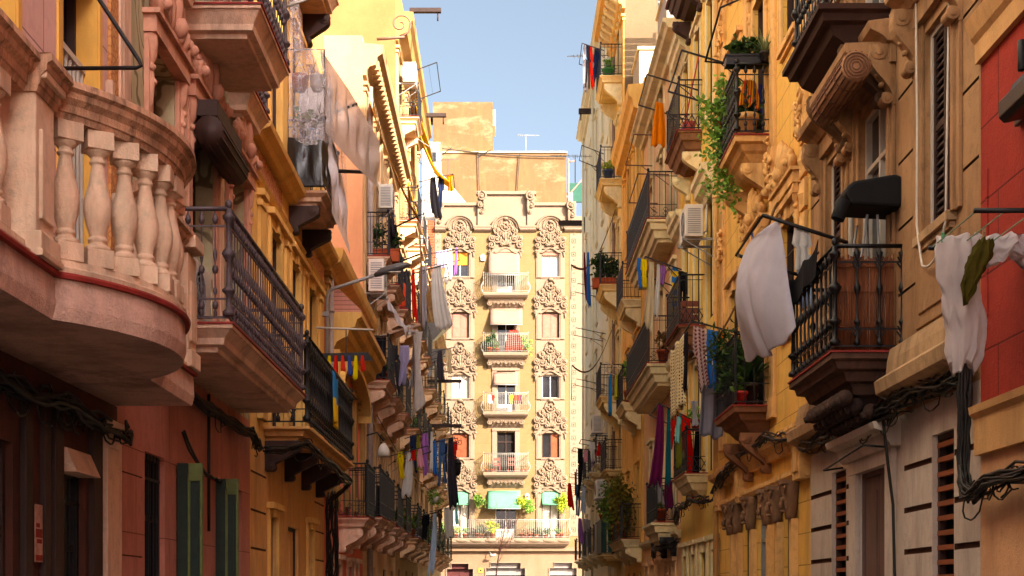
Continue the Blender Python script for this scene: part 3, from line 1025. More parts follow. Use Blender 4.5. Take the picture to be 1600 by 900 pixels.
# ================================================================== L1 : stone balcony house
b = Bld('lilac plastered house with the bowed stone balustrade balcony over a dark shopfront', 'L', 0.5, 11.42, 23, W_L1, W_GROOVE, name='town_house', cat='house')
L1 = b
YREV = plaster('yellow painted reveal', '#cf9440', '#bd8434', streak=.35)
for u, w in ((8.3, 1.5), (10.42, .9), (5.6, 1.2)):
    b.win(u, 3.6, w, 2.95, 'dark', BROWNW, sill=False, dn=.2)
    s = MB()
    for x0, x1 in ((u - w / 2 + .001, u - w / 2 + .012), (u + w / 2 - .012, u + w / 2 - .001)):
        s.box('L', x0, x1, 3.6, 6.54, -.2, .004)
    s.box('L', u - w / 2 - .1, u - w / 2, 3.6, 6.6, .001, .02); s.box('L', u + w / 2, u + w / 2 + .07, 3.6, 6.6, .001, .02)
    b.part('reveal', s, YREV)
    g = MB()
    for k in range(9):
        uu = u - w / 2 + .06 + (w - .12) * k / 8; g.box('L', uu - .012, uu + .012, 3.7, 5.9, -.12, -.1)
    g.box('L', u - w / 2 + .02, u + w / 2 - .02, 5.9, 5.95, -.13, -.09)
    b.part('grille', g, WHITEF)
s = MB(); s.box('L', 11.14, 11.36, 3.6, 9, .001, .03); b.part('floral_strip', s, W_FLOR)
s = MB(); s.box('L', 11.08, 11.14, 5.35, 5.95, .001, .06); s.box('L', 11.36, 11.40, 3.6, 9, .001, .05); b.part('trim', s, W_STONEP)
b.pil(10.92, 11.13, 0, 3.12, .07, W_STONEP); b.pil(11.19, 11.39, 0, 3.12, .05, W_STONEP, caps=False)
for u0, u1 in ((9.12, 9.25), (9.5, 9.62), (9.72, 9.9), (10.62, 10.85), (7.3, 7.5)):
    b.pil(u0, u1, 0, 3.05, .05, BROWNW, caps=False)
b.win(10.26, 0, .58, 2.66, 'bars', IRON, sill=False, name='door'); b.win(8.35, 0, 1.3, 2.72, 'dark', BROWNW, sill=False, name='door'); b.win(6.2, 0, 1.4, 2.7, 'dark', BROWNW, sill=False, name='door')
s = MB(); s.prism('L', [(2.62, -.1), (2.62, .12), (2.8, .04), (2.82, -.1)], 9.98, 10.56); b.part('lintel', s, W_STONEP)
b.finish([(3.3, W_L1G, 'shop_front'), (8.5, W_L1, 'wall'), (23, W_BOUNCE, 'upper_wall')])


# the stone balcony: plan outline (u, n), bowed in the middle
def bow_n(u):
    Rr, sag = 1.498, .46
    return .67 + math.sqrt(max(0, Rr * Rr - (u - 8.88) ** 2)) - (Rr - sag)
PATH = [(2.0, .65), (7.42, .65), (7.42, .72), (7.76, .72), (7.76, .67)]
PATH += [(7.8 + 2.16 * i / 22, bow_n(7.8 + 2.16 * i / 22)) for i in range(23)]
PATH += [(10.02, .66), (11.36, .65)]


def sweep(m, path, prof, closed=False, cap=True):
    n = len(path); k = len(prof); vs = []
    for i, (u, w) in enumerate(path):
        a = path[max(0, i - 1)]; c = path[min(n - 1, i + 1)]
        t = Vector((c[0] - a[0], c[1] - a[1])).normalized()
        nr = Vector((-t.y, t.x))
        for dn, z in prof:
            vs.append(P('L', u + nr.x * dn, z, w + nr.y * dn))
    fs = []
    for i in range(n - 1):
        for j in range(k if closed else k - 1):
            fs.append((i * k + j, i * k + (j + 1) % k, (i + 1) * k + (j + 1) % k, (i + 1) * k + j))
    if closed and cap:
        fs.append(tuple(range(k))[::-1]); fs.append(tuple(range((n - 1) * k, n * k)))
    m.add(vs, fs)

W_BAL = plaster('weathered pink balcony stone', '#d2a88c', '#b8896c', dirt='#3c2418', streak=.62, bump=.45)
W_BALR = plaster('mossy balcony coping stone', '#c09474', '#9a6e50', dirt='#2a1c10', streak=.8, bump=.6, scale=1.4, drip=.6)
W_SLABP = plaster('rough pink balcony render', '#c29c8a', '#aa8470', dirt='#6a4034', streak=.6, bump=1.0, scale=.9, patch='#a08070')
SM_PATH = [p for i, p in enumerate(PATH) if i not in (1, 2, 3, 4)]
m = MB()
sweep(m, SM_PATH, [(0.0, 3.30), (0.02, 3.38), (.01, 3.545)])
vs = []
for u, n in SM_PATH: vs += [P('L', u, 3.30, n), P('L', u, 3.30, 0)]
m.add(vs, [(2 * i, 2 * i + 1, 2 * i + 3, 2 * i + 2) for i in range(len(SM_PATH) - 1)])
vs = []
for u, n in SM_PATH: vs += [P('L', u, 3.57, n), P('L', u, 3.57, 0)]
m.add(vs, [(2 * i, 2 * i + 1, 2 * i + 3, 2 * i + 2) for i in range(len(SM_PATH) - 1)])
m.quad(P('L', 11.36, 3.30, 0), P('L', 11.36, 3.30, .65), P('L', 11.36, 3.57, .65), P('L', 11.36, 3.57, 0))
BALC = b.part('balcony', m, W_SLABP)
m = MB(); sweep(m, SM_PATH, [(-.05, 3.545), (.045, 3.545), (.05, 3.565), (.04, 3.58), (-.05, 3.58)], True); m.build('floor_edge', REDLIP, BALC)
m = MB(); sweep(m, PATH, [(-.17, 3.58), (.025, 3.58), (.03, 3.61), (.0, 3.625), (-.005, 3.665), (-.16, 3.665)], True); m.build('base_rail', W_BAL, BALC, .004)
m = MB(); sweep(m, PATH, [(-.16, 4.485), (-.01, 4.485), (.0, 4.52), (.012, 4.525), (.015, 4.57), (.03, 4.585), (.05, 4.60), (.055, 4.635), (.085, 4.65), (.08, 4.69), (-.2, 4.70), (-.2, 4.62), (-.165, 4.6)], True)
m.build('coping', W_BALR, BALC, .006)
BALU = [(.07, 0), (.074, .012), (.07, .028), (.05, .036), (.047, .05), (.056, .06), (.056, .075), (.044, .085), (.05, .11), (.064, .16), (.075, .21), (.079, .26), (.076, .3), (.066, .35), (.053, .4), (.044, .45), (.038, .49), (.035, .52), (.045, .527), (.048, .538), (.04, .548), (.038, .565), (.05, .575), (.066, .592), (.07, .602)]


def baluster(u, n, ang, sc=1.0):
    q = MB(); x, y, z = P('L', u, 0, n)
    q.wbox((x, y, 3.665 + .055), (.15 * sc, .15 * sc, .11), 0, ang)
    q.lathe((x, y, 3.775), [(r * sc, zz_) for r, zz_ in BALU], 20)
    q.wbox((x, y, 4.431), (.15 * sc, .15 * sc, .108), 0, ang)
    q.build('baluster', W_BAL, BALC, .004)

u = 2.2
while u < 7.3: baluster(u, .57, 0); u += .215
dist = 0; last = None
for i in range(10):
    a = -1.0 + 2.0 * i / 9
    th = a * .72
    uu = 8.88 + (1.498 - .08) * math.sin(th); nn = .67 + (1.498 - .08) * math.cos(th) - (1.498 - .46)
    baluster(uu, nn, -th, 1.06)
for uu in (10.2, 10.42, 10.64, 10.86): baluster(uu, .57, 0, .85)
for (u0, u1, n1) in ((7.44, 7.74, .70), (9.9, 10.05, .68), (11.05, 11.34, .69)):
    q = MB(); q.box('L', u0, u1, 3.64, 4.52, n1 - .26, n1); q.box('L', u0 + .05, u1 - .05, 3.8, 4.3, n1 - .2, n1 + .02)
    q.box('L', u0 - .015, u1 + .015, 3.582, 3.72, n1 - .28, n1 + .035); q.box('L', u0 - .015, u1 + .015, 4.56, 4.66, n1 - .28, n1 + .065)
    q.build('pier', W_BAL, BALC, .008)

cables('thick bundle of black cables sagging under the bowed stone balcony', [P('L', 6, 3.12, .06), P('L', 8.3, 3.1, .1), P('L', 9.8, 3.12, .1), P('L', 11.1, 3.08, .1), P('L', 11.35, 3.1, .12)], 16, .07, .014, 3, 14)
bar_thing('clothes_bracket', 'bent black rod drying bracket above the stone balustrade', 'bracket', [P('L', 9.9, 5.58, .01), P('L', 9.9, 5.585, .58), P('L', 9.9, 5.6, .615), P('L', 9.9, 5.64, .6), P('L', 9.9, 6.25, .2), P('L', 9.9, 6.45, .01)], .016, IRON)
PAPER = simple('torn poster paper', '#b98a78', .8, 0, .2, .5, 9); PAPR = simple('faded red print', '#8a2c20', .8, 0, .2, .5, 12)
t = thing('poster', 'narrow torn red and white poster pasted on the brown shopfront pilaster', 'poster', P('L', 9.35, 1.9, .06))
q = MB(); q.box('L', 9.27, 9.42, 1.93, 2.33, .051, .055); q.build('paper', PAPER, t)
q = MB()
for (a, c, d, e) in ((9.28, 9.41, 2.1, 2.16), (9.29, 9.36, 2.17, 2.2), (9.28, 9.41, 1.94, 1.98), (9.3, 9.4, 2.06, 2.09)): q.box('L', a, c, d, e, .0555, .0575)
q.build('print', PAPR, t)

# ================================================================== L2 : green sgraffito house
b = Bld('house with green scratched plaster and carved pink door heads above a pink base', 'L', 11.42, 17.35, 23, W_SGRAF, W_GROOVE, name='town_house', cat='house')
GREENSH = simple('old green shutter paint', '#4a5a2c', .55, 0, .35, .3, 7, .15)
for u in (12.9, 14.55, 16.45):
    w = .98 if u != 14.55 else 1.15
    wo = b.win(u, 4.21, w, 2.62, 'dark' if u == 14.55 else 'panel', BROWNW, col=W_STONEP if u != 14.55 else None, sill=False, dn=.22, name='door')
    q = MB(); q.box('L', u - w / 2 - .16, u - w / 2 - .001, 4.25, 6.83, .001, .05); q.box('L', u + w / 2 + .001, u + w / 2 + .16, 4.25, 6.83, .001, .05); q.build('surround', W_CARVE, wo, .008)
    carved_head(b, u, 6.84, w + .34, W_CARVE, wo)
    wo = b.win(u, 7.72, w, 2.6, 'dark', BROWNW, sill=False, dn=.22, name='door')
    q = MB(); q.box('L', u - w / 2 - .14, u - w / 2 - .001, 7.75, 10.4, .001, .05); q.box('L', u + w / 2 + .001, u + w / 2 + .14, 7.75, 10.4, .001, .05); q.build('surround', W_CARVE, wo, .008)
for u in (11.62, 13.72, 15.5, 17.2):
    q = MB(); q.box('L', u - .1, u + .1, 4.25, 12, .001, .035); b.part('strip', q, W_STONEP)
# wooden roller blind in its box over the middle door
q = MB(); q.box('L', 13.9, 15.2, 6.66, 6.83, .06, .32); bo = q.build('blind_box', BROWNW, b.root, .006)
q = MB(); q.tube([P('L', 13.86, 6.5, .24), P('L', 15.24, 6.5, .24)], .15, 14)
for k in range(12):
    a = k * PI / 6; q.tube([P('L', 13.87, 6.5 + .15 * math.sin(a), .24 + .15 * math.cos(a)), P('L', 15.23, 6.5 + .15 * math.sin(a), .24 + .15 * math.cos(a))], .012, 4)
q.build('roller_blind', BROWNW, bo)
B2 = b.balc(12.35, 16.82, 4.21, .78, 'heavy', 1.05, W_STONEP, .25, iron=IRON2, brackets=0)
b.balc(13.68, 15.45, 7.73, .80, 'heavy', 1.05, W_STONEP, .3, iron=IRON2, brackets=0)
b.balc(15.95, 17.0, 7.73, .30, 'heavy', 1.0, W_STONEP, .3, iron=IRON2, brackets=0)
b.balc(12.3, 13.35, 7.73, .30, 'heavy', 1.0, W_STONEP, .3, iron=IRON2, brackets=0)
b.win(12.65, .6, .72, 2.42, 'bars', IRON, sill=False); w1 = b.win(13.95, .4, .95, 2.6, 'dark', BROWNW, sill=False, dn=.2); w2 = b.win(15.72, .4, .85, 2.6, 'dark', BROWNW, sill=False, dn=.2)
SHADEGREEN = simple('shaded green shutter leaf', '#16261c', .5, 0, .35, .4, 7)  # shutter green darkened to paint the leaf that stands in shade
for u_, wo in ((13.44, w1), (15.24, w2)):
    q = MB(); q.box('L', u_ - .02, u_ + .02, .42, 3.02, .02, .125); q.build('shutter', SHADEGREEN, wo, .004)
    q = MB(); q.box('L', u_ - .005, u_ + .03, .42, 3.02, .128, .27)
    for (za, zb) in ((.5, 1.6), (1.78, 2.9)):
        q.box('L', u_ - .03, u_ - .005, za, zb, .128, .15); q.box('L', u_ - .03, u_ - .005, za, zb, .248, .27); q.box('L', u_ - .03, u_ - .005, za, za + .06, .15, .248); q.box('L', u_ - .03, u_ - .005, zb - .06, zb, .15, .248)
        k_ = MB(); k_.box('L', u_ - .012, u_ - .0055, za + .062, zb - .062, .152, .246); k_.box('L', u_ - .02, u_ - .0121, za + .2, zb - .2, .175, .222); k_.build('shutter_panel', SHADEGREEN, wo)  # recess panels coloured dark to paint the shade inside them
    q.build('shutter', simple('lit green shutter leaf', '#5e6a34', .55, 0, .35, .3, 7, .15), wo, .004)  # lighter shutter green painted for the leaf in the light
b.win(16.55, .6, .55, 2.4, 'bars', IRON, sill=False)
b.groove_lines(11.5, 12.2, .6, 3.2, .72, .012)
b.finish([(3.95, W_L2G, 'base_wall'), (10.6, W_SGRAF, 'wall'), (23, W_BOUNCE, 'upper_wall')])
aircon('white air conditioner standing on the long dark iron balcony', 'L', 12.75, 4.22, .8, .62, .3, .12, False, 'out')
cables('black cables bunched beneath the long dark iron balcony', [P('L', 13.0, 3.8, .08), P('L', 15, 3.72, .1), P('L', 16.9, 3.72, .12), P('L', 17.4, 3.6, .14)], 9, .05, .013, 5, 6)
cables('twisted cable hung between two hooks over the green shutters', [P('L', 13.5, 3.35, .06), P('L', 14.2, 3.05, .08), P('L', 14.9, 3.0, .08), P('L', 15.5, 3.02, .06)], 2, .02, .014, 6, 0)
bar_thing('drain_pipe', 'thin dark pipe running down the pink base wall above the shutters', 'pipe', [P('L', 14.72, 3.9, .05), P('L', 14.72, 2.4, .05)], .018, CABLE)
plant('red flowers in a small pot on the sill between the green shutters', P('L', 14.0, .9, .02), .1, .15, None, .2, .12, 60, .06, 'mid', 4)
REDFL = leaf('red petals', '#9a1c14', '#c8342a')

# ================================================================== L3 : ochre house with black balcony
b = Bld('ochre house with a black panelled balcony and a plastic wrapped balcony above it', 'L', 17.35, 24.4, 22, W_OCHRE, W_GROOVE, name='town_house', cat='house', side=W_ORANGE)
for u in (19.2, 21.0, 22.8):
    b.win(u, 4.0, .85, 2.85, 'louver', BROWNW, sur=.14, sill=False, surm=W_OCHRE, name='door')
    b.win(u, 7.85, .85, 2.5, 'dark', BROWNW, sur=.12, sill=False, surm=W_OCHRE, name='door')
    b.win(u, 11.5, .85, 1.8, 'dark', BROWNW, sur=.12, sill=False, name='door')
for u in (18.0, 20.1, 21.9, 23.7):
    b.pil(u - .14, u + .14, 4.05, 7.1, .05, W_OCHRE)
b.belt(7.2, [(0, .001), (0, .05), (.05, .08), (.08, .001)], W_OCHRE)
s = MB()
s.box('L', 17.7, 19.7, 7.32, 7.62, .001, .025); b.part('tile_frieze', s, W_TILE)
s = MB(); s.box('L', 22.2, 24.3, 7.32, 7.62, .001, .025); b.part('tile_frieze', s, W_TILE)
b.belt(7.66, [(0, .001), (0, .12), (.06, .16), (.1, .26), (.16, .28), (.19, .001)], W_OCHRE)
BLKP = simple('black fabric screen', '#141012', .85, 0, .2, .4, 9)
bo = b.balc(18.3, 23.6, 4.02, .62, 'ornate', 1.22, W_OCHRE2, .2, lip=None, brackets=4, brm=BROWNW, brh=.42)
q = MB(); q.box('L', 18.45, 23.5, 4.55, 5.2, .53, .545); q.build('screen', BLKP, bo)
b.balc(20.35, 22.05, 7.85, .58, 'bars', 1.05, W_STONEP, .22, lip=None, brackets=2, brm=BROWNW, brh=.42)
b.balc(20.3, 22.1, 11.45, .55, 'bars', 1.0, W_STONEP, .3, lip=None, brackets=2, brm=BROWNW, brh=.5)
b.groove_lines(17.4, 18.5, .3, 3.6, .5, .03); b.groove_lines(23.2, 24.38, .3, 3.6, .5, .03)
b.win(19.0, .3, .62, 2.5, 'panel', BROWNW, sur=.1, sill=False); b.win(20.9, 0, 1.0, 2.75, 'panel', BROWNW, col=W_OCHRE2, sill=False, name='door'); b.win(22.6, .3, .62, 2.5, 'panel', BROWNW, sur=.1, sill=False)
b.finish([(3.8, W_OCHRE2, 'base_wall'), (13.2, W_OCHRE, 'wall'), (22, W_BOUNCE, 'upper_wall')])
cables('black cables looping along the underside of the black panelled balcony', [P('L', 17.6, 3.6, .15), P('L', 18.3, 3.78, .6), P('L', 20.5, 3.72, .63), P('L', 23.5, 3.7, .6), P('L', 24.2, 3.4, .12)], 8, .05, .013, 9, 5)
cables('tangle of black cables hanging down at the end of the black panelled balcony', [P('L', 24.3, 3.5, .15), P('L', 24.45, 2.6, .14), P('L', 24.6, 1.95, .12)], 14, .1, .016, 10, 10)

# the wrapped balcony
CLEAR = film('clear plastic sheeting', '#b9b0b4', .86, .16); BLACKPL = simple('black plastic sheeting', '#0e0c10', .22, 0, .6, .4, 3, .6)
def tarp(label, pts_top, pts_bot, mat, nx, ny, amp, seed, name='plastic_sheet'):
    rg = random.Random(seed); ph = [rg.uniform(0, 6) for _ in range(4)]
    vs = []
    for j in range(ny + 1):
        v = j / ny
        for i in range(nx + 1):
            s = i / nx * (len(pts_top) - 1); k = min(int(s), len(pts_top) - 2); f = s - k
            a = V(pts_top[k]).lerp(V(pts_top[k + 1]), f); c = V(pts_bot[k]).lerp(V(pts_bot[k + 1]), f)
            p = a.lerp(c, v)
            d = amp * math.sin(PI * min(1, v * 1.1)) * (math.sin(i * 1.1 + ph[0] + 2 * v) + .6 * math.sin(i * 2.3 + ph[1] - 3 * v) + .5 * math.sin(v * 9 + i * .4 + ph[2]))
            vs.append((p.x + d * .8, p.y - d * .6, p.z + d * .2))
    m = MB(); m.add(vs, [(j * (nx + 1) + i, j * (nx + 1) + i + 1, (j + 1) * (nx + 1) + i + 1, (j + 1) * (nx + 1) + i) for j in range(ny) for i in range(nx)], 0, True)
    return tag(m.build(name, mat, None, 0, tuple(pts_bot[0])), label, 'plastic sheet')

tarp('clear crumpled plastic sheet rising to a point over the wrapped balcony', [P('L', 20.3, 10.75, .02), P('L', 20.3, 10.7, .16)], [P('L', 20.28, 9.9, .02), P('L', 20.27, 9.93, .27), P('L', 20.28, 9.93, .54)], CLEAR, 22, 16, .025, 4)
tarp('clear crumpled plastic sheet wrapped round the high ochre balcony', [P('L', 20.3, 9.94, .02), P('L', 20.27, 9.95, .3), P('L', 20.3, 9.94, .55), P('L', 20.8, 9.8, .64), P('L', 22.0, 9.5, .66)],
     [P('L', 20.28, 8.62, .02), P('L', 20.2, 8.46, .3), P('L', 20.26, 8.5, .56), P('L', 20.6, 8.6, .68), P('L', 22.1, 8.0, .7)], CLEAR, 44, 30, .03, 4)
tarp('brownish plastic flap stretched from the wrapped balcony out to the poles', [P('L', 20.3, 9.96, .5), P('L', 21.0, 9.6, .85), P('L', 21.8, 9.05, 1.26)], [P('L', 20.4, 8.75, .55), P('L', 21.2, 8.5, .9), P('L', 21.9, 8.35, 1.2)], film('brownish plastic sheeting', '#a09088', .34, .3), 30, 24, .05, 14)
bar_thing('frame', 'thin dark frame bars carrying the clear sheet of the wrapped balcony', 'frame', [P('L', 20.32, 8.0, .56), P('L', 20.32, 9.95, .56), P('L', 20.32, 9.95, .0)], .014, IRON, 5)
t = thing('panel', 'whitish panel standing behind the clear plastic sheet', 'panel', P('L', 21.3, 8.9, .3)); q = MB(); q.box('L', 21.28, 21.3, 8.7, 9.75, .04, .56); q.build('board', simple('whitish board', '#b8aeac', .7), t)
tarp('glossy black plastic sheet tied over the lower rail of the wrapped balcony', [P('L', 20.25, 8.6, .02), P('L', 20.24, 8.55, .56), P('L', 20.4, 8.5, .6)], [P('L', 20.25, 7.87, .02), P('L', 20.24, 7.87, .57), P('L', 20.4, 7.87, .61)], BLACKPL, 22, 12, .02, 5)
tarp('milky plastic strip hanging off the corner of the wrapped balcony', [P('L', 20.5, 8.7, .62), P('L', 22.0, 8.5, .64)], [P('L', 20.6, 7.55, .64), P('L', 22.1, 7.3, .74)], film('milky plastic strip', '#c0b8bc', .45, .3), 22, 18, .05, 6)
POTRED = simple('oxblood glazed pot', '#6e2420', .35, 0, .5, .2, 8); POTGREY = simple('grey plastic pot', '#8a8484', .6, 0, .3, .2, 8); PLBLUE = simple('blue plastic', '#3a5a8a', .5, 0, .4, .2, 6)
for (lab, n_, mt, r_) in (('oxblood pot hung behind the plastic sheet', .15, POTRED, .13), ('grey plastic pot hung behind the plastic sheet', .42, POTGREY, .11)):
    t = thing('hanging_pot', lab, 'pot', P('L', 20.55, 9.4, n_))
    q = MB(); q.lathe(P('L', 20.55, 9.4, n_), [(r_ * .6, 0), (r_, .08), (r_ * .95, .18), (r_ * 1.1, .2), (r_ * 1.1, .24), (r_ * .9, .24), (.01, .2)], 12); q.build('bowl', mt, t)
    q = MB(); q.tube([P('L', 20.55, 9.62, n_ - r_), P('L', 20.55, 9.9, n_), P('L', 20.55, 9.62, n_ + r_)], .008, 4); q.build('hanger', IRON, t)
plant('leafy succulent in a blue planter behind the plastic sheet', P('L', 20.6, 8.62, .3), .14, .2, PLBLUE, .24, .2, 70, .17, 'dark', 21)
bar_thing('pole', 'upper dark pole propping the plastic flap of the wrapped balcony', 'pole', [P('L', 20.6, 8.95, .3), P('L', 21.2, 9.45, .95)], .03, IRON)
bar_thing('pole', 'lower dark pole holding the flap edge of the wrapped balcony', 'pole', [P('L', 20.9, 8.3, .55), P('L', 22.0, 8.62, 1.15)], .03, IRON)
bar_thing('pole', 'short grey tube sticking out above the plastic wrapped balcony', 'pole', [P('L', 20.0, 10.45, .0), P('L', 20.2, 10.72, .5)], .025, GREYM)
tag(cloth('blue and yellow striped cloth flag on the black panelled balcony', P('L', 20.45, 5.12, .67), P('L', 20.95, 5.06, .68), .78, fab('#2f7db8'), 'flag', folds=1, amp=.06, seed=3), 'blue and yellow flag hung on the black panelled balcony', 'flag')
f = bpy.data.objects['flag']
nt = f.data.materials[0].node_tree; bs = nt.nodes['Principled BSDF']
tc = nt.nodes.new('ShaderNodeTexCoord'); sp = nt.nodes.new('ShaderNodeSeparateXYZ'); nt.links.new(tc.outputs['UV'], sp.inputs[0])
f.data.materials[0] = f.data.materials[0].copy(); nt = f.data.materials[0].node_tree; bs = nt.nodes['Principled BSDF']
tc = [n for n in nt.nodes if n.bl_idname == 'ShaderNodeTexCoord'][-1]; sp = [n for n in nt.nodes if n.bl_idname == 'ShaderNodeSeparateXYZ'][-1]
cc = mix(nt, ramp(nt, sp.outputs[1], .62, .64), lin('#e0b824'), lin('#2f7db8'))
mr = nt.nodes.new('ShaderNodeMath'); mr.operation = 'ADD'; mr.inputs[1].default_value = 1.03
nt.links.new(sp.outputs[1], mr.inputs[0]); nt.links.new(mr.outputs[0], [n for n in nt.nodes if n.bl_idname == 'ShaderNodeValToRGB'][-1].inputs[0])
for n in nt.nodes:
    if n.bl_idname in ('ShaderNodeBsdfPrincipled',): nt.links.new(cc, n.inputs['Base Color'])
    if n.bl_idname == 'ShaderNodeBsdfTranslucent': nt.links.new(cc, n.inputs['Color'])
# peg hanger with bright strips
t = thing('peg_hanger', 'white bar peg hanger with red and yellow socks over the black balcony', 'peg hanger', P('L', 22.8, 6.1, .5))
q = MB(); q.tube([P('L', 22.6, 6.2, .12), P('L', 22.9, 6.22, 1.05)], .02, 5); q.build('arm', WHITEF, t)
q = MB()
for k in range(8):
    q.tube([P('L', 22.4 + .1 * k, 5.72, .2), P('L', 22.5 + .1 * k, 5.76, 1.0)], .012, 4)
q.tube([P('L', 22.75, 6.2, .6), P('L', 22.75, 5.74, .6)], .012, 4); q.build('pegs', IRON, t)
for k, c in enumerate(('#b3271e', '#d9b81f', '#b3271e', '#c43a2a', '#3b4a8a', '#d9b81f', '#a8281e')):
    n_ = .2 + .11 * k
    cloth(('%s sock on the peg hanger, %s' % ({'#b3271e': 'red', '#d9b81f': 'yellow', '#c43a2a': 'bright red', '#3b4a8a': 'blue', '#a8281e': 'dark red'}[c], ['next the wall', 'second from the wall', 'third from the wall', 'in the middle', 'third from the tip', 'second from the tip', 'at the tip'][k])),
          P('L', 22.5, 5.72, n_), P('L', 22.56, 5.72, n_ + .07), .26 + .07 * (k % 3), fab(c), 'towel', 'sock', 'sock', 1, .1, 30 + k, 'socks on the peg hanger', nx=4, ny=5)

# ================================================================== L4 : low red house with arched hood
b = Bld('low two storey house with red panels and an arched hood between taller neighbours', 'L', 24.4, 31.0, 8.1, W_RED, W_GROOVE, name='town_house', cat='house')
for u in (24.6, 26.0, 27.6, 29.2, 30.8): b.pil(u - .13, u + .13, 3.5, 7.6, .07, W_SUN)
b.belt(7.6, [(0, .001), (0, .1), (.08, .14), (.16, .3), (.26, .34), (.4, .36), (.44, .001)], W_OCHRE)
for u in (25.3, 26.8, 28.4, 30.0): b.win(u, 3.4, .8, 2.4, 'louver', BROWNW, sur=.1, sill=False, surm=W_SUN, name='door')
m = MB(); N = 16
m.prism('L', [(6.3, .002), (6.3, .1), (6.42, .16), (6.5, .3), (6.52, .36), (6.66, .4), (6.7, .5), (6.84, .54), (6.88, .62), (6.97, .62), (6.97, .002)], 25.0, 30.2)
arc = [(27.6 + 2.5 * math.cos(PI * (1 - i / N)), 5.55 + .75 * math.sin(PI * i / N)) for i in range(N + 1)]
for i in range(N):
    (a0, z0), (a1, z1) = arc[i], arc[i + 1]
    m.plate('L', [(a0, 6.299), (a1, 6.299), (a1, z1), (a0, z0)], .002, .2)
    m.plate('L', [(a0, z0 + .12), (a1, z1 + .12), (a1, z1), (a0, z0)], .2, .3)
hd = b.part('arched_hood', m, W_OCHRE)
m = MB(); m.prism('L', [(6.975, .002), (6.975, .6), (7.03, .6), (7.5, .1), (7.5, .002)], 25.1, 30.1)
m.build('tiled_cap', plaster('pinkish tile', '#b07868', '#9a6456', course=(.22, .08, 'Y', .01)), hd)
b.balc(26.5, 28.0, 3.25, .6, 'scroll', 1.05, W_STONEP, .25, brackets=2, sidepanel=[('front', BLKP)])
b.balc(29.0, 30.7, 3.4, .62, 'bars', 1.05, W_STONEP, .25, brackets=2)
for u in (25.2, 26.4, 28.3, 29.6): b.win(u, 0, .62, 2.3, 'bars', BROWNW, sill=False, name='door', sur=.1, surm=W_STONEP)
b.pipe(24.75, 3.3, 7.6)
b.finish([(3.1, W_RED, 'base_wall'), (8.1, W_RED, 'wall')])

# street lamp on its long arm
t = thing('street_lamp', 'grey cobra head street lamp on a long curved wall arm', 'street lamp', P('L', 24.1, 6.6, .05))
q = MB(); q.tube([P('L', 24.1, 5.6, .1), P('L', 24.1, 7.0, .1), P('L', 24.1, 7.13, .13), P('L', 24.1, 7.2, .22), P('L', 24.1, 7.45, 1.0)], .03, 8)
for z_ in (5.8, 6.7): q.box('L', 24.05, 24.15, z_, z_ + .08, .001, .14)
q.build('arm', GREYM, t)
q = MB(); q.tube([P('L', 24.1, 7.43, .95), P('L', 24.1, 7.5, 1.08), P('L', 24.1, 7.58, 1.35), P('L', 24.1, 7.62, 1.52), P('L', 24.1, 7.625, 1.6)], [.035, .07, .075, .055, .02], 10)
q.build('lamp_head', simple('dark grey lamp housing', '#5a5556', .45, .3, .4, .2, 6), t)
q = MB(); q.box('L', 24.05, 24.15, 7.48, 7.5, 1.12, 1.42); q.build('lens', WHITEF, t)

# ================================================================== L5 : four storeys, cream cornice
b = Bld('four storey peach house with a pale bracketed cornice and an orange blank flank', 'L', 31.0, 40.2, 14.6, W_PEACH, W_GROOVE, name='town_house', cat='house', side=W_ORANGE)
W_TRIM = plaster('pale window trim', '#d2ac7c', '#bb925f', dirt='#70482c', streak=.5, gain=.75)
COLS5 = (32.3, 35.2, 38.1)
for fl, z in enumerate((3.45, 6.75, 9.65, 12.3)):
    for u in COLS5:
        b.win(u, z, .85, 2.25 if fl < 3 else 1.7, ('louver', 'dark', 'louver', 'dark')[(fl + int(u)) % 4], BROWNW, sur=.13, surm=W_TRIM, sill=False, name='door')
        if fl < 3:
            b.balc(u - .85, u + .85, z, .58, ('bars', 'scroll', 'bars')[fl], 1.02, W_STONEP if fl else W_STONEP, .25, brackets=2, brh=.4)
for u in (31.3, 33.7, 36.6, 39.9): b.pil(u - .16, u + .16, 3.4, 13.6, .06, W_TRIM)
b.pipe(31.75, .2, 13.7, .1, .07)
b.belt(13.7, [(0, .001), (0, .08), (.12, .1), (.2, .16), (.24, .3), (.42, .34), (.5, .46), (.7, .48), (.74, .001)], W_TRIM)
q = MB(); u = 31.2
while u < 40: q.box('L', u, u + .12, 13.9, 14.1, .1, .36); u += .32
b.part('dentil_course', q, W_TRIM)
b.win(33.6, 0, .8, 2.4, 'dark', BROWNW, sill=False, name='door'); b.win(36.6, 0, .8, 2.4, 'dark', BROWNW, sill=False, name='door'); b.win(39, 0, .7, 2.4, 'bars', BROWNW, sill=False, name='door')
q = MB(); q.plate('L', [(30.99, 10.6), (30.985, 10.6), (30.985, 10.9), (30.99, 10.9)], -.9, -.6); b.part('wall_vent', q, BROWNW)
b.finish()

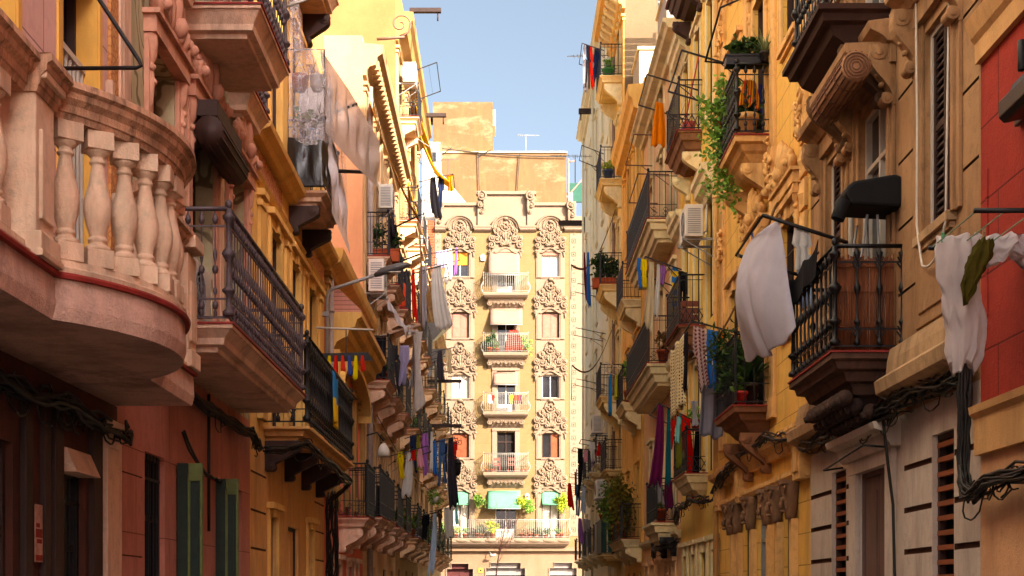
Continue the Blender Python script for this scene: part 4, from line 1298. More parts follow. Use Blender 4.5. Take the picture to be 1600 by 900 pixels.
# ================================================================== L6
b = Bld('tall sunlit sandy yellow house with a strong cornice, sixth along the shaded row', 'L', 40.2, 50.5, 20.6, W_SUN, W_GROOVE, name='town_house', cat='house', side=plaster('amber flank dimmed for sun', '#cf9458', '#c0844a', dirt='#8a5a34', streak=.35, mott=.8, gain=.45))  # flank is a copy of the orange render, darkened to offset direct sun
for fl, z in enumerate((3.5, 6.9, 10.2, 13.4, 16.6)):
    for u in (42.6, 45.6, 48.6):
        b.win(u, z, .9, 2.2 if fl < 4 else 1.6, ('dark', 'louver', 'dark')[(fl + int(u)) % 3], BROWNW, sur=.14, surm=W_TRIM, sill=False, name='door')
        if not (fl == 4 and u > 43): b.balc(u - .8, u + .8, z, .6, ('bars', 'scroll')[fl % 2], 1.0, W_TAN, .24, brackets=2, brh=.4)
for u in (40.5, 44.1, 47.1, 50.2): b.pil(u - .18, u + .18, 3.2, 18.2, .07, W_TRIM)
b.belt(18.3, [(0, .001), (0, .08), (.15, .12), (.25, .35), (.5, .42), (.6, .52), (.85, .54), (.9, .001)], W_SUN)
for u in (41.7, 44.6, 47.6): b.win(u, 0, .8, 2.5, 'dark', BROWNW, sill=False, name='door')
b.finish()

# ================================================================== L7
b = Bld('shadowy tan tenement crowded with racks and washing beside the end of the street', 'L', 50.5, 68.5, 14.2, W_TAN, W_GROOVE, name='town_house', cat='house')
for fl, z in enumerate((3.5, 6.6, 9.6, 12.0)):
    for u in (52.2, 55.8, 59.6, 63.4, 66.8):
        b.win(u, z, .9, 2.1 if fl < 3 else 1.6, ('dark', 'louver', 'dark')[(fl + int(u)) % 3], BROWNW, sur=.13, surm=W_TRIM, sill=False, name='door')
        if fl < 3: b.balc(u - .8, u + .8, z, .62, ('bars', 'scroll')[(fl + int(u)) % 2], 1.0, W_TAN, .24, brackets=2, brh=.4)
b.belt(13.5, CORN, W_TAN)
for u in (54, 57.7, 61.5, 65.1): b.win(u, 0, .9, 2.5, 'dark', BROWNW, sill=False, name='door')
b.finish()
# ================================================================== palette
W_R1 = plaster('brick red render', '#a93322', '#8e281a', dirt='#4a1812', streak=.5, course=(1.35, .62, 'Y', .01), ccol='#6a1c14', bump=.6, gain=1.0)
W_R1B = plaster('buff stone band', '#b98c58', '#9a7040', dirt='#54381e', streak=.4, bump=.5)
W_R1G = plaster('stained buff render', '#b98a62', '#a5764e', dirt='#5a3420', streak=.35, bump=.5)
W_R2 = plaster('brown limestone', '#94704c', '#785436', dirt='#2a1810', streak=.7, bump=.45)
W_R2T = plaster('pale worn stone', '#a3845f', '#86684a', dirt='#33201a', streak=.75, bump=.4)
W_R2G = plaster('lilac grey stone courses', '#b4a496', '#a09084', dirt='#5a4234', streak=.5, bump=.4, gain=1.25)
W_R3 = plaster('golden ochre wall', '#d29a48', '#bd8638', dirt='#5e3a1c', streak=.45, course=(1.1, .42, 'Y', .007))
W_R3T = plaster('cream moulded stone', '#c8985c', '#ae7e48', dirt='#4a2814', streak=.65, bump=.35)
W_R4 = plaster('bright yellow wall', '#e89a48', '#d68636', dirt='#80501e', streak=.35, gain=1.55)
W_R4T = plaster('cream window stone', '#d9b78c', '#c8a376', dirt='#604028', streak=.5)
W_R5 = plaster('salmon wall', '#e69e74', '#cf8a5a', dirt='#84502e', streak=.4)
W_R6 = plaster('amber wall', '#e09a4c', '#cc863a', dirt='#744a20', streak=.45)
W_R7 = plaster('buff wall', '#d3ad74', '#c09a62', dirt='#6e4e2c', streak=.45)
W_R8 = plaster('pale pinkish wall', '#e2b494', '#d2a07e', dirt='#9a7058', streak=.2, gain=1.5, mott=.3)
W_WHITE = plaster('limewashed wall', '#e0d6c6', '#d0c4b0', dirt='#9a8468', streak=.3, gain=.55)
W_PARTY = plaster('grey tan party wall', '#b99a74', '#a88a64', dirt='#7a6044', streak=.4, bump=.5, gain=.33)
DIRON = simple('black cast iron', '#100e10', .45, .3, .45, .5, 22, .2)

# ================================================================== R1 : red house
b = Bld('brick red rendered house with a buff stone band at the edge of the view', 'R', -8, 11.2, 15.5, W_R1, W_GROOVE, name='town_house', cat='house')  # runs on unseen behind the camera, added to shade the left row
b.belt(6.12, [(0, .001), (0, .05), (.16, .055), (.2, .09), (.28, .12), (.34, .14), (.36, .001)], W_R1B, u0=2)
b.belt(2.86, [(0, .001), (0, .06), (.3, .06), (.34, .1), (.4, .11), (.42, .001)], W_R1B, u0=2)
b.win(9.45, 3.9, .7, 2.1, 'dark', WHITEF, sur=.17, surm=W_R1B, sill=True); b.win(8.6, 6.9, .8, 2.4, 'dark', WHITEF, sur=.15, surm=W_R1B)
b.win(9.0, 0, 1.1, 2.3, 'dark', BROWNW, sill=False, name='door'); b.win(7.0, 3.6, 1.0, 2.4, 'dark', WHITEF, sur=.15, surm=W_R1B)
q = MB(); q.prism('R', [(5.3, .02), (5.42, .02), (5.46, .2), (5.42, .24), (5.3, .24), (5.26, .2)], 9.0, 10.15)
q.prism('R', [(5.47, .02), (5.58, .02), (5.54, .15), (5.47, .18)], 9.05, 10.1); q.tube([P('R', 10.05, 5.62, .1), P('R', 10.05, 5.85, .1)], .035, 6); q.box('R', 10.16, 10.34, 5.3, 5.36, .01, .05)
b.part('window_hood', q, DIRON, bevel=.01)
q = MB(); q.plate('R', [(11.02, 4.0), (11.06, 4.0), (11.06, 5.2), (11.02, 5.2)], .001, .012); b.part('trim', q, W_R1)
b.finish([(2.9, W_R1G, 'base_wall'), (15.5, W_R1, 'wall')])

# ================================================================== R2 : carved brown house with black balconies
b = Bld('carved brown stone house with black cast iron balconies over grey louvred ground floor', 'R', 11.2, 17.45, 17, W_R2, plaster('brown joint', '#4c2e20', streak=.3), name='town_house', cat='house')
WINX = (12.3, 14.45, 16.15)
for z in (4.14, 7.8):
    for i, u in enumerate(WINX):
        side = i != 1
        zb = z + (.95 if side else .0); h = (7.0 if z < 5 else 10.6) - zb
        w = .8 if side else 1.1
        wo = b.win(u, zb, w, h, 'louver' if side else 'dark', WHITEF, sill=side, dn=.085, surm=W_R2T, name='window' if side else 'door')
        q = MB()
        for (o, n_, wd) in ((.0, .03, .1), (.1, .06, .07), (.17, .035, .09)):
            for sg in (-1, 1):
                x0 = u + sg * (w / 2 + o + .001); x1 = u + sg * (w / 2 + o + wd)
                q.box('R', min(x0, x1), max(x0, x1), zb - .02, zb + h + .1, .001, n_)
        q.box('R', u - w / 2 - .3, u + w / 2 + .3, zb + h + .101, zb + h + .3, .001, .07)
        q.build('surround', W_R2, wo, .006)
        q = MB(); q.prism('R', [(zb + h + .3, .001), (zb + h + .3, .1), (zb + h + .36, .16), (zb + h + .42, .28), (zb + h + .5, .3), (zb + h + .54, .001)], u - w / 2 - .34, u + w / 2 + .34); q.build('cornice_hood', W_R2, wo, .006)
        for sg in (-1, 1):
            q = MB(); uu = u + sg * (w / 2 + .2); scroll(q, 'R', uu - .07, uu + .07, zb + h + .3, .62, .26)
            for k in range(4): q.blob(P('R', uu, zb + h + .1 - .1 * k, .2 - .035 * k), .035, .045, .03, 6, 4)
            q.build('bracket', W_R2, wo, .004)
        if side:
            q = MB(); q.box('R', u - w / 2 - .2, u + w / 2 + .2, z + .1, zb - .16, .001, .03); q.box('R', u - w / 2 - .05, u + w / 2 + .05, z + .22, zb - .25, .03, .05); q.build('apron', W_R2, wo, .008)
            if z < 5:
                q = MB(); q.box('R', u - w / 2 + .04, u + w / 2 - .04, zb + h - .5, zb + h - .06, -.15, -.12); q.build('blind', simple('amber blind', '#b87a2a', .8, 0, .2, .2, 5), wo)
for (a, c) in ((11.24, 11.64), (12.98, 13.55), (15.35, 15.46), (16.84, 17.4)):
    b.groove_lines(a, c, 4.7, 12, .66, .03)
PEDB = [(0, .001), (0, .16), (.05, .2), (.1, .3), (.22, .32), (.26, .27), (.3, .2), (.42, .19), (.55, .16), (.58, .001)]
b.belt(3.58, PEDB, W_R2T, u0=11.25, u1=13.3, name='base_moulding', bevel=.006); b.belt(3.58, PEDB, W_R2T, u0=15.45, u1=17.45, name='base_moulding', bevel=.006)
SLR = [(3.72, .3, .3), (3.74, .42, .26), (3.84, .46, .22), (3.86, .52, .16), (3.95, .56, .12), (3.97, .64, .06), (4.04, .66, .04), (4.06, .71, -.01), (4.12, .71, -.01)]
RB1 = b.balc(13.4, 15.4, 4.14, .7, 'ornate', 1.05, plaster('soot stained slab', '#6a4a3a', '#523426', dirt='#1e1210', streak=.6, gain=.8, drip=.4), .3, lip=REDLIP, iron=DIRON, brackets=0, rings=SLR)
q = MB()
rg = random.Random(5)
for i in range(8):
    for j in range(4):
        uu = 13.62 + .2 * i + .1 * (j % 2); n_ = .52 - .13 * j; z_ = 3.7 - .07 * j
        q.blob(P('R', uu, z_, n_), .085, .1, .085, 10, 6); q.tube([P('R', uu, z_ - .03, n_ + .05), P('R', uu, z_ - .05, n_ + .1)], [.05, .035], 8)
q.loft('R', 13.65, 15.2, [(3.5, .08, .3), (3.6, .22, .15), (3.715, .45, .05)])
q.build('shell_corbel', plaster('black crusted corbel', '#3c2a22', '#281a16', dirt='#0e0a0a', streak=.6), RB1)
SL2 = [(a + 3.66, n_ + .04, i_) for a, n_, i_ in SLR]; SL2 = [(7.4, .35, .2)] + [(z_ + .0, n_, i_) for z_, n_, i_ in SL2 if z_ > 7.5]
RB2 = b.balc(13.8, 15.6, 7.8, .62, 'heavy', 1.05, plaster('black crusted slab', '#4a3026', '#38241c', dirt='#140c0a', streak=.6, gain=.8), .4, lip=None, iron=DIRON, brackets=2, brm=plaster('sooty bracket stone', '#6e5038', dirt='#1e1210', streak=.6, gain=.9), brh=.62, rings=SL2)
# roll-up cane blind above the balcony door
CANE = simple('split cane', '#a37450', .7, 0, .3, .35, 30, .2)
q = MB(); q.tube([P('R', 13.45, 7.0, .45), P('R', 14.75, 7.0, .45)], .15, 16); wo = q.build('roller_blind', CANE, b.root)
q = MB()
for k in range(16):
    a = k * PI / 8; q.tube([P('R', 13.46, 7.0 + .152 * math.sin(a), .45 + .152 * math.cos(a)), P('R', 14.74, 7.0 + .152 * math.sin(a), .45 + .152 * math.cos(a))], .012, 4)
for uu in (13.7, 14.1, 14.5):
    q.tube([P('R', uu, 7.0 + .166 * math.sin(a * PI / 8), .45 + .166 * math.cos(a * PI / 8)) for a in range(17)], .006, 4)
for j in range(4):
    q.tube([P('R', 13.445, 7.0 + (.13 - .03 * j) * math.sin(a * PI / 8), .45 + (.13 - .03 * j) * math.cos(a * PI / 8)) for a in range(17)], .007, 4)
q.build('cane_slats', simple('dark split cane', '#6e4630', .7, 0, .3, .4, 30), wo)
q = MB(); q.prism('R', [(7.17, .0), (7.17, .42), (7.25, .5), (7.33, .5), (7.35, .001)], 13.7, 15.3); b.part('lintel', q, W_R2)
# ground floor
GR = b.groove
for (a, c) in ((11.22, 11.86), (12.49, 13.35), (15.4, 15.62), (16.33, 17.42)):
    for z_ in (.44, .86, 1.27, 1.69, 2.1, 2.51, 2.93):
        b.rec.append((a, c, z_, z_ + .055))
SLW = simple('red brown louvre wood', '#8a4a2a', .65, 0, .3, .3, 8, .2, (1, .2, 1))
b.win(12.17, .3, .6, 2.88, 'slats', BROWNW, SLW, sill=False); b.win(15.97, .3, .68, 2.88, 'slats', BROWNW, SLW, sill=False)
wo = b.win(14.46, 0, 1.16, 3.05, 'panel', simple('grey brown door paint', '#6a5048', .6, 0, .3, .35, 5, .2, (1, 1, .2)), simple('grey brown door paint', '#6a5048'), sill=False, name='door', dn=.06)
q = MB()
q.box('R', 13.6, 13.875, 0, 3.05, .001, .05); q.box('R', 15.045, 15.32, 0, 3.05, .001, .05); q.box('R', 13.6, 15.32, 3.051, 3.2, .001, .06)
q.prism('R', [(3.2, .001), (3.2, .1), (3.26, .14), (3.34, .16), (3.37, .27), (3.44, .29), (3.47, .001)], 13.45, 15.45); q.build('surround', W_R2G, wo, .006)
b.finish([(3.5, W_R2G, 'base_wall'), (17, W_R2, 'wall')])
q = MB(); q.tube([P('R', 13.6, 3.2, .12), P('R', 13.6, 3.22, .34), P('R', 15.3, 3.12, .34), P('R', 15.3, 3.15, .12)], .012, 5)
tag(q.build('awning_rod', IRON, None, 0, P('R', 13.6, 3.2, .12)), 'thin bent iron rod across the head of the grey brown door', 'rod')

# reed mat, laundry frame cover and other things on the black balcony
q = MB(); rg = random.Random(8); n_ = .06
while n_ < .66:
    w = rg.uniform(.008, .016); z1 = 5.1 + rg.uniform(-.04, .03); x = rg.uniform(-.006, .006)
    q.tube([P('R', 13.52 + x, 4.16, n_), P('R', 13.52 - x, 4.6, n_ + rg.uniform(-.006, .006)), P('R', 13.52 + x, z1, n_)], w * .6, 5); n_ += w * .95
for z_ in (4.4, 4.75, 5.0): q.tube([P('R', 13.505, z_, .05), P('R', 13.505, z_, .66)], .005, 4)
tag(q.build('reed_mat', simple('brown reed', '#7c4526', .75, 0, .25, .55, 25, .2, (1, 1, .1)), None, 0, P('R', 13.52, 4.16, .3)), 'brown reed mat tied inside the narrow end of the black balcony', 'reed mat')
t = thing('covered_rack', 'folding rack draped with a black fabric cover standing over the black balcony', 'drying rack', P('R', 14.0, 4.15, .3))
q = MB()
pts = []
def rr_cover(m, u0, u1, z0, z1, n0, n1):
    k = 6; prof = []
    for i in range(k + 1):
        a = PI / 2 * i / k; prof.append((z1 - .12 + .12 * math.sin(a), n1 - .12 + .12 * math.cos(a)))
    for i in range(k + 1):
        a = PI / 2 + PI / 2 * i / k; prof.append((z1 - .12 + .12 * math.sin(a), n0 + .12 + .12 * math.cos(a)))
    for i in range(k + 1):
        a = PI + PI / 2 * i / k; prof.append((z0 + .06 + .06 * math.sin(a), n0 + .06 + .06 * math.cos(a)))
    for i in range(k + 1):
        a = 1.5 * PI + PI / 2 * i / k; prof.append((z0 + .16 + .06 * math.sin(a), n1 - .1 + .06 * math.cos(a)))
    m.prism('R', [(z_ + .17 * (.3 - n_), n_) for z_, n_ in prof], u0, u1)
rr_cover(q, 13.45, 13.95, 5.54, 5.88, -.04, .56)
BLKF = simple('black fabric cover', '#0d0b0d', .75, 0, .25, .5, 4, .3)
q.build('cover', BLKF, t, .05)
q = MB(); q.tube([P('R', 13.5, 5.47, .63), P('R', 13.5, 5.66, .56)], .07, 14); q.build('roll', BLKF, t, .01)
q = MB()
for uu in (13.6, 14.0): q.tube([P('R', uu, 4.15, .12), P('R', uu, 5.55, .2)], .014, 5); q.tube([P('R', uu, 4.15, .5), P('R', uu, 5.55, .3)], .014, 5)
q.build('leg', GREYM, t)
t = thing('chair', 'white arched chair back showing above the black fabric cover', 'chair', P('R', 14.4, 4.15, .2))
q = MB(); q.tube([P('R', 14.4, 4.6, .1), P('R', 14.4, 5.9, .1)] + [P('R', 14.4, 5.95 + .1 * math.sin(PI * i / 8), .18 - .08 * math.cos(PI * i / 8)) for i in range(9)] + [P('R', 14.4, 5.9, .26), P('R', 14.4, 4.6, .26)], .03, 6); q.build('backrest', WHITEF, t)
q = MB(); q.box('R', 14.2, 14.6, 4.56, 4.6, .05, .36); q.build('seat', WHITEF, t, .01)
for uu in (14.24, 14.56):
    for n_ in (.08, .33):
        q = MB(); q.tube([P('R', uu, 4.15, n_), P('R', uu, 4.57, n_)], .018, 5); q.build('leg', WHITEF, t)
cloth('black cloth laid along the rail of the black balcony', P('R', 15.45, 5.3, .7), P('R', 13.9, 5.28, .72), .34, fab('#121114', translucent=.05), 'blanket', folds=2, amp=.01, seed=3, lift=lambda s, v: .1 * s)
cables('heavy tangle of black cables under the stone base mouldings of the brown house', [P('R', 11.25, 3.55, .14), P('R', 12.4, 3.62, .16), P('R', 13.2, 3.55, .2), P('R', 14.5, 3.52, .2), P('R', 15.6, 3.6, .18), P('R', 17.4, 3.62, .16)], 16, .08, .013, 12, 26)
cables('thick black cable drop between the red house and the brown house', [P('R', 11.2, 4.15, .1), P('R', 11.22, 3.4, .12), P('R', 11.25, 2.8, .12), P('R', 11.1, 2.55, .14), P('R', 10.6, 2.62, .14), P('R', 9.0, 2.66, .14)], 20, .06, .013, 13, 18)
cables('white cable looping down from the sill of the pale louvred window', [P('R', 12.75, 8.8, .08), P('R', 12.7, 6.2, .07), P('R', 12.68, 5.2, .08), P('R', 12.45, 4.75, .1), P('R', 12.1, 4.72, .1), P('R', 11.85, 5.0, .08), P('R', 11.8, 7.5, .06)], 1, .0, .012, 3, 0, simple('white cable sheath', '#cdbfae', .5))
cables('black cable hanging down the grey ground floor beside the door', [P('R', 13.4, 3.5, .2), P('R', 13.42, 2.6, .09), P('R', 13.35, 1.3, .08), P('R', 13.1, .9, .06)], 1, 0, .013, 15)

# ================================================================== R3 : golden ornate house
b = Bld('golden ochre house with carved cream window heads and plants on both its balconies', 'R', 17.45, 24.9, 19, W_R3, W_GROOVE, name='town_house', cat='house')
for fl, z in enumerate((4.52, 8.55, 12.2)):
    for u in (18.7, 20.9, 23.1):
        w = .9
        wo = b.win(u, z + (0 if u == 20.9 or fl == 2 else .9), w, (2.45 if u == 20.9 else 1.5) if fl < 2 else 1.6, 'dark', BROWNW, sur=.18, surm=W_R3T, sill=u != 20.9, name='door' if u == 20.9 else 'window')
        if fl < 2 and u < 23: carved_head(b, u, z + 2.72, 1.4, W_R3T, wo)
BARS = W_R3T
for u in (17.75, 19.8, 22.0, 24.3):
    if u != 17.75:
        b.pil(u - .16, u + .16, 4.3, 12.6, .05, W_R3T)
    else:
        q = MB(); z = 4.6
        while z < 12:
            q.box('R', u - .17, u + .17, z, z + .38, .001, .05)
            vs = [P('R', u - .11, z + .19, .0505), P('R', u, z + .04, .0505), P('R', u + .11, z + .19, .0505), P('R', u, z + .34, .0505), P('R', u, z + .19, .11)]
            q.add(vs, [(0, 1, 4), (1, 2, 4), (2, 3, 4), (3, 0, 4)]); z += .44
        b.part('quoin', q, W_R3T, bevel=.006)
    rgx = random.Random(int(u * 10))
    for z in (8.0, 11.9):
        q = MB()
        for k in range(44):
            q.leafblob('R', u + rgx.gauss(0, .1), z + rgx.gauss(0, .15), .08 + rgx.uniform(0, .05), rgx.uniform(0, 6), rgx.uniform(.08, .18), .028, .03)
        q.box('R', u - .15, u + .15, z - .26, z + .26, .001, .08)
        b.part('carved_garland', q, W_R3T)
RG3 = lambda z: [(z - .42, .1, .35), (z - .36, .26, .3), (z - .24, .36, .2), (z - .2, .42, .14), (z - .12, .46, .1), (z - .1, .54, .02), (z - .03, .56, 0), (z - .02, .56, 0)]
PB1 = b.balc(19.95, 21.75, 8.55, .55, 'heavy', 1.05, W_R3T, .4, iron=DIRON, brackets=2, brh=.5, rings=RG3(8.55))
PB2 = b.balc(19.9, 21.7, 4.52, .58, 'bars', 1.05, plaster('brown stained slab', '#7a5036', '#644028', dirt='#2a1810', streak=.6), .4, iron=DIRON, brackets=2, brh=.6, rings=[(z, n_ + .03, i_) for z, n_, i_ in RG3(4.52)])
b.balc(19.9, 21.9, 12.2, .5, 'bars', 1.0, W_R3T, .3, iron=DIRON, brackets=2)
b.belt(3.66, [(0, .001), (0, .08), (.08, .1), (.16, .2), (.24, .22), (.28, .1), (.36, .09), (.38, .001)], W_R3T)
b.belt(3.26, [(0, .001), (0, .08), (.06, .12), (.12, .12), (.14, .001)], W_R3T)
for u in (17.7, 22.2, 24.4):
    q = MB(); q.box('R', u - .22, u + .22, 3.22, 3.86, .001, .14); q.box('R', u - .12, u + .12, 3.32, 3.74, .14, .17); b.part('block', q, W_R3T, bevel=.01)
HEADM = plaster('dark carved capital', '#7a5a40', '#54382a', dirt='#1c120e', streak=.7, bump=.5)
for u in (18.24, 19.2, 19.88, 21.25, 22.45, 23.1):
    b.pil(u - .08, u + .08, 0, 2.74, .1, W_R3T, caps=False)
    q = MB(); q.lathe(P('R', u, 2.73, .09), [(.08, 0), (.09, .1), (.12, .28), (.15, .42), (.165, .49), (.14, .52)], 12, sx=.9)
    for k in (-1, 1):
        q.blob(P('R', u + k * .05, 3.0, .2), .03, .03, .04, 6, 4); q.leafblob('R', u + k * .07, 2.84, .16, PI / 2 + k * .3, .3, .04, .04); q.spiral('R', u + k * .1, 3.16, .2, .06, 1.3, .02, k, 0, 5)
    q.blob(P('R', u, 2.93, .22), .035, .025, .06, 6, 4); q.blob(P('R', u, 2.84, .2), .045, .05, .025, 6, 4)
    q.box('R', u - .15, u + .15, 3.2, 3.258, .001, .24)
    b.part('carved_capital', q, HEADM)
b.win(18.72, 0, .72, 3.15, 'dark', BROWNW, sill=False); b.win(20.55, 0, 1.1, 3.15, 'dark', GREYM, sill=False, name='door'); b.win(21.85, 0, .85, 3.15, 'dark', BROWNW, sill=False)
b.belt(18.2, CORN, W_R3T)
b.pipe(24.75, .2, 18, .09, .05, W_R3T)
b.finish()
cables('black cable bundle along the moulded belt above the carved capitals', [P('R', 17.4, 3.75, .2), P('R', 19.2, 3.98, .24), P('R', 21.5, 3.95, .24), P('R', 23.2, 3.85, .2), P('R', 24.9, 3.6, .14)], 9, .06, .013, 22, 12)

# ================================================================== R4 : bright yellow house
b = Bld('bright yellow house with cream louvred ground floor windows and lattice iron balconies', 'R', 24.9, 30.3, 19.5, W_R4, W_GROOVE, name='town_house', cat='house')
for fl, z in enumerate((4.1, 7.05, 10.95, 14.2)):
    for u in (25.9, 27.6, 29.3):
        b.win(u, z, .82, 2.3 if fl < 3 else 1.6, 'dark' if u == 27.6 else 'louver', BROWNW, sur=.12, surm=W_R4T, sill=False, name='door')
RG4 = lambda z: [(z - .42, .2, .3), (z - .34, .28, .22), (z - .32, .36, .18), (z - .2, .42, .12), (z - .18, .46, .06), (z - .06, .5, .02), (z - .05, .54, -.01), (z - .02, .54, -.01)]
SLB4 = plaster('grimy balcony stone', '#8e6444', '#745034', dirt='#2c1a14', streak=.7, gain=1.0)
b.balc(26.7, 28.7, 10.95, .54, 'lattice', 1.0, SLB4, .4, iron=DIRON, brackets=2, brm=W_R4T, brh=.5, rings=RG4(10.95))
b.balc(26.6, 28.7, 7.05, .54, 'lattice', 1.0, SLB4, .4, iron=DIRON, brackets=0, rings=RG4(7.05))
b.balc(26.3, 28.2, 4.1, .45, 'lattice', .85, W_R4T, .4, iron=DIRON, brackets=0, rings=[(z, n_ - .08, i_) for z, n_, i_ in RG4(4.1)])
b.balc(26.6, 28.6, 14.2, .54, 'lattice', 1.0, BROWNW, .4, iron=DIRON, brackets=2, brm=BROWNW, rings=RG4(14.2))
for u in (25.2, 26.75, 28.45, 30.05): b.pil(u - .13, u + .13, 4.2, 15.4, .05, W_R4, caps=False)
for (z, a, c) in ((9.5, 28.7, 30.28), (6.2, 28.8, 30.28), (13.3, 28.7, 30.28), (9.3, 24.95, 26.5)):
    b.belt(z, [(0, .001), (0, .08), (.1, .12), (.18, .24), (.3, .26), (.34, .32), (.44, .33), (.47, .001)], W_R4T, a, c)
b.belt(18.6, CORN, W_R4T)
for i, u in enumerate((25.35, 26.75, 28.2, 29.5)): b.win(u, 0, .55 if i != 1 else .75, 2.55, 'louver' if i != 1 else 'panel', BROWNW, None if i != 1 else GREYM, sur=.2, surm=W_R4T, sill=False, name='door' if i == 1 else 'window')
b.finish()
aircon('white air conditioner bracketed to the bright yellow wall', 'R', 25.55, 8.42, .8, .6, .34, .26)
cables('black cables bunched above the cream louvred ground floor windows', [P('R', 24.95, 3.5, .12), P('R', 26.5, 3.6, .3), P('R', 28.4, 3.55, .3), P('R', 30.2, 3.3, .12)], 9, .07, .014, 31, 10)

# ================================================================== R5 : salmon house
b = Bld('salmon pink house with two long balconies screened by dark brown panels', 'R', 30.3, 38.4, 15.2, W_R5, W_GROOVE, name='town_house', cat='house')
for fl, z in enumerate((3.4, 7.07, 10.4, 13.0)):
    for u in (31.6, 33.9, 36.3):
        b.win(u, z, .85, 2.3 if fl < 3 else 1.4, ('dark', 'louver', 'dark', 'curtain')[(fl + int(u)) % 4], GREYM, sur=.1, surm=W_R4T, sill=fl == 3, name='door' if fl < 3 else 'window')
BRP = simple('brown corrugated screen', '#7c4630', .7, 0, .3, .35, 9, .2, (1, 14, .3))
RG5 = lambda z: [(z - .5, .42, .24), (z - .44, .44, .22), (z - .42, .5, .16), (z - .26, .54, .12), (z - .24, .6, .06), (z - .1, .63, .04), (z - .08, .7, -.01), (z - .02, .7, -.01)]
for z in (10.4, 7.07):
    b.balc(31.0, 36.4, z, .7, 'scroll', 1.08, W_R4T, .4, iron=DIRON, brackets=0, rings=RG5(z), sidepanel=[('front', BRP)])
    b.belt(z - .36, [(0, .001), (0, .1), (.08, .16), (.2, .26), (.32, .28), (.34, .001)], W_R4T, 30.32, 30.98)
b.balc(31.0, 33.2, 3.4, .5, 'scroll', 1.0, W_R4T, .35, iron=DIRON, brackets=2, brm=DIRON, rings=[(z, n_ - .1, i_) for z, n_, i_ in RG5(3.4)])
b.belt(14.4, CORN, W_R4T)
b.belt(3.0, BELT, W_R4T)
for u in (31.5, 32.9, 34.4, 36.0, 37.5): b.win(u, 0, .6, 2.4, 'dark', BROWNW, sur=.1, sill=False, name='door')
b.finish()
cables('black cable coil slung below the small salmon balcony', [P('R', 30.4, 2.9, .1), P('R', 31.5, 2.8, .4), P('R', 33.2, 2.85, .3), P('R', 35, 2.7, .12)], 8, .07, .015, 33, 10)

# ================================================================== R6 : amber house
b = Bld('amber house with a sloping cornice line, between the salmon and the tall buff house', 'R', 38.4, 44.6, 16.5, W_R6, W_GROOVE, name='town_house', cat='house')
for fl, z in enumerate((3.4, 7.3, 10.3, 13.2)):
    for u in (39.8, 43.0):
        b.win(u, z, .8, 2.1, ('louver', 'dark')[(fl + int(u)) % 2], BROWNW, sur=.12, surm=W_R6, sill=fl == 3, name='door' if fl < 3 else 'window')
for z in (10.3, 7.3): b.balc(38.9, 41.0, z, .6, 'bars', 1.0, W_R4T, .3, brackets=2, brh=.5, lip=None)
b.balc(39.0, 43.5, 3.35, .6, 'bars', 1.0, W_R4T, .3, brackets=3, brh=.4, lip=REDLIP)
b.belt(15.5, [(0, .001), (0, .08), (.1, .12), (.16, .3), (.4, .34), (.5, .44), (.8, .46), (.84, .001)], W_R6)
for u in (38.65, 41.4, 44.3): b.pil(u - .15, u + .15, 3.2, 15.4, .05, W_R6)
for u in (39.6, 41.5, 43.4): b.win(u, 0, .7, 2.4, 'dark', BROWNW, sill=False, name='door')
b.finish()

# ================================================================== R7 : tall buff house with bracketed eaves
b = Bld('tall buff house with deep bracketed eaves against the sky', 'R', 44.6, 49.0, 22.2, W_R7, W_GROOVE, depth=5.2, name='town_house', cat='house', side=W_PARTY)
for fl, z in enumerate((3.1, 8.5, 12.3, 15.9, 19.4)):
    b.win(46.8, z, .9, 2.2 if fl < 4 else 1.8, 'dark', BROWNW, sur=.13, surm=W_R4T, sill=False, name='door')
    if fl: b.balc(45.7, 47.9, z, .75, 'bars', 1.05, W_R7, .28, lip=None, brackets=2, brm=W_R4T, brh=.7)
b.balc(45.7, 47.9, 6.0, .6, 'bars', 1.0, W_R7, .22, lip=None, brackets=1, brh=.3); b.win(46.8, 6.0, .9, 1.9, 'dark', BROWNW, sill=False, name='door')
bo = b.balc(45.6, 48.0, 3.1, .7, 'bars', 1.05, W_R7, .22, lip=None, brackets=1, brh=.3)
q = MB()
for k in range(14): q.box('R', 45.62 + .17 * k, 45.62 + .17 * k + .15, 3.15, 4.3, .7, .715)
for k in range(4): q.box('R', 45.585, 45.6, 3.15, 4.3, .02 + .17 * k, .16 + .17 * k)
q.build('screen', simple('dark green slatted screen', '#123c34', .6, 0, .3, .3, 9), bo)
b.belt(21.2, [(0, .001), (0, .08), (.12, .1), (.16, .2), (.62, .3), (.68, .72), (1.0, .76), (1.04, .001)], W_R6)
for k in range(7):
    q = MB(); uu = 44.9 + .62 * k; scroll(q, 'R', uu - .1, uu + .1, 21.85, .6, .6); b.part('bracket', q, W_R4T)
for u in (44.8, 48.75): b.pil(u - .18, u + .18, 3.0, 21, .06, W_R6)
b.pipe(48.2, 3, 21, .1, .06)
b.finish()

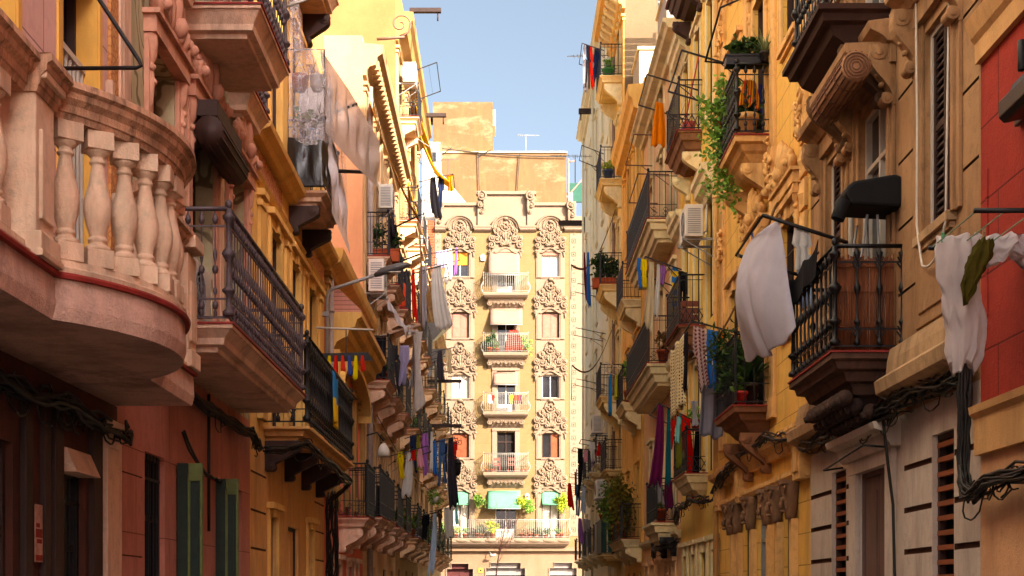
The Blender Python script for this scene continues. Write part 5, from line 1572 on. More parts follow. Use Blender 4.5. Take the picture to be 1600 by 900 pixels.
# ================================================================== R8
b = Bld('tall pale pinkish tenement with thin pipes standing last before the yellow block', 'R', 49.0, 67.6, 25.2, W_R8, W_GROOVE, depth=5.2, name='town_house', cat='house')
for fl, z in enumerate((3.4, 6.7, 10.1, 13.5, 16.9, 20.3)):
    for u in (51, 54.5, 58, 61.5, 65):
        b.win(u, z, .9, 2.0, ('dark', 'louver', 'curtain')[(fl + int(u)) % 3], BROWNW, sur=.12, surm=W_R8, sill=True)
        if fl in (0, 1) and u > 50: b.balc(u - .8, u + .8, z - .05, .6, 'bars', 1.0, W_R8, .2, lip=None, brackets=1, brh=.3)
for u in (50, 59.8, 67): b.pipe(u, 1, 24.5, .1, .06, W_R8)
b.belt(24.4, CORN, W_R8)
for u in (52, 56, 60, 64): b.win(u, 0, .9, 2.4, 'dark', BROWNW, sill=False, name='door')
b.finish()

# pale terrace pieces standing on the roofs
def roofbox(label, S, u0, u1, z0, z1, n0, n1, mat, cap=None, name='rooftop_room', extra=None):
    t = thing(name, label, 'rooftop room', P(S, (u0 + u1) / 2, z0, (n0 + n1) / 2))
    q = MB(); q.box(S, u0, u1, z0, z1, n0, n1); q.build('wall', mat, t, .02)
    q = MB(); q.box(S, u0 - .06, u1 + .06, z1 + .001, z1 + .1, n0 - .06, n1 + .06); q.build('coping', cap or W_CREAM, t, .01)
    if extra:
        q = MB(); extra(q); q.build('window', GLASS, t)
    return t
roofbox('white roof room next to the party wall of the tall buff house', 'R', 42.4, 44.4, 16.52, 18.9, -3.2, -.25, W_WHITE, W_R4T)
roofbox('white stair head with a tan coping on the salmon roof', 'R', 35.2, 37.2, 15.22, 17.6, -2.6, -.25, W_WHITE, W_R4T)
roofbox('peach roof room with a terracotta coping on the salmon house', 'R', 32.0, 33.6, 15.22, 16.5, -3.0, -.3, W_R5, TERRA)
t = thing('louvred_screen', 'pale grey slatted metal screen on top of the white roof room', 'screen', P('R', 42.6, 19.0, -1.7))
q = MB()
for k in range(12): q.box('R', 42.58, 42.62, 19.1 + .21 * k, 19.26 + .21 * k, -2.6, -.9)
q.build('slats', GREYM, t)
for n_ in (-2.6, -.9):
    q = MB(); q.box('R', 42.63, 42.7, 19.01, 21.7, n_ - .03, n_ + .03); q.build('post', GREYM, t)
# ================================================================== END : pale yellow ornate block across the street end
W_E = plaster('pale yellow coursed wall', '#c4a26c', '#b28e58', dirt='#8a683c', streak=.35, mott=.4, course=(2.2, .62, 'X', .014), ccol='#7a5c34', bump=.2, gain=.31)
W_EC = plaster('pale cream stone', '#b89e86', '#a88e74', dirt='#8a6a48', streak=.4, bump=.2, gain=.41)
W_EO = plaster('cream carved stucco', '#b89c80', '#a88a6c', dirt='#70543a', streak=.4, bump=.2, gain=.385)
W_EG = plaster('tan ground floor stone', '#bd9a78', '#ab8866', dirt='#6e4e34', streak=.5, bump=.3, gain=.385)
PINKF = fabric('faded pink awning cloth', '#86695c', translucent=.15); MINT = fabric('mint green awning cloth', '#5a8a6e', translucent=.2)
b = Bld('pale yellow apartment block with carved cream window crowns facing down the street', 'E', -4.45, 5.25, 24.7, W_E, W_GROOVE, depth=7, name='apartment_block', cat='apartment building')
EB = b
CX = (-2.84, 2.8)
TOPS = [ez(394), ez(488), ez(586), ez(677), ez(768)]
BOTS = [ez(432), ez(528), ez(622), ez(715), 5.25]
ORB = simple('orange wooden blind', '#c47a20', .7, 0, .3, .3, 8); PKB = simple('faded pink roller shutter', '#86604f', .7, 0, .3, .2, 5); BRB = simple('brown board', '#7a3c1c', .7, 0, .3, .4, 4)
for i, (zt, zb) in enumerate(zip(TOPS, BOTS)):
    for j, u in enumerate(CX):
        if i == 0: k, c = ('blind', ORB) if j == 0 else ('curtain', None)
        elif i == 1: k, c = 'panel', PKB
        elif i == 2: k, c = ('curtain', None) if j == 0 else ('dark', None)
        elif i == 3: k, c = ('panel', BRB) if j == 0 else ('dark', None)
        else: k, c = 'curtain', None
        wo = b.win(u, zb, 1.05, zt - zb, k, WHITEF if i in (0, 2) else BROWNW, c, sill=i < 4, surm=W_EC, dn=.14, name='window' if i < 4 else 'door')
        if i == 3 and j == 1:
            q = MB(); q.box('E', u + .05, u + .5, zb + .05, zt - .05, -.13, -.1); q.build('board', BRB, wo)
        if i == 4:
            q = MB(); vs = []
            for kk in range(7):
                f = kk / 6; vs += [P('E', u - .5, zt - .02 - .8 * f, .02 + .28 * f), P('E', u + .5, zt - .02 - .8 * f, .02 + .28 * f)]
            q.add(vs, [(2 * a, 2 * a + 1, 2 * a + 3, 2 * a + 2) for a in range(6)], 0, True)
            q.tube([P('E', u - .52, zt - .83, .3), P('E', u + .52, zt - .83, .3)], .05, 8); q.build('blind', MINT, wo)
        if i == 0 and j == 1:
            q = MB(); q.box('E', u - .5, u + .5, zt - .2, zt - .02, -.1, .02); q.build('blind_box', PKB, wo)
        # jamb strips
        q = MB()
        for sg in (-1, 1):
            x0, x1 = u + sg * .56, u + sg * .9
            zlo = zb - (1.9 if i < 4 else .0); 
            q.box('E', min(x0, x1), max(x0, x1), zb - .1, zt + .25, .001, .07); q.box('E', min(x0 + sg * .07, x1 - sg * .07), max(x0 + sg * .07, x1 - sg * .07), zb - .08, zt + .1, .07, .1)
        q.box('E', u - .559, u + .559, zt + .02, zt + .2, .001, .06); q.build('surround', W_EC, wo, .008)
        if i < 4:
            q = MB(); q.box('E', u - .9, u + .9, TOPS[i + 1] + .26, zb - .18, .001, .045); q.build('spandrel', W_EC, wo)


def crown(full=True, w=1.0):
    q = MB()
    pl = [(-1.02 * w, .2), (-1.08 * w, .55), (-.92 * w, .92), (-.62 * w, 1.02), (-.5 * w, 1.32), (-.36 * w, 1.4), (-.34, 1.8), (0, 2.05), (.34, 1.8), (.36 * w, 1.4), (.5 * w, 1.32), (.62 * w, 1.02), (.92 * w, .92), (1.08 * w, .55), (1.02 * w, .2), (.62 * w, 0), (0, .18), (-.62 * w, 0)]
    q.plate('E', [(x * .9, z) for x, z in pl], .001, .06)
    for s in (-1, 1):
        for (x, z, r, tr, st) in ((.88, .32, .24, .06, 0), (.52, .66, .26, .06, 1), (.86, .74, .22, .055, 2), (.5, 1.2, .2, .055, 3), (.2, .98, .16, .045, 4), (.24, .38, .17, .05, 5), (.95, -.08, .14, .04, 1.5), (.22, 1.52, .12, .04, 2)):
            q.spiral('E', s * x * w, z, .13, r, 1.5, tr, s, PI / 2 + s * st, 6, .05)
        for (x, z, a, l) in ((.7, .12, .3, .35), (.62, .95, 1.2, .38), (.33, .72, .9, .36), (1.0, .55, 1.7, .3), (.38, 1.35, 1.9, .3), (.9, -.1, -1.5, .4), (.1, .7, 1.3, .4)):
            q.leafblob('E', s * x * w, z, .14, a if s > 0 else PI - a, l, .07, .07)
        for k in range(4): q.blob(P('E', s * (.96 - .015 * k) * w, .1 - .13 * k, .1), .05, .05, .05, 6, 4)
    for k in range(5):
        a = PI * (.14 + .18 * k); q.leafblob('E', 0, .3, .16, a, .42, .08, .07)
    q.leafblob('E', 0, .5, .12, PI / 2, .7, .1, .08)
    pts = [(x / 10 * .7 * w, .02 + .16 * math.cos(x / 10 * PI) * (1 if abs(x) < 10 else 1)) for x in range(-10, 11)]
    q.tube([P('E', x, z - .05, .12) for x, z in pts], .05, 6)
    # medallion
    q.tube([P('E', .3 * math.cos(a * PI / 10), 1.55 + .38 * math.sin(a * PI / 10), .1) for a in range(21)], .06, 6)
    for k in range(6): q.blob(P('E', .12 * math.cos(k * PI / 3), 1.5 + .15 * math.sin(k * PI / 3), .15), .085, .085, .085, 6, 4)
    q.blob(P('E', 0, 1.92, .16), .17, .12, .1, 8, 5)
    return q

CM = crown().mesh('carved_crown', W_EO, (0, DE, 0))
def put_crown(u, z, sc=1.0):
    o = bpy.data.objects.new('carved_crown', CM); COL.objects.link(o); o.parent = b.root
    o.location = (u - ROOT[b.root.name][0], 0, z); o.scale = (sc, 1, sc)
for i, zt in enumerate(TOPS):
    for u in CX: put_crown(u, zt + .1, 1.0 if i else .92)
put_crown(0, TOPS[0] + .1, 1.02)
# arched hoods over the top row and parapet
for u in (-2.84, 0, 2.8):
    q = MB()
    for (r, n_) in ((.86, .22), (.74, .14)):
        pts = [P('E', u + r * math.cos(a), 24.55 + r * math.sin(a) * .95, n_) for a in [PI * k / 16 for k in range(17)]]
        q.tube(pts, .07, 6)
    q.plate('E', [(u + .72 * math.cos(PI * k / 16), 24.5 + .72 * math.sin(PI * k / 16)) for k in range(17)], .001, .08)
    q.tube([P('E', u + .45 * math.cos(k * PI / 10), 24.75 + .45 * math.sin(k * PI / 10), .1) for k in range(21)], .05, 6)
    for k in range(5): q.leafblob('E', u, 24.75, .1, PI / 2 + k * 2 * PI / 5, .3, .05, .06)
    b.part('arched_hood', q, W_EO)
q = MB()
for (a, c) in ((-4.4, -3.72), (-1.96, -.88), (.88, 1.92), (3.68, 5.2)):
    q.prism('E', [(24.4, .001), (24.4, .1), (24.5, .24), (24.6, .26), (24.66, .3), (24.74, .3), (24.78, .001)], a, c)
b.part('cornice', q, W_EC)
q = MB(); q.box('E', -4.42, 5.2, 24.72, 25.4, -.5, -.02)
for (a, c, zt, n_) in ((-4.4, -3.9, 26.3, .08), (-1.75, -1.3, 26.95, .1), (1.35, 1.8, 26.95, .1), (3.85, 4.4, 26.3, .08)): q.box('E', a, c, 24.79, zt, -.3, n_)
q.box('E', -1.3, 1.35, 25.4, 26.75, -.4, -.14); q.box('E', -3.9, -1.75, 25.4, 26.05, -.4, -.14); q.box('E', 1.8, 3.85, 25.4, 26.05, -.4, -.14)
q.box('E', -1.85, 1.9, 26.76, 26.96, -.45, .02); q.box('E', -3.95, -1.76, 26.06, 26.26, -.45, .0); q.box('E', 1.81, 3.9, 26.06, 26.26, -.45, .0)
b.part('parapet', q, W_EC, bevel=.015)
for (u, z, s) in ((-4.15, 26.0, -1), (-1.5, 26.6, -1), (1.55, 26.6, 1), (4.1, 26.0, 1)):
    q = MB(); q.spiral('E', u, z, .16, .3, 1.6, .075, s, PI / 2, 6, .06); q.spiral('E', u + s * .05, z - .55, .14, .2, 1.4, .06, -s, PI / 2, 6, .05); q.spiral('E', u, z - .98, .13, .15, 1.3, .05, s, PI / 2, 6, .04)
    q.leafblob('E', u - s * .16, z - .1, .15, -PI / 2, .9, .1, .08)
    b.part('volute', q, W_EO)
# side strips with stamped squares
q = MB(); q.box('E', -4.43, -4.02, 5.4, 24.3, .001, .03); q.box('E', 4.0, 5.2, 5.4, 24.3, .001, .03); b.part('corner_strip', q, W_EC)
q = MB()
z = 5.8
while z < 24:
    for u in (-4.22, 4.27):
        pts = [(-.12, -.12), (.12, -.12), (.12, .12), (-.12, .12), (-.12, -.12)]
        q.tube([P('E', u + a, z + c, .035) for a, c in pts], .025, 4); q.blob(P('E', u, z, .04), .05, .04, .05, 6, 4)
        q.box('E', u - .04, u + .06, z + .4, z + .5, .03, .05)
    z += .82
b.part('stamped_ornament', q, W_EG)
# middle doors, balconies
for i, (z, kind) in enumerate(((ez(460), 'door'), (ez(553), 'door'), (ez(645), 'door'), (ez(739), 'open'))):
    wo = b.win(0.02, z, 1.12, 2.55 if i else 2.6, kind, WHITEF if i < 3 else BROWNW, sill=False, dn=.2, name='door')
    q = MB()
    for sg in (-1, 1):
        x0, x1 = .02 + sg * .57, .02 + sg * .86
        q.box('E', min(x0, x1), max(x0, x1), z, z + 2.75, .001, .07)
    q.box('E', -.84, .88, z + 2.62, z + 2.8, .071, .12); q.build('surround', W_EC, wo, .008)
    rgs = [(z - .36, .5, .2), (z - .3, .66, .1), (z - .2, .78, .02), (z - .06, .8, .0), (z - .02, .76, .03)]
    bo = b.balc(-1.4, 1.42, z, .8, 'belly', 1.15, W_EC, .36, lip=None, iron=WIRON, brackets=0, rings=rgs)
    q = MB(); q.prism('E', [(z - .37, .001), (z - .37, .45), (z - .62, .34), (z - .8, .16), (z - .95, .001)], -1.1, 1.12)
    for s in (-1, 1): q.spiral('E', s * 1.02, z - .6, .3, .2, 1.5, .055, s, PI / 2, 6)
    for k in range(7):
        q.spiral('E', -.72 + .24 * k, z - .6, .36, .1, 1.2, .035, (-1) ** k, 0, 5)
        q.leafblob('E', -.84 + .28 * k, z - .82, .2, PI / 2 + .3 * (-1) ** k, .3, .06, .05)
    q.build('carved_corbel', W_EO, bo)
wo = b.win(0.02, 5.3, 1.3, 2.9, 'door', WHITEF, sill=False, dn=.2, name='door')
rgs = [(4.72, .5, .2), (4.8, .56, .12), (4.86, .72, .04), (5.0, .82, 0), (5.2, .84, 0), (5.24, .8, .02)]
bo = b.balc(-4.0, 3.98, 5.26, .84, 'belly', 1.12, W_EC, .5, lip=None, iron=WIRON, brackets=0, rings=rgs)
q = MB()
for k in range(9): q.blob(P('E', -3.6 + .9 * k, 5.08, .82), .42, .06, .1, 10, 5)
q.build('festoon', W_EO, bo)
q = MB(); q.box('E', -4.42, 5.2, 4.45, 4.68, .001, .3); b.part('belt_course', q, W_EG, bevel=.01)
# ground floor openings with stepped heads
MAROON = simple('maroon door paint', '#4a1a18', .5, 0, .4, .3, 5); SHUTW = simple('white roller shutter', '#827a76', .5, .1, .4, .15, 3)
for (u, w, h, nm, mt) in ((-2.85, 1.7, 3.7, 'door', MAROON), (-.0, 2.5, 3.75, 'roller_shutter', SHUTW), (3.6, 1.75, 3.75, 'roller_shutter', SHUTW)):
    b.holes.append((u - w / 2, u + w / 2, 0, h - .35)); b.holes.append((u - w / 2 + .3, u + w / 2 - .3, h - .36, h))
    q = MB(); q.box('E', u - w / 2, u + w / 2, 0 if nm == 'door' else 2.95, h, -.3, -.262)
    if nm == 'door':
        for s in (-1, 1): q.box('E', u + s * .42 - .36, u + s * .42 + .36, .1, 2.3, -.262, -.24); 
        q.box('E', u - .02, u + .02, 0, h, -.262, -.235)
    else:
        for k in range(8): q.box('E', u - w / 2, u + w / 2, 2.96 + .1 * k, 2.98 + .1 * k, -.262, -.25)
    o = b.part(nm, q, mt)
    if nm == 'door':
        for s in (-1, 1):
            q = MB(); q.plate('E', [(u + s * .42 - .17, 2.5), (u + s * .42 - .1, 2.42), (u + s * .42 + .1, 2.42), (u + s * .42 + .17, 2.5), (u + s * .42 + .17, 2.8), (u + s * .42 + .1, 2.88), (u + s * .42 - .1, 2.88), (u + s * .42 - .17, 2.8)], -.262, -.235); q.build('pane', GLASS, o)
    else:
        q = MB(); q.box('E', u - w / 2, u + w / 2, 0, 2.94, -.3, -.28); q.build('opening', DARK, o)  # dark sheet painted for the unlit space below the shutter
    q = MB(); e = .06
    pl = [(u - w / 2, 0), (u - w / 2, h - .35), (u - w / 2 + .3, h - .35), (u - w / 2 + .3, h), (u + w / 2 - .3, h), (u + w / 2 - .3, h - .35), (u + w / 2, h - .35), (u + w / 2, 0)]
    q.tube([P('E', a, c, .02) for a, c in pl], .05, 4); q.build('surround', W_EC, o)
b.finish([(4.46, W_EG, 'base_wall'), (24.7, W_E, 'wall')])

# awnings of the middle column
awning('faded pink awning let down over the topmost white balcony', 'E', -1.05, .88, ez(394), .75, ez(434), PINKF)
awning('short pink awning over the second white balcony with the red cloth', 'E', -.95, 1.05, ez(483), .62, ez(510), PINKF)
awning('small pleated cream blind over the third white balcony', 'E', -.75, .75, ez(583), .25, ez(602), PINKF, name='blind')
awning('mint green awning above the long plant filled balcony', 'E', -1.1, .92, ez(768), .8, ez(796), MINT)
# things on the block balconies
z2 = ez(553)
tag(cloth('red patterned cloth draped on the second white balcony', P('E', -.1, z2 + 1.35, .72), P('E', 1.1, z2 + 1.38, .74), 1.3, fab('#a3180e', col2='#8a4a3a', pattern='hstripe', pscale=2.2), 'dress', name='cloth', folds=4, amp=.05, seed=41), 'red patterned cloth draped on the second white balcony', 'cloth')
plant('big dark leafy pot plant beside the red cloth on the second white balcony', P('E', -1.0, z2, .45), .18, .3, None, .55, .5, 420, .16, 'dark', 51, lift=.15)
plant('pink flowering plant behind the white rail of the second balcony', P('E', -.55, z2, .5), .14, .25, None, .3, .35, 160, .11, 'mid', 52)
plant('bright green trailing plant at the corner of the second white balcony', P('E', 1.3, z2, .55), .15, .25, None, .38, .5, 300, .13, 'fresh', 53, droop=.7)
plant('small fern behind the red cloth on the second white balcony', P('E', 1.0, z2, .3), .12, .5, None, .3, .4, 140, .12, 'fresh', 54)
z3 = ez(645)
for (c, x, w, lab, kd) in (('#b83028', -.95, .3, 'red shirt hung on the third white balcony near its corner', 'shirt'), ('#d84a3a', .45, .5, 'coral red towel drying on the third white balcony', 'towel'), ('#8fae3a', .2, .3, 'lime green top hung on the third white balcony', 'shirt'), ('#3a3448', .65, .45, 'dark slate blue bag shaped cloth on the third white rail', 'bunch'), ('#e2ddd8', -1.15, .3, 'white cloth on the third white balcony floor rail', 'towel')):
    cloth(lab, P('E', x, z3 + 1.0, .78), P('E', x + w, z3 + 1.02, .79), .55, fab(c), kd, folds=2, amp=.06, seed=int(x * 40 + 100), group='washing on the third white balcony')
z4 = ez(739)
CHR = simple('orange red folding chair paint', '#c83a22', .5, 0, .4, .15, 5)
def fchair(lab, u):
    t = thing('folding_chair', lab, 'chair', P('E', u, z4, .4), 'folding chairs on the fourth white balcony')
    for (nm, zc, hh, n_) in (('backrest', .72, .16, .52), ('seat', .42, .03, .36)):
        q = MB()
        if nm == 'seat':
            for k in range(4): q.box('E', u - .2, u + .2, z4 + zc, z4 + zc + hh, n_ - .2 + .1 * k, n_ - .12 + .1 * k)
        else:
            q.box('E', u - .2, u + .2, z4 + zc, z4 + zc + hh, n_, n_ + .03); q.box('E', u - .2, u + .2, z4 + .5, z4 + .56, n_, n_ + .03)
        q.build(nm, CHR, t)
    for s in (-.19, .19):
        q = MB(); q.tube([P('E', u + s, z4, .18), P('E', u + s, z4 + .9, .56)], .014, 4); q.build('leg', CHR, t)
        q = MB(); q.tube([P('E', u + s, z4, .56), P('E', u + s, z4 + .45, .2)], .014, 4); q.build('leg', CHR, t)
fchair('orange red folding chair on the fourth white balcony, nearer the brown boarded window', -.55); fchair('orange red folding chair on the fourth white balcony, below the alarm box', .35)
for (u, lab, k) in ((-1.2, 'dry reddish plant at the end of the fourth white rail', 'dry'), (-.9, 'small cactus pot next to the dry reddish plant', 'cactus'), (1.0, 'terracotta pot with a spiky shoot on the fourth white balcony', 'grey'), (1.25, 'terracotta pot at the far corner of the fourth white balcony', 'dry')):
    plant(lab, P('E', u, z4, .55), .1, .18, None, .14, .22, 50, .1, k, int(u * 10 + 70), 'thin')
zL = 5.26
for i, (u, ph, r_, rz_, n_, k, lab) in enumerate((
        (-3.75, .3, .35, .5, 260, 'fresh', 'tall pale green plant at the door end of the long white balcony'), (-3.1, .25, .3, .35, 160, 'yellow', 'short yellow green plant second along the long white balcony'), (-2.55, .25, .22, .3, 120, 'fresh', 'white pot with a small bright plant on the long white balcony'),
        (-1.75, 1.1, .5, .48, 420, 'mid', 'large round green shrub raised in a red trough on the long balcony'), (-1.5, .25, .4, .45, 240, 'grey', 'grey green plant below the round green shrub'), (-.85, .3, .5, .5, 360, 'yellow', 'golden leaved shrub in the middle of the long balcony'),
        (1.0, 1.0, .45, .55, 360, 'yellow', 'yellow leafy shrub standing on a stool near the mint awning edge'), (1.5, .95, .42, .5, 300, 'fresh', 'green shrub with a red pot beside the yellow leafy shrub'), (1.25, .2, .3, .25, 120, 'dry', 'low reddish plant under the two raised shrubs'),
        (1.9, .2, .4, .3, 150, 'grey', 'low grey cactus box along the long white balcony'), (2.5, .2, .4, .28, 140, 'cactus', 'row box of dark cactus along the long white balcony'), (3.45, .9, .5, .8, 640, 'yellow', 'brightest yellow bush at the end of the long white balcony'), (3.2, .22, .3, .3, 120, 'mid', 'orange pot with leaves under the brightest yellow bush'))):
    plant(lab, P('E', u, zL, .5), .16, min(.3, ph), TERRA, r_, rz_, n_, .14, k, 80 + i, lift=max(0, ph - .3), stem=max(0, ph - .3))
# alarm boxes
for (u, z, lab, top) in ((-1.42, ez(403), 'small white alarm box beside the topmost pink awning', '#b9b4c4'), (1.35, ez(776), 'red and white alarm box beside the mint awning', '#b02a24')):
    t = thing('alarm_box', lab, 'alarm box', P('E', u, z, .02))
    q = MB(); q.plate('E', [(u - .13, z - .2), (u + .13, z - .2), (u + .15, z + .12), (u, z + .22), (u - .15, z + .12)], .012, .12); q.build('body', WHITEF, t, .01)
    q = MB(); q.box('E', u - .1, u + .1, z - .08, z + .04, .121, .128); q.build('plate', simple('plate ' + top, top), t)
# hanging sign, lamp
t = thing('wall_lamp', 'white goose neck lamp over the tan wall next to the maroon door', 'wall lamp', P('E', -.95, 4.1, .05))
q = MB(); q.tube([P('E', -1.05, 4.35, .01), P('E', -1.0, 4.4, .3), P('E', -.85, 4.2, .5)], .025, 5); q.build('arm', GREYM, t)
q = MB(); q.tube([P('E', -.98, 4.15, .45), P('E', -.6, 4.22, .55)], [.1, .05], 8); q.build('shade', WHITEF, t)
t = thing('wall_plaque', 'small ochre plaque between the maroon door and the white shutter', 'plaque', P('E', -1.55, 3.2, .05))
q = MB(); q.box('E', -1.7, -1.4, 3.1, 3.4, .012, .03); q.build('plate', simple('ochre plaque', '#b8862e'), t); q = MB(); q.plate('E', [(-1.55 + .06 * math.cos(k * PI / 4), 3.25 + .06 * math.sin(k * PI / 4)) for k in range(8)], .03, .036); q.build('emblem', DARK, t)

# neighbours and roofs behind ------------------------------------------------
W_BACK = plaster('tan rendered gable', '#c69a68', '#b98a58', dirt='#8a6038', streak=.45, mott=.7, patch=None, bump=.3, gain=.24)
nt = W_BACK.node_tree; bs = nt.nodes['Principled BSDF']; src = bs.inputs['Base Color'].links[0].from_socket
g = nt.nodes.new('ShaderNodeNewGeometry'); f6 = ramp(nt, noise(nt, g.outputs['Position'], .55, 7, .7, (1, 1, 2)), .53, .64)
nt.links.new(mix(nt, f6, src, mix_const(amp(lin('#c69a68'), .24), lin('#a89070'), .28)), bs.inputs['Base Color'])
t = thing('rooftop_building', 'blank tan rendered rooftop block and stair tower rising behind the yellow block', 'building', (0, 92, 0))
s9 = 2100 / 92.0
def bx(px): return (px - 790) / s9
def bz(py): return EYE + (930 - py) / s9
def wb(m, x0, x1, y0, y1, z0, z1): m.wbox(((x0 + x1) / 2, (y0 + y1) / 2, (z0 + z1) / 2), (x1 - x0, y1 - y0, z1 - z0))
q = MB(); wb(q, bx(690), bx(885), 92, 99, 0, bz(239)); q.build('wall', W_BACK, t)
q = MB(); wb(q, bx(676), bx(770), 92.4, 97, bz(239) + .002, bz(156)); wb(q, bx(676), bx(690) - .01, 92.4, 97, 20, bz(238)); q.build('stair_tower', W_BACK, t)
q = MB(); wb(q, bx(770) + .01, bx(774), 92.8, 95, bz(190), bz(165)); q.build('gutter', WHITEF, t)
q = MB(); wb(q, bx(690), bx(886), 91.9, 99.1, bz(239) + .002, bz(237)); q.build('coping', W_R4T, t)
q = MB(); wb(q, bx(672), bx(676) - .01, 92.6, 93.2, bz(186), bz(178)); q.build('floodlight', DARK, t)
for i, (a, c, sg) in enumerate((((690, 233), (885, 246), .15), ((747, 237), (749, 300), 0), ((812, 241), (808, 300), 0), ((747, 245), (768, 235), 0), ((690, 243), (706, 232), 0))):
    pts = sagline((bx(a[0]), 91.85, bz(a[1])), (bx(c[0]), 91.85, bz(c[1])), sg)
    tag(bar_thing('cable', 'x', 'cable', pts, .035, CABLE, 4), ['long thin cable sagging across the tan rooftop wall', 'vertical cable down the tan rooftop wall nearer the stair tower', 'vertical cable down the tan rooftop wall nearer the roof aerial', 'short slanting cable joining the vertical cable near the tower', 'slanting cable at the foot of the stair tower'][i], 'cable')
antenna('small flat tv aerial standing on the tan rooftop wall', bx(822), 93, bz(239), 1.6, 1.6, .25)
antenna('thin tv aerial in front of the tan wall left of the parapet', eu(699), 85, ez(300), 2.4, 1.2, .1, mat=IRON2)
t = thing('pitched_roof', 'white pitched roof slope in front of the tan rooftop wall', 'roof', (-2.5, 88, 26))
q = MB(); q.add([(-4.3, 87.0, 26.1), (-1.7, 87.0, 26.1), (-4.3, 87.0, 29.2), (-4.3, 90.5, 26.1), (-1.7, 90.5, 26.1), (-4.3, 90.5, 29.2)], [(0, 1, 2), (3, 5, 4), (0, 2, 5, 3), (1, 4, 5, 2), (0, 3, 4, 1)]); q.build('slope', W_WHITE, t)
roofbox('white rooftop room with a small vent beside the tan stair tower', 'E', -5.3, -4.2, 22, ez(215) + .0, -4, -1.2, W_WHITE, None, extra=lambda m: m.box('E', -4.75, -4.4, ez(243), ez(228), -1.19, -1.17))
W_BRK = plaster('orange red brick', '#b04a2a', '#98401f', dirt='#6a2a18', streak=.35, course=(.5, .16, 'X', .02), ccol='#8a5a3a', gain=.7)
b = Bld('narrow orange red brick house wedged beside the yellow block', 'E', -7.4, -4.46, ez(345), W_BRK, W_GROOVE, depth=6, name='brick_house', cat='house')
b.win(-5.2, ez(430), .9, 2.2, 'dark', WHITEF, sill=True, surm=W_WHITE); b.win(-5.2, ez(540), .9, 2.2, 'dark', WHITEF, surm=W_WHITE); b.win(-5.2, ez(640), .9, 2.2, 'dark', WHITEF, surm=W_WHITE)
q = MB(); q.box('E', -5.5, -4.85, ez(405), ez(366), .001, .08); b.part('white_panel', q, W_WHITE)
q = MB()
for k in range(6): q.box('E', -5.5 + .11 * k, -5.44 + .11 * k, ez(366) + .01, ez(345), .01, .05)
b.part('railing', q, WIRON)
q = MB()
for k in range(5):
    for j in range(4): q.box('E', -5.5 + .13 * k, -5.41 + .13 * k, ez(412) - .22 * j - .16, ez(412) - .22 * j, .001, .02)
b.part('tile_panel', q, W_CREAM)
b.finish()
t = thing('scaffold_screen', 'green and white sheeting glimpsed between the yellow block and the pinkish tenement', 'sheeting', (5.2, 94, 26))
q = MB(); wb(q, bx(889), bx(912), 94, 94.2, bz(302), bz(272)); q.build('sheet', simple('green site sheeting', '#14493a', .6, 0, .3, .2, 3), t)
q = MB(); wb(q, bx(884), bx(897), 93.9, 93.99, 20, bz(288)); q.build('panel', WHITEF, t)
q = MB(); q.tube([(bx(890), 93.8, 25), (bx(890), 93.8, bz(235))], .06, 6); q.tube([(bx(890), 93.8, bz(240)), (bx(900), 93.8, bz(238))], .05, 6); q.tube([(bx(884), 93.8, bz(300)), (bx(912), 93.8, bz(268))], .05, 4); q.build('pole', simple('faded red pole', '#b06a5a'), t)
# bare sapling in the square
t = thing('bare_tree', 'thin bare reddish sapling in front of the long white balcony', 'tree', (-.7, 76, 0))
rg = random.Random(11); q = MB(); tr = [(-.72, 76, 0), (-.6, 76, 2.2), (-.45, 76, 3.6), (-.25, 76, 4.6)]; q.tube(tr, [.07, .05, .04, .03], 6); q.build('trunk', simple('bare bark', '#6e4a3a', .8), t)
q = MB()
def twig(p, d, L, r, dep):
    e = V(p) + d * L; mid = V(p) + d * L * .5 + Vector((rg.gauss(0, .05), rg.gauss(0, .05), 0)) * L
    q.tube([p, mid, e], [r, r * .8, r * .55], 4)
    if dep:
        for k in range(3): twig(tuple(V(p).lerp(e, rg.uniform(.35, 1))), (d + Vector((rg.gauss(0, .4), rg.gauss(0, .4), rg.uniform(0, .4)))).normalized(), L * rg.uniform(.5, .75), r * .6, dep - 1)
for k in range(11):
    h = rg.uniform(0, 1); p = V((-.45, 76, 3.4)).lerp(V((-.25, 76, 4.6)), h)
    twig(tuple(p), Vector((rg.gauss(.1, .35), rg.gauss(0, .3), 1)).normalized(), rg.uniform(1.2, 2.1), .016, 2)
q.build('crown', simple('reddish twigs', '#7a4a3c', .8), t)
# round blue sign
t = thing('road_sign', 'round blue road sign with a white arrow at the end of the street', 'sign', (-3.55, 72, 3.6))
q = MB(); q.tube([(-3.7, 72.1, 0), (-3.7, 72.1, 4.1)], .04, 8); q.build('pole', GREYM, t)
def disc(m, c, r, y0, y1, k=24): 
    vs = [(c[0] + r * math.cos(2 * PI * i / k), y, c[2] + r * math.sin(2 * PI * i / k)) for y in (y0, y1) for i in range(k)]
    m.add(vs, [(i, (i + 1) % k, k + (i + 1) % k, k + i) for i in range(k)] + [tuple(range(k)), tuple(range(k, 2 * k))[::-1]])
c = (-3.5, 72, 3.68)
q = MB(); disc(q, c, .3, 72.0, 72.03); q.build('face', simple('sign blue', '#1a3f8a', .4, 0, .5, .1, 3), t); q = MB(); disc(q, c, .32, 72.032, 72.05); q.build('rim', WHITEF, t)
q = MB(); wb(q, c[0] - .18, c[0] + .1, 71.985, 71.998, c[2] - .035, c[2] + .035); q.add([(c[0] + .08, 71.99, c[2] - .11), (c[0] + .2, 71.99, c[2]), (c[0] + .08, 71.99, c[2] + .11)], [(0, 1, 2)]); q.build('arrow', WHITEF, t)

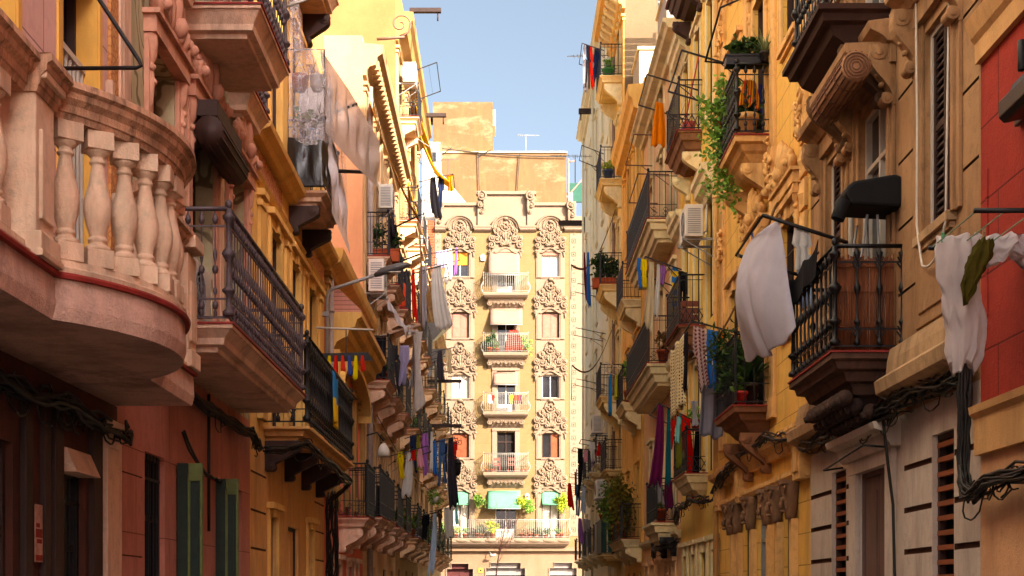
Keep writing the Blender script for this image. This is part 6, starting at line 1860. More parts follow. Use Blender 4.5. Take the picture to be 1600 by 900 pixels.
b = Bld('plain cream house continuing beyond the yellow block on the square', 'E', 5.27, 14, 19, W_R4T if False else W_CREAM, W_GROOVE, depth=6, name='town_house', cat='house')
for u in (7, 9.5, 12):
    for z in (5, 8.6, 12.2, 15.6): b.win(u, z, 1.0, 2.2, 'dark', WHITEF, sur=.12)
b.finish()
# ================================================================== washing, racks, plants and fittings along the street
CN = {'white': '#e0dcd6', 'cream': '#d8c8a4', 'red': '#b4231c', 'scarlet': '#cf2a1e', 'plum': '#5a1840', 'teal': '#17545c', 'aqua': '#7fb9b4', 'black': '#151318', 'charcoal': '#2e2a30', 'grey': '#8d878a',
      'navy': '#1c2440', 'blue': '#2f63a8', 'pale blue': '#a8b8d4', 'yellow': '#d9b422', 'orange': '#d8701c', 'olive green': '#6a6a24', 'green': '#3c7a34', 'pink': '#cc8c98', 'violet': '#8a5a98', 'brown': '#5a3a26', 'lilac': '#9a90b0', 'maroon': '#5e1a1e', 'denim blue': '#3a5478'}


def hang(S, items, where, u=None, n=None, along='n', z=0.0, dz=0.0, u0=0, seed=0, group=None, cat=None):
    """pegged washing; along='n' on an arm out from the wall, along='u' on a line parallel to it. items: (colour, kind, start, width, drop)"""
    for i, it in enumerate(items):
        c, kind, a, w, drop = it[:5]
        kw = it[5] if len(it) > 5 else {}
        if along == 'n': A, B = P(S, u + .02 * i, z + dz * a, a), P(S, u + .02 * i, z + dz * (a + w), a + w)
        else: A, B = P(S, a, z, n), P(S, a + w, z, n)
        mat = fab(CN[c], **kw)
        nm = {'sheet': 'sheet', 'towel': 'towel', 'shirt': 'shirt', 'dress': 'dress', 'trousers': 'trousers', 'bunch': 'garment', 'blanket': 'blanket'}[kind]
        ad = {'stripe': 'striped ', 'plaid': 'checked ', 'dots': 'dotted ', 'hstripe': 'banded '}.get(kw.get('pattern'), '')
        cloth(f'{ad}{c} {nm} {where}', A, B, drop, mat, kind, folds=2 if w < .5 else 4, amp=.09 if w < .5 else .05, seed=seed + i * 7, group=group, nx=12, ny=12)


# ---- the big white sheet between two poles beside the black balcony
t = thing('drying_rack', 'long black pole rack holding the great white sheet', 'drying rack', P('R', 15.1, 5.7, .1))
q = MB(); q.tube([P('R', 15.1, 5.62, .0), P('R', 15.1, 5.97, 1.08)], .024, 5); q.build('arm', IRON, t)
q = MB(); q.tube([P('R', 16.85, 5.62, .0), P('R', 16.85, 5.97, 1.08)], .024, 5); q.build('arm', IRON, t)
q = MB(); q.tube([P('R', 15.1, 5.97, 1.07), P('R', 16.85, 5.97, 1.07)], .016, 5); q.tube([P('R', 15.1, 5.8, .55), P('R', 16.85, 5.8, .55)], .005, 4); q.build('line', IRON, t)
vs, uv = [], []; nx, ny = 60, 60
for j in range(ny + 1):
    v = j / ny
    for i in range(nx + 1):
        s = i / nx
        x = 3.08 - .10 * s + .17 * v * (1 - s) + .05 * v * s; y = 15.12 + 1.7 * s - .12 * v * (1 - s)
        bel = .30 * math.sin(PI * s) ** .8 * math.sin(PI * min(1, .12 + .8 * v))
        fold = .05 * v * math.sin(9 * s + 2.2 * v) + .03 * v * math.sin(21 * s + 1 + 2 * v) + .012 * math.sin(40 * s + 5 * v) * v
        hem = -.05 * v * math.sin(PI * s * 2.2 + .6) - .025 * v * math.sin(17 * s) - .08 * v * math.sin(PI * s)
        ra = math.atan2(s + .08, v + .12); fold = .035 * v ** .7 * (1 - abs(math.sin(7.5 * ra + .4))) + .02 * v * (1 - abs(math.sin(16 * ra + 1.1))) + .012 * v * v * (1 - abs(math.sin(23 * s - 5 * v)))
        crease = -.06 * math.exp(-((s - .35 - .05 * v) / .035) ** 2) * v
        vs.append((x - bel - fold - crease, y, 5.93 - .03 * s - 1.34 * v * (.9 + .1 * math.sin(PI * s)) + hem)); uv.append((s, v))
m = MB(); m.add(vs, [(j * (nx + 1) + i, j * (nx + 1) + i + 1, (j + 1) * (nx + 1) + i + 1, (j + 1) * (nx + 1) + i) for j in range(ny) for i in range(nx)], 0, True)
o = m.build('bed_sheet', fab('#d9d4e0'), None, 0, (3, 16, 4.6)); md = o.modifiers.new('t', 'SOLIDIFY'); md.thickness = .005
tag(o, 'great white bed sheet billowing from the poles beside the black balcony', 'bed sheet', 'white washing beside the black balcony')
hang('R', [('white', 'shirt', .50, .24, .46)], 'hung by its hem just past the great white sheet', 15.12, z=5.62, dz=.32, seed=3, group='white washing beside the black balcony')
hang('R', [('pale blue', 'shirt', .38, .26, .62)], 'hung low between the white shirt and the black balcony', 15.3, z=5.42, dz=.32, seed=5, group='white washing beside the black balcony')

PEGM = {'wooden': simple('peg wood', '#a07a4a'), 'blue plastic': simple('peg blue', '#2a5aa8'), 'green plastic': simple('peg green', '#3a8a5a')}
def peg(lab, kind, p):
    q = MB()
    for sg in (-1, 1): q.tube([(p[0] + sg * .006, p[1], p[2] + .035), (p[0] + sg * .009, p[1], p[2] - .04)], .007, 4)
    q.tube([(p[0], p[1] - .012, p[2]), (p[0], p[1] + .012, p[2])], .007, 5)
    tag(q.build('clothes_peg', PEGM[kind], None, 0, p), lab, 'clothes peg')
peg('wooden peg holding the near corner of the great white sheet', 'wooden', P('R', 15.12, 5.95, .88)); peg('blue plastic peg midway along the great white sheet', 'blue plastic', P('R', 15.9, 5.95, 1.04)); peg('wooden peg at the far corner of the great white sheet', 'wooden', P('R', 16.75, 5.94, 1.06))
peg('green plastic peg on the black bar over the crumpled white sheet', 'green plastic', P('R', 10.14, 4.4, .66)); peg('wooden peg on the black bar above the olive green garment', 'wooden', P('R', 10.0, 4.4, .4))

# ---- red house: bar with a bundle of whites
t = thing('drying_rack', 'straight black bar rack out from the red house', 'drying rack', P('R', 10.3, 4.35, 0))
q = MB(); q.tube([P('R', 10.3, 4.36, 0.0), P('R', 10.3, 4.36, .72)], .02, 5); q.build('arm', IRON, t)
q = MB(); q.tube([P('R', 9.3, 4.36, .0), P('R', 9.3, 4.36, .72)], .02, 5); q.build('arm', IRON, t)
q = MB()
for n_ in (.3, .5, .7): q.tube([P('R', 10.3, 4.36, n_), P('R', 9.3, 4.36, n_)], .005, 4)
q.build('line', simple('green cord', '#6a8a70'), t)
def bundle(label, S, u, z0, z1, prof, mat, seed, name, cat, group=None, ru=.7, k=110, rows=90):
    rg = random.Random(seed); ph = [rg.uniform(0, 6) for _ in range(8)]
    vs = []
    for j in range(rows + 1):
        v = j / rows; z = z0 + (z1 - z0) * v
        s = v * (len(prof) - 1); q = min(int(s), len(prof) - 2); f = s - q; f = f * f * (3 - 2 * f)
        c = prof[q][0] * (1 - f) + prof[q + 1][0] * f; r = prof[q][1] * (1 - f) + prof[q + 1][1] * f
        for i in range(k):
            a = 2 * PI * i / k
            cr = lambda x: 1 - abs(math.sin(x))
            tw = 1.5 * v
            w = .82 + .10 * math.sin(2 * a + ph[0] + 4 * v) + .22 * cr(2.5 * a + ph[1] + tw + .5 * math.sin(7 * v)) + .14 * cr(4.5 * a + ph[2] - 2.2 * tw + .6 * math.sin(11 * v + ph[5])) + .09 * cr(8 * a + ph[3] + 3 * tw) * (.4 + .6 * math.sin(9 * v + ph[4]) ** 2) + .06 * cr(9 * v + 2 * a + ph[6])
            vs.append(P(S, u + r * ru * w * math.sin(a), z + .035 * math.sin(3 * a + ph[6]) * (.3 + v) + .02 * math.sin(8 * a + ph[7]), c + r * w * math.cos(a)))
    m = MB(); m.add(vs, [(j * k + i, j * k + (i + 1) % k, (j + 1) * k + (i + 1) % k, (j + 1) * k + i) for j in range(rows) for i in range(k)] + [tuple(range(k)), tuple(range(rows * k, rows * k + k))[::-1]], 0, True)
    return tag(m.build(name, mat, None, 0, P(S, u, z1, prof[-1][0])), label, cat, group)


bundle('crumpled white sheet bundled on the black bar by the red house', 'R', 10.2, 4.4, 3.42, [(.52, .16), (.5, .19), (.53, .165), (.5, .15), (.49, .16), (.47, .14), (.48, .125), (.5, .09)], fab('#d8ccc8'), 11, 'bed_sheet', 'bed sheet', 'whites on the red house bar')
bundle('white pillow case folded over the bar close to the red wall', 'R', 10.2, 4.42, 4.24, [(.2, .18), (.2, .2), (.2, .17)], fab('#e0d8d8'), 12, 'pillow_case', 'pillow case', 'whites on the red house bar', .4)
bundle('olive green garment twisted over the white sheet by the red house', 'R', 10.02, 4.34, 3.92, [(.38, .05), (.42, .08), (.46, .075), (.5, .06), (.53, .02)], fab('#463e16'), 14, 'garment', 'garment', None, .9)

# ---- golden house, first floor rack with checked shirt
rack('black rack off the palm balcony of the golden house', 'R', 21.9, 24.2, 5.95, .1, .93, .22)
cloth('cream dotted curtain hung on the outer line beyond the checked shirt', P('R', 22.5, 6.1, .98), P('R', 24.1, 6.1, 1.0), 1.25, fab('#cdbb94', col2='#3a2c22', pattern='dots', pscale=16), 'sheet', 'curtain', 'curtain', 3, .03, 21)
hang('R', [('maroon', 'shirt', .68, .25, 1.0, dict(col2='#c0a8a0', pattern='plaid', pscale=5)), ('blue', 'trousers', .48, .22, .98), ('orange', 'towel', .36, .1, .35)], 'on the rack of the palm balcony', 21.9, z=5.9, dz=.22, seed=31, group='washing by the palm balcony')
cloth('pale grey sheet hanging low under the rack of the palm balcony', P('R', 22.3, 5.55, .72), P('R', 22.35, 5.5, .28), 1.2, fab('#77727e'), 'sheet', 'bed_sheet', 'bed sheet', 2, .08, 35, 'washing by the palm balcony')
cloth('knotted white plastic bag dangling beneath the dotted curtain', P('R', 22.8, 5.0, .86), P('R', 22.8, 5.0, .68), .42, fab('#cfcbd2'), 'bunch', 'plastic_bag', 'bag', 2, .16, 36)
cloth('black shirt between the dotted curtain and the checked shirt', P('R', 22.25, 6.08, .93), P('R', 22.5, 6.08, .98), .95, fab('#16131a'), 'shirt', 'shirt', 'shirt', 2, .06, 37)

# ---- golden house, second floor rack and bent rod
rack('large empty rectangular rack above the vine balcony', 'R', 22.0, 23.8, 10.3, .0, 1.08, .32, lines=2)
bar_thing('clothes_bracket', 'bent wire bracket above the vine balcony of the golden house', 'bracket', [P('R', 19.8, 10.7, .0), P('R', 20.4, 10.62, .7), P('R', 21.4, 10.2, .78), P('R', 21.4, 10.15, .3)], .018, IRON)
strip_awning('long drooping brown canvas awning edge between the golden and the yellow house', sagline(P('R', 17.9, 6.9, .35), P('R', 24.4, 6.0, .95), .75, 16), .22, fab('#7a5a3e'))

# vine balcony plants
plant('succulents in a black trough on the rail of the vine balcony', P('R', 20.15, 9.62, .36), .1, .16, simple('black plastic trough', '#17141a', .5), .2, .16, 260, .11, 'dark', 61, box=(.62, .2))
plant('tuft of thin grass blades on the rail corner of the vine balcony', P('R', 19.95, 9.62, .12), .07, .14, simple('black plastic trough', '#17141a', .5), n=0, blade=.55, size=.045, kind='grey', seed=62)
plant('trailing ivy spilling down the side of the vine balcony', P('R', 21.5, 9.1, .5), .12, .22, None, .36, .4, 2000, .09, 'fresh', 63, droop=1.5)
plant('dense creeper leaves behind the iron bars of the vine balcony', P('R', 21.0, 8.58, .3), .16, .3, None, .3, .6, 900, .11, 'mid', 64, droop=.3)
plant('leafy plant in a tall cream pot inside the vine balcony', P('R', 20.4, 8.56, .3), .17, .42, W_R3T, .2, .22, 160, .12, 'dark', 65)
cloth('red and yellow patterned cloth hung inside the vine balcony', P('R', 20.3, 9.5, .42), P('R', 20.32, 9.48, .12), .42, fab('#b03020', col2='#d8a020', pattern='stripe', pscale=9), 'towel', 'cloth', 'cloth', 2, .06, 66)
cloth('dark blue cloth beside the patterned cloth inside the vine balcony', P('R', 20.34, 9.45, .16), P('R', 20.36, 9.42, .04), .45, fab('#2a2c60'), 'towel', 'cloth', 'cloth', 2, .06, 67)
# palm balcony plants
for i, (u, n_, bl, lab) in enumerate(((20.2, .3, .7, 'spiky dark palm at the near end of the palm balcony'), (20.8, .35, .8, 'tall spiky dracaena in the middle of the palm balcony'), (21.4, .35, .8, 'spiky yucca at the far end of the palm balcony'))):
    plant(lab, P('R', u, 4.54, n_), .15, .34, simple('brown pot', '#3a2218'), .3, .5, 170, .17, 'dark', 70 + i, 'thin', blade=bl)
plant('small plant in a bright red pot at the front of the palm balcony', P('R', 20.05, 4.54, .44), .09, .2, simple('bright red pot', '#b8231a', .5), .13, .15, 60, .1, 'mid', 75)
plant('climbing dark foliage pressed against the bars of the palm balcony', P('R', 21.0, 4.54, .42), .14, .3, simple('brown pot', '#3a2218'), .34, .75, 620, .13, 'dark', 76, 'thin')
plant('arching yucca leaves overtopping the rail of the palm balcony', P('R', 21.5, 5.3, .3), .1, .2, simple('brown pot', '#3a2218'), n=0, blade=.75, size=.13, kind='dark', seed=77)

# ---- yellow house
rack('black rack off the lowest lattice balcony of the yellow house', 'R', 26.9, 28.6, 5.2, .2, .9, .34, lines=2)
hang('R', [('plum', 'dress', .74, .24, 1.65), ('teal', 'towel', .64, .1, 1.5), ('red', 'shirt', .52, .13, .8), ('aqua', 'shirt', .42, .16, .62), ('olive green', 'towel', .42, .11, 1.1), ('scarlet', 'shirt', .30, .14, .74), ('maroon', 'towel', .36, .1, 1.0), ('black', 'towel', .04, .12, 1.2)], 'on the rack of the lowest lattice balcony', 26.9, z=5.2, dz=.36, seed=81, group='bright washing on the yellow house')
cloth('long flame red dress on the rack of the lowest lattice balcony', P('R', 27.15, 5.33, .4), P('R', 27.2, 5.25, .16), 1.5, fab('#d0201a'), 'dress', folds=2, amp=.08, seed=95, group='bright washing on the yellow house')
rack('black rack off the middle lattice balcony of the yellow house', 'R', 28.7, 30.2, 8.65, .2, .98, .28, lines=2)
hang('R', [('yellow', 'shirt', .92, .16, .6), ('blue', 'shirt', 1.04, .12, .62), ('cream', 'dress', .74, .2, 1.45), ('white', 'towel', .64, .1, 1.15), ('violet', 'shirt', .5, .16, .42), ('black', 'trousers', .06, .22, 1.3)], 'on the rack of the middle lattice balcony', 28.7, z=8.6, dz=.28, seed=101, group='washing on the middle lattice balcony')
cloth('blue and yellow banded shirt near the bars of the middle lattice balcony', P('R', 28.75, 8.72, .42), P('R', 28.78, 8.7, .24), 1.0, fab('#2a6ab0', col2='#dfc020', pattern='hstripe', pscale=1.2), 'shirt', folds=2, amp=.08, seed=111, group='washing on the middle lattice balcony')
rack('black rack high on the yellow house with one yellow towel', 'R', 27.2, 28.9, 11.9, .0, 1.1, .34, lines=2)
hang('R', [('orange', 'towel', .55, .28, .95)], 'alone on the high rack of the yellow house', 28.5, z=11.95, dz=.3, seed=121)
plant('small plant in a red pot hooked to the lowest lattice balcony', P('R', 26.6, 4.95, .2), .1, .22, simple('red plastic pot', '#8a1f1a', .5), .14, .16, 70, .1, 'fresh', 122)
t = thing('wooden_crate', 'brown wooden crate standing on the middle lattice balcony', 'crate', P('R', 27.5, 7.07, .25))
q = MB()
for k in range(4): q.box('R', 27.1, 27.9, 7.1 + .14 * k, 7.21 + .14 * k, .4, .42); q.box('R', 27.08, 27.1, 7.1 + .14 * k, 7.21 + .14 * k, .08, .42); q.box('R', 27.9, 27.92, 7.1 + .14 * k, 7.21 + .14 * k, .08, .42)
q.box('R', 27.1, 27.9, 7.075, 7.095, .08, .4); q.build('boards', simple('red brown boards', '#7a3a24', .7), t)
for u, lab, c in ((27.2, 'red bucket on the top lattice balcony', '#b03a24'), (27.6, 'blue bucket on the top lattice balcony', '#2c3f8e')):
    t = thing('bucket', lab, 'bucket', P('R', u, 10.96, .25)); q = MB(); q.lathe(P('R', u, 10.96, .25), [(.1, 0), (.14, .3), (.13, .3), (.09, .03)], 12); q.build('body', simple('plastic ' + c, c, .45), t)
    q = MB(); q.tube([(P('R', u, 0, .25)[0] + .14 * math.cos(a), u, 11.26 + .12 * math.sin(a)) for a in [PI * k / 8 for k in range(9)]], .006, 4); q.build('handle', GREYM, t)
bar_thing('mop_stick', 'thin red stick leaning on the top lattice balcony', 'stick', [P('R', 27.1, 10.96, .4), P('R', 26.8, 12.5, .1)], .015, simple('red stick', '#b02a20'))

# ---- salmon house
for i, (z, lab) in enumerate(((11.9, 'brown angle iron rack above the upper screened balcony'), (13.2, 'brown angle iron rack near the top of the salmon house'))):
    rack(lab, 'R', 32.6 + i, 35.0 + i, z, .0, .75, .02, simple('brown angle iron', '#5a3220'), 1)
plant('dry potted plants on the end of the lower screened balcony', P('R', 31.25, 7.1, .3), .14, .3, None, .24, .25, 160, .1, 'dry', 131)
plant('small leafy pot on the lowest balcony of the salmon house', P('R', 31.6, 3.43, .3), .13, .3, None, .22, .26, 150, .1, 'mid', 132)
hang('R', [('plum', 'towel', .1, .2, .9), ('grey', 'towel', .35, .16, .8)], 'over the lowest balcony of the salmon house', 31.1, z=4.6, seed=133)

# ---- amber house
plant('large overflowing bush with orange tips on the long low amber balcony', P('R', 40.2, 3.4, .45), .2, .5, None, .55, .75, 1500, .13, 'olive', 141, droop=.9, lift=.35)
plant('second overflowing green bush on the long low amber balcony', P('R', 42.4, 3.4, .45), .2, .5, None, .6, .7, 1300, .13, 'mid', 142, droop=.8, lift=.3)
plant('leafy green plant on the upper end of the amber middle balcony', P('R', 39.3, 7.33, .35), .15, .35, None, .28, .55, 300, .14, 'fresh', 143)
cloth('lime yellow towel thrown over the amber middle balcony', P('R', 40.8, 8.3, .62), P('R', 40.1, 8.35, .64), .7, fab('#b9c02c'), 'towel', folds=2, amp=.08, seed=144)
cloth('bright blue towel on the rack beyond the amber middle balcony', P('R', 41.3, 8.5, .75), P('R', 42.3, 8.5, .7), 1.2, fab('#2a78b4'), 'towel', folds=3, amp=.05, seed=145)
t = thing('airer', 'white folding airer with blue cloth beside the amber middle balcony', 'airer', P('R', 41.8, 8.5, .5))
q = MB()
for k in range(5): q.tube([P('R', 41.2, 8.55 + .06 * k, .2 + .15 * k), P('R', 42.6, 8.55 + .06 * k, .2 + .15 * k)], .014, 4)
for uu in (41.2, 42.6): q.tube([P('R', uu, 8.5, .1), P('R', uu, 8.85, .9)], .016, 4)
q.build('frame', WHITEF, t)

# ---- tall buff and pinkish houses: small distant racks
rack('high rack with dark and red washing against the sky', 'R', 45.9, 47.7, 20.3, .6, 1.35, .25, lines=2)
hang('R', [('charcoal', 'trousers', 1.06, .16, 1.5), ('grey', 'towel', 1.2, .12, 1.6), ('scarlet', 'shirt', .96, .18, 1.4), ('navy', 'shirt', .72, .22, 1.2)], 'on the highest rack against the sky', 46.0, z=20.25, dz=.25, seed=151, group='washing against the sky')
plant('bright green tub plant on the topmost buff balcony', P('R', 46.1, 19.43, .45), .2, .3, simple('green tub', '#2c7a34', .5), .22, .2, 120, .12, 'fresh', 155)
rack('rack on the second buff balcony from the top', 'R', 46.0, 47.6, 16.8, .6, 1.35, .3, lines=2)
plant('yellow flowering pot on the second buff balcony from the top', P('R', 46.0, 15.93, .45), .18, .3, simple('blue tub', '#2a3f6a', .5), .22, .24, 140, .12, 'yellow', 156)
plant('thick hedge of leaves filling the third buff balcony from the top', P('R', 46.6, 12.33, .5), .16, .35, None, .5, .6, 900, .13, 'dark', 157, box=(.9, .3))
hang('R', [('blue', 'towel', .95, .14, 1.9), ('maroon', 'towel', 1.1, .1, 1.7)], 'hung beyond the leafy third buff balcony', 47.8, z=13.9, seed=158)
strip_awning('upper long brown awning strip swung out from the buff house', sagline(P('R', 47.5, 15.3, .1), P('R', 52.5, 14.6, 1.4), .9, 12) + [P('R', 52.6, 13.3, 1.42)], .3, fab('#6a5240'))
strip_awning('lower long brown awning strip swung out from the buff house', sagline(P('R', 47.5, 11.4, .1), P('R', 52.0, 10.6, 1.4), .9, 12) + [P('R', 52.1, 9.3, 1.42)], .3, fab('#6a5240'))
for i, (u, z, lab) in enumerate(((51.5, 13.4, 'upper pair of thin bars on the pinkish tenement'), (53.0, 12.0, 'middle pair of thin bars on the pinkish tenement'), (52.5, 9.9, 'lower pair of thin bars on the pinkish tenement'), (57.0, 6.6, 'bare bars low on the pinkish tenement'))):
    rack(lab, 'R', u, u + 1.5, z, .0, 1.2, .25, lines=1, ends=False)
aircon('air conditioner on the pinkish tenement above the flag coloured washing', 'R', 52.5, 8.0, .9, .7, .4, .2)
aircon('lower air conditioner beside the green screened balcony', 'R', 50.3, 5.3, .9, .7, .4, .2)
RW = [('R', 50.0, 7.3, [('white', 'shirt', .6, .28, .75), ('red', 'towel', .4, .14, .5), ('navy', 'trousers', .2, .2, 1.6)], 'on the bars right above the green screened balcony'),
      ('R', 55.5, 7.6, [('black', 'trousers', .75, .25, 2.0), ('pink', 'towel', .55, .2, .5), ('lilac', 'shirt', .3, .2, .7)], 'on the rack midway along the pinkish tenement'),
      ('R', 60.0, 6.5, [('scarlet', 'dress', .95, .3, 1.1), ('denim blue', 'trousers', .6, .25, 1.4), ('pale blue', 'towel', .35, .22, 1.2), ('cream', 'towel', .1, .2, .9)], 'on the rack nearest the far end of the pinkish tenement'),
      ('R', 58.0, 4.9, [('violet', 'towel', .62, .25, 1.1), ('grey', 'sheet', .3, .3, 1.2)], 'over the low balcony of the pinkish tenement')]
for i, (S, u, z, its, wh) in enumerate(RW):
    if i != 3: rack('thin bar rack ' + ('over the green screened balcony', 'midway along the pinkish tenement', 'near the far end of the pinkish tenement')[i], S, u, u + 1.4, z, .0, 1.15, .2, lines=2)
    hang(S, its, wh, u, z=z, dz=.18, seed=170 + 9 * i)
cloth('white ribbed sheet covering the low balcony next to the green screen', P('R', 48.3, 4.3, .66), P('R', 49.6, 4.3, .66), 1.1, fab('#d0cac8'), 'sheet', folds=6, amp=.02, seed=181)
plant('grassy pot over the white ribbed sheet', P('R', 49.0, 4.4, .4), .16, .25, None, .35, .3, 220, .14, 'grey', 182)
t = thing('hoist_beam', 'rusty hoist beam poking from the top of the pinkish tenement', 'beam', P('R', 60, 24.9, .4)); q = MB(); q.box('R', 59.9, 60.1, 23.2, 23.4, .001, .7); q.build('beam', RUST, t); q = MB(); q.tube([P('R', 60, 23.2, .6), P('R', 60, 22.9, .6)], .03, 5); q.build('hook', RUST, t)
t = thing('hoist_beam', 'dark hoist beam low in front of the parapet of the yellow block', 'beam', P('R', 67.3, 20, 0)); q = MB(); q.box('R', 67.2, 67.4, 20.2, 20.45, .1, 1.3); q.build('beam', RUST, t); q = MB(); q.box('R', 67.15, 67.45, 19.9, 20.6, .001, .12); q.build('plate', RUST, t)
antenna('white tv aerial pointing off the buff eaves', 3.2, 49.2, 20.6, .9, 1.6, 2.9, mat=WIRON)
antenna('white tv aerial under the high sky washing', 3.0, 58, 19.5, 1.2, 1.8, 3.0, mat=WIRON)
antenna('thin roof aerial mast on the pinkish tenement', 4.4, 58, 25.2, 2.0, 1.2, .4)

# ================================================================== left row clutter
aircon('white air conditioner bracketed beside the grey drainpipe of the peach house', 'L', 31.55, 8.75, .8, .75, .36, .12)
aircon('grey air conditioner over the second peach balcony column', 'L', 34.0, 11.4, .7, .6, .35, .12)
aircon('air conditioner high on the sunlit sandy house against the sky', 'L', 41.6, 18.0 - .55, .8, .6, .4, .15)
hang('L', [('charcoal', 'blanket', 31.6, .8, .5), ('black', 'shirt', 32.5, .5, .55)], 'laid over the highest rail of the first peach balcony column', n=.62, along='u', z=10.72, seed=201)
plant('pots of trailing greenery on the highest first column peach balcony', P('L', 32.2, 9.67, .3), .16, .3, None, .35, .4, 380, .11, 'dark', 204, box=(.9, .25))
strip_awning('ochre canvas awning swung from the peach cornice down to a pole', sagline(P('L', 31.6, 13.3, .1), P('L', 33.2, 10.95, 1.15), .25, 10), .5, fab('#b98648'))
strip_awning('brown canvas drop hanging from the pole end by the peach house', [P('L', 33.3, 10.9, 1.15), P('L', 33.3, 9.9, 1.2), P('L', 33.35, 9.0, 1.18), P('L', 33.4, 8.2, 1.22)], .5, fab('#9a7a5c'))
bar_thing('pole', 'upper black pole holding out the ochre canvas', 'pole', [P('L', 33.0, 10.6, .3), P('L', 33.2, 11.1, 1.2)], .022, IRON)
bar_thing('pole', 'lower black pole under the ochre canvas', 'pole', [P('L', 33.6, 9.9, .3), P('L', 33.8, 10.3, 1.2)], .022, IRON)
bar_thing('pole', 'pale wooden pole wound with a white sheet', 'pole', [P('L', 32.0, 7.75, .0), P('L', 32.1, 8.0, .7), P('L', 32.2, 8.17, 1.26)], .04, simple('pale wood pole', '#a8846a', .8))
cloth('long white sheet strip trailing from the pale wooden pole', P('L', 32.2, 8.12, .98), P('L', 32.7, 8.1, 1.3), 1.95, fab('#d8cfca'), 'bunch', 'bed_sheet', 'bed sheet', 2, .14, 211, None, ny=24, hem=.12)
cloth('white sheet wound loosely along the pale wooden pole', P('L', 32.05, 8.1, .75), P('L', 32.2, 8.22, 1.2), .24, fab('#cfc6c0'), 'bunch', 'bed_sheet', 'bed sheet', 3, .12, 212)
cloth('twisted white sheet hanging from the peach wall to the pale pole', P('L', 31.8, 8.75, .5), P('L', 32.0, 8.0, 1.0), .22, fab('#c9c2c4'), 'towel', 'bed_sheet', 'bed sheet', 2, .1, 213)
hang('L', [('lilac', 'shirt', .62, .3, 1.0), ('charcoal', 'trousers', .4, .22, 1.2), ('grey', 'shirt', .95, .22, 1.05), ('brown', 'towel', .1, .22, .8)], 'below the pale wooden pole', 33.6, z=7.95, seed=221, group='washing below the pale wooden pole')
plant('dark leafy pots on the middle first column peach balcony', P('L', 32.4, 6.77, .3), .15, .3, None, .3, .3, 200, .1, 'dark', 222)
cloth('black sheet tied on the side rail of the middle peach balcony', P('L', 31.5, 7.75, .1), P('L', 31.52, 7.75, .5), .95, fab('#17141a'), 'sheet', 'blanket', 'blanket', 2, .05, 223)
cloth('black sheet tied on the side rail of the lowest peach balcony', P('L', 33.15, 4.42, .1), P('L', 33.15, 4.42, .55), 1.0, fab('#17141a'), 'sheet', 'blanket', 'blanket', 2, .05, 224)
ORBAG = simple('orange gas bottle paint', '#d8431c', .4, 0, .5, .15, 5)
t = thing('gas_bottle', 'bright orange gas bottle on the third column peach balcony', 'gas bottle', P('L', 37.55, 9.68, .35))
q = MB(); q.lathe(P('L', 37.55, 9.68, .35), [(.17, 0), (.19, .05), (.19, .6), (.15, .72), (.06, .78), (.06, .85)], 14); q.build('body', ORBAG, t); q = MB(); q.tube([P('L', 37.55 + .1 * math.cos(a * PI / 6), 10.56, .35 + .1 * math.sin(a * PI / 6)) for a in range(13)], .014, 4); q.build('collar', ORBAG, t)
t = thing('gas_bottle', 'orange gas bottle behind the bright one on the third column peach balcony', 'gas bottle', P('L', 38.1, 9.68, .3))
q = MB(); q.lathe(P('L', 38.1, 9.68, .3), [(.17, 0), (.19, .05), (.19, .6), (.15, .72), (.06, .78), (.06, .85)], 14); q.build('body', ORBAG, t)
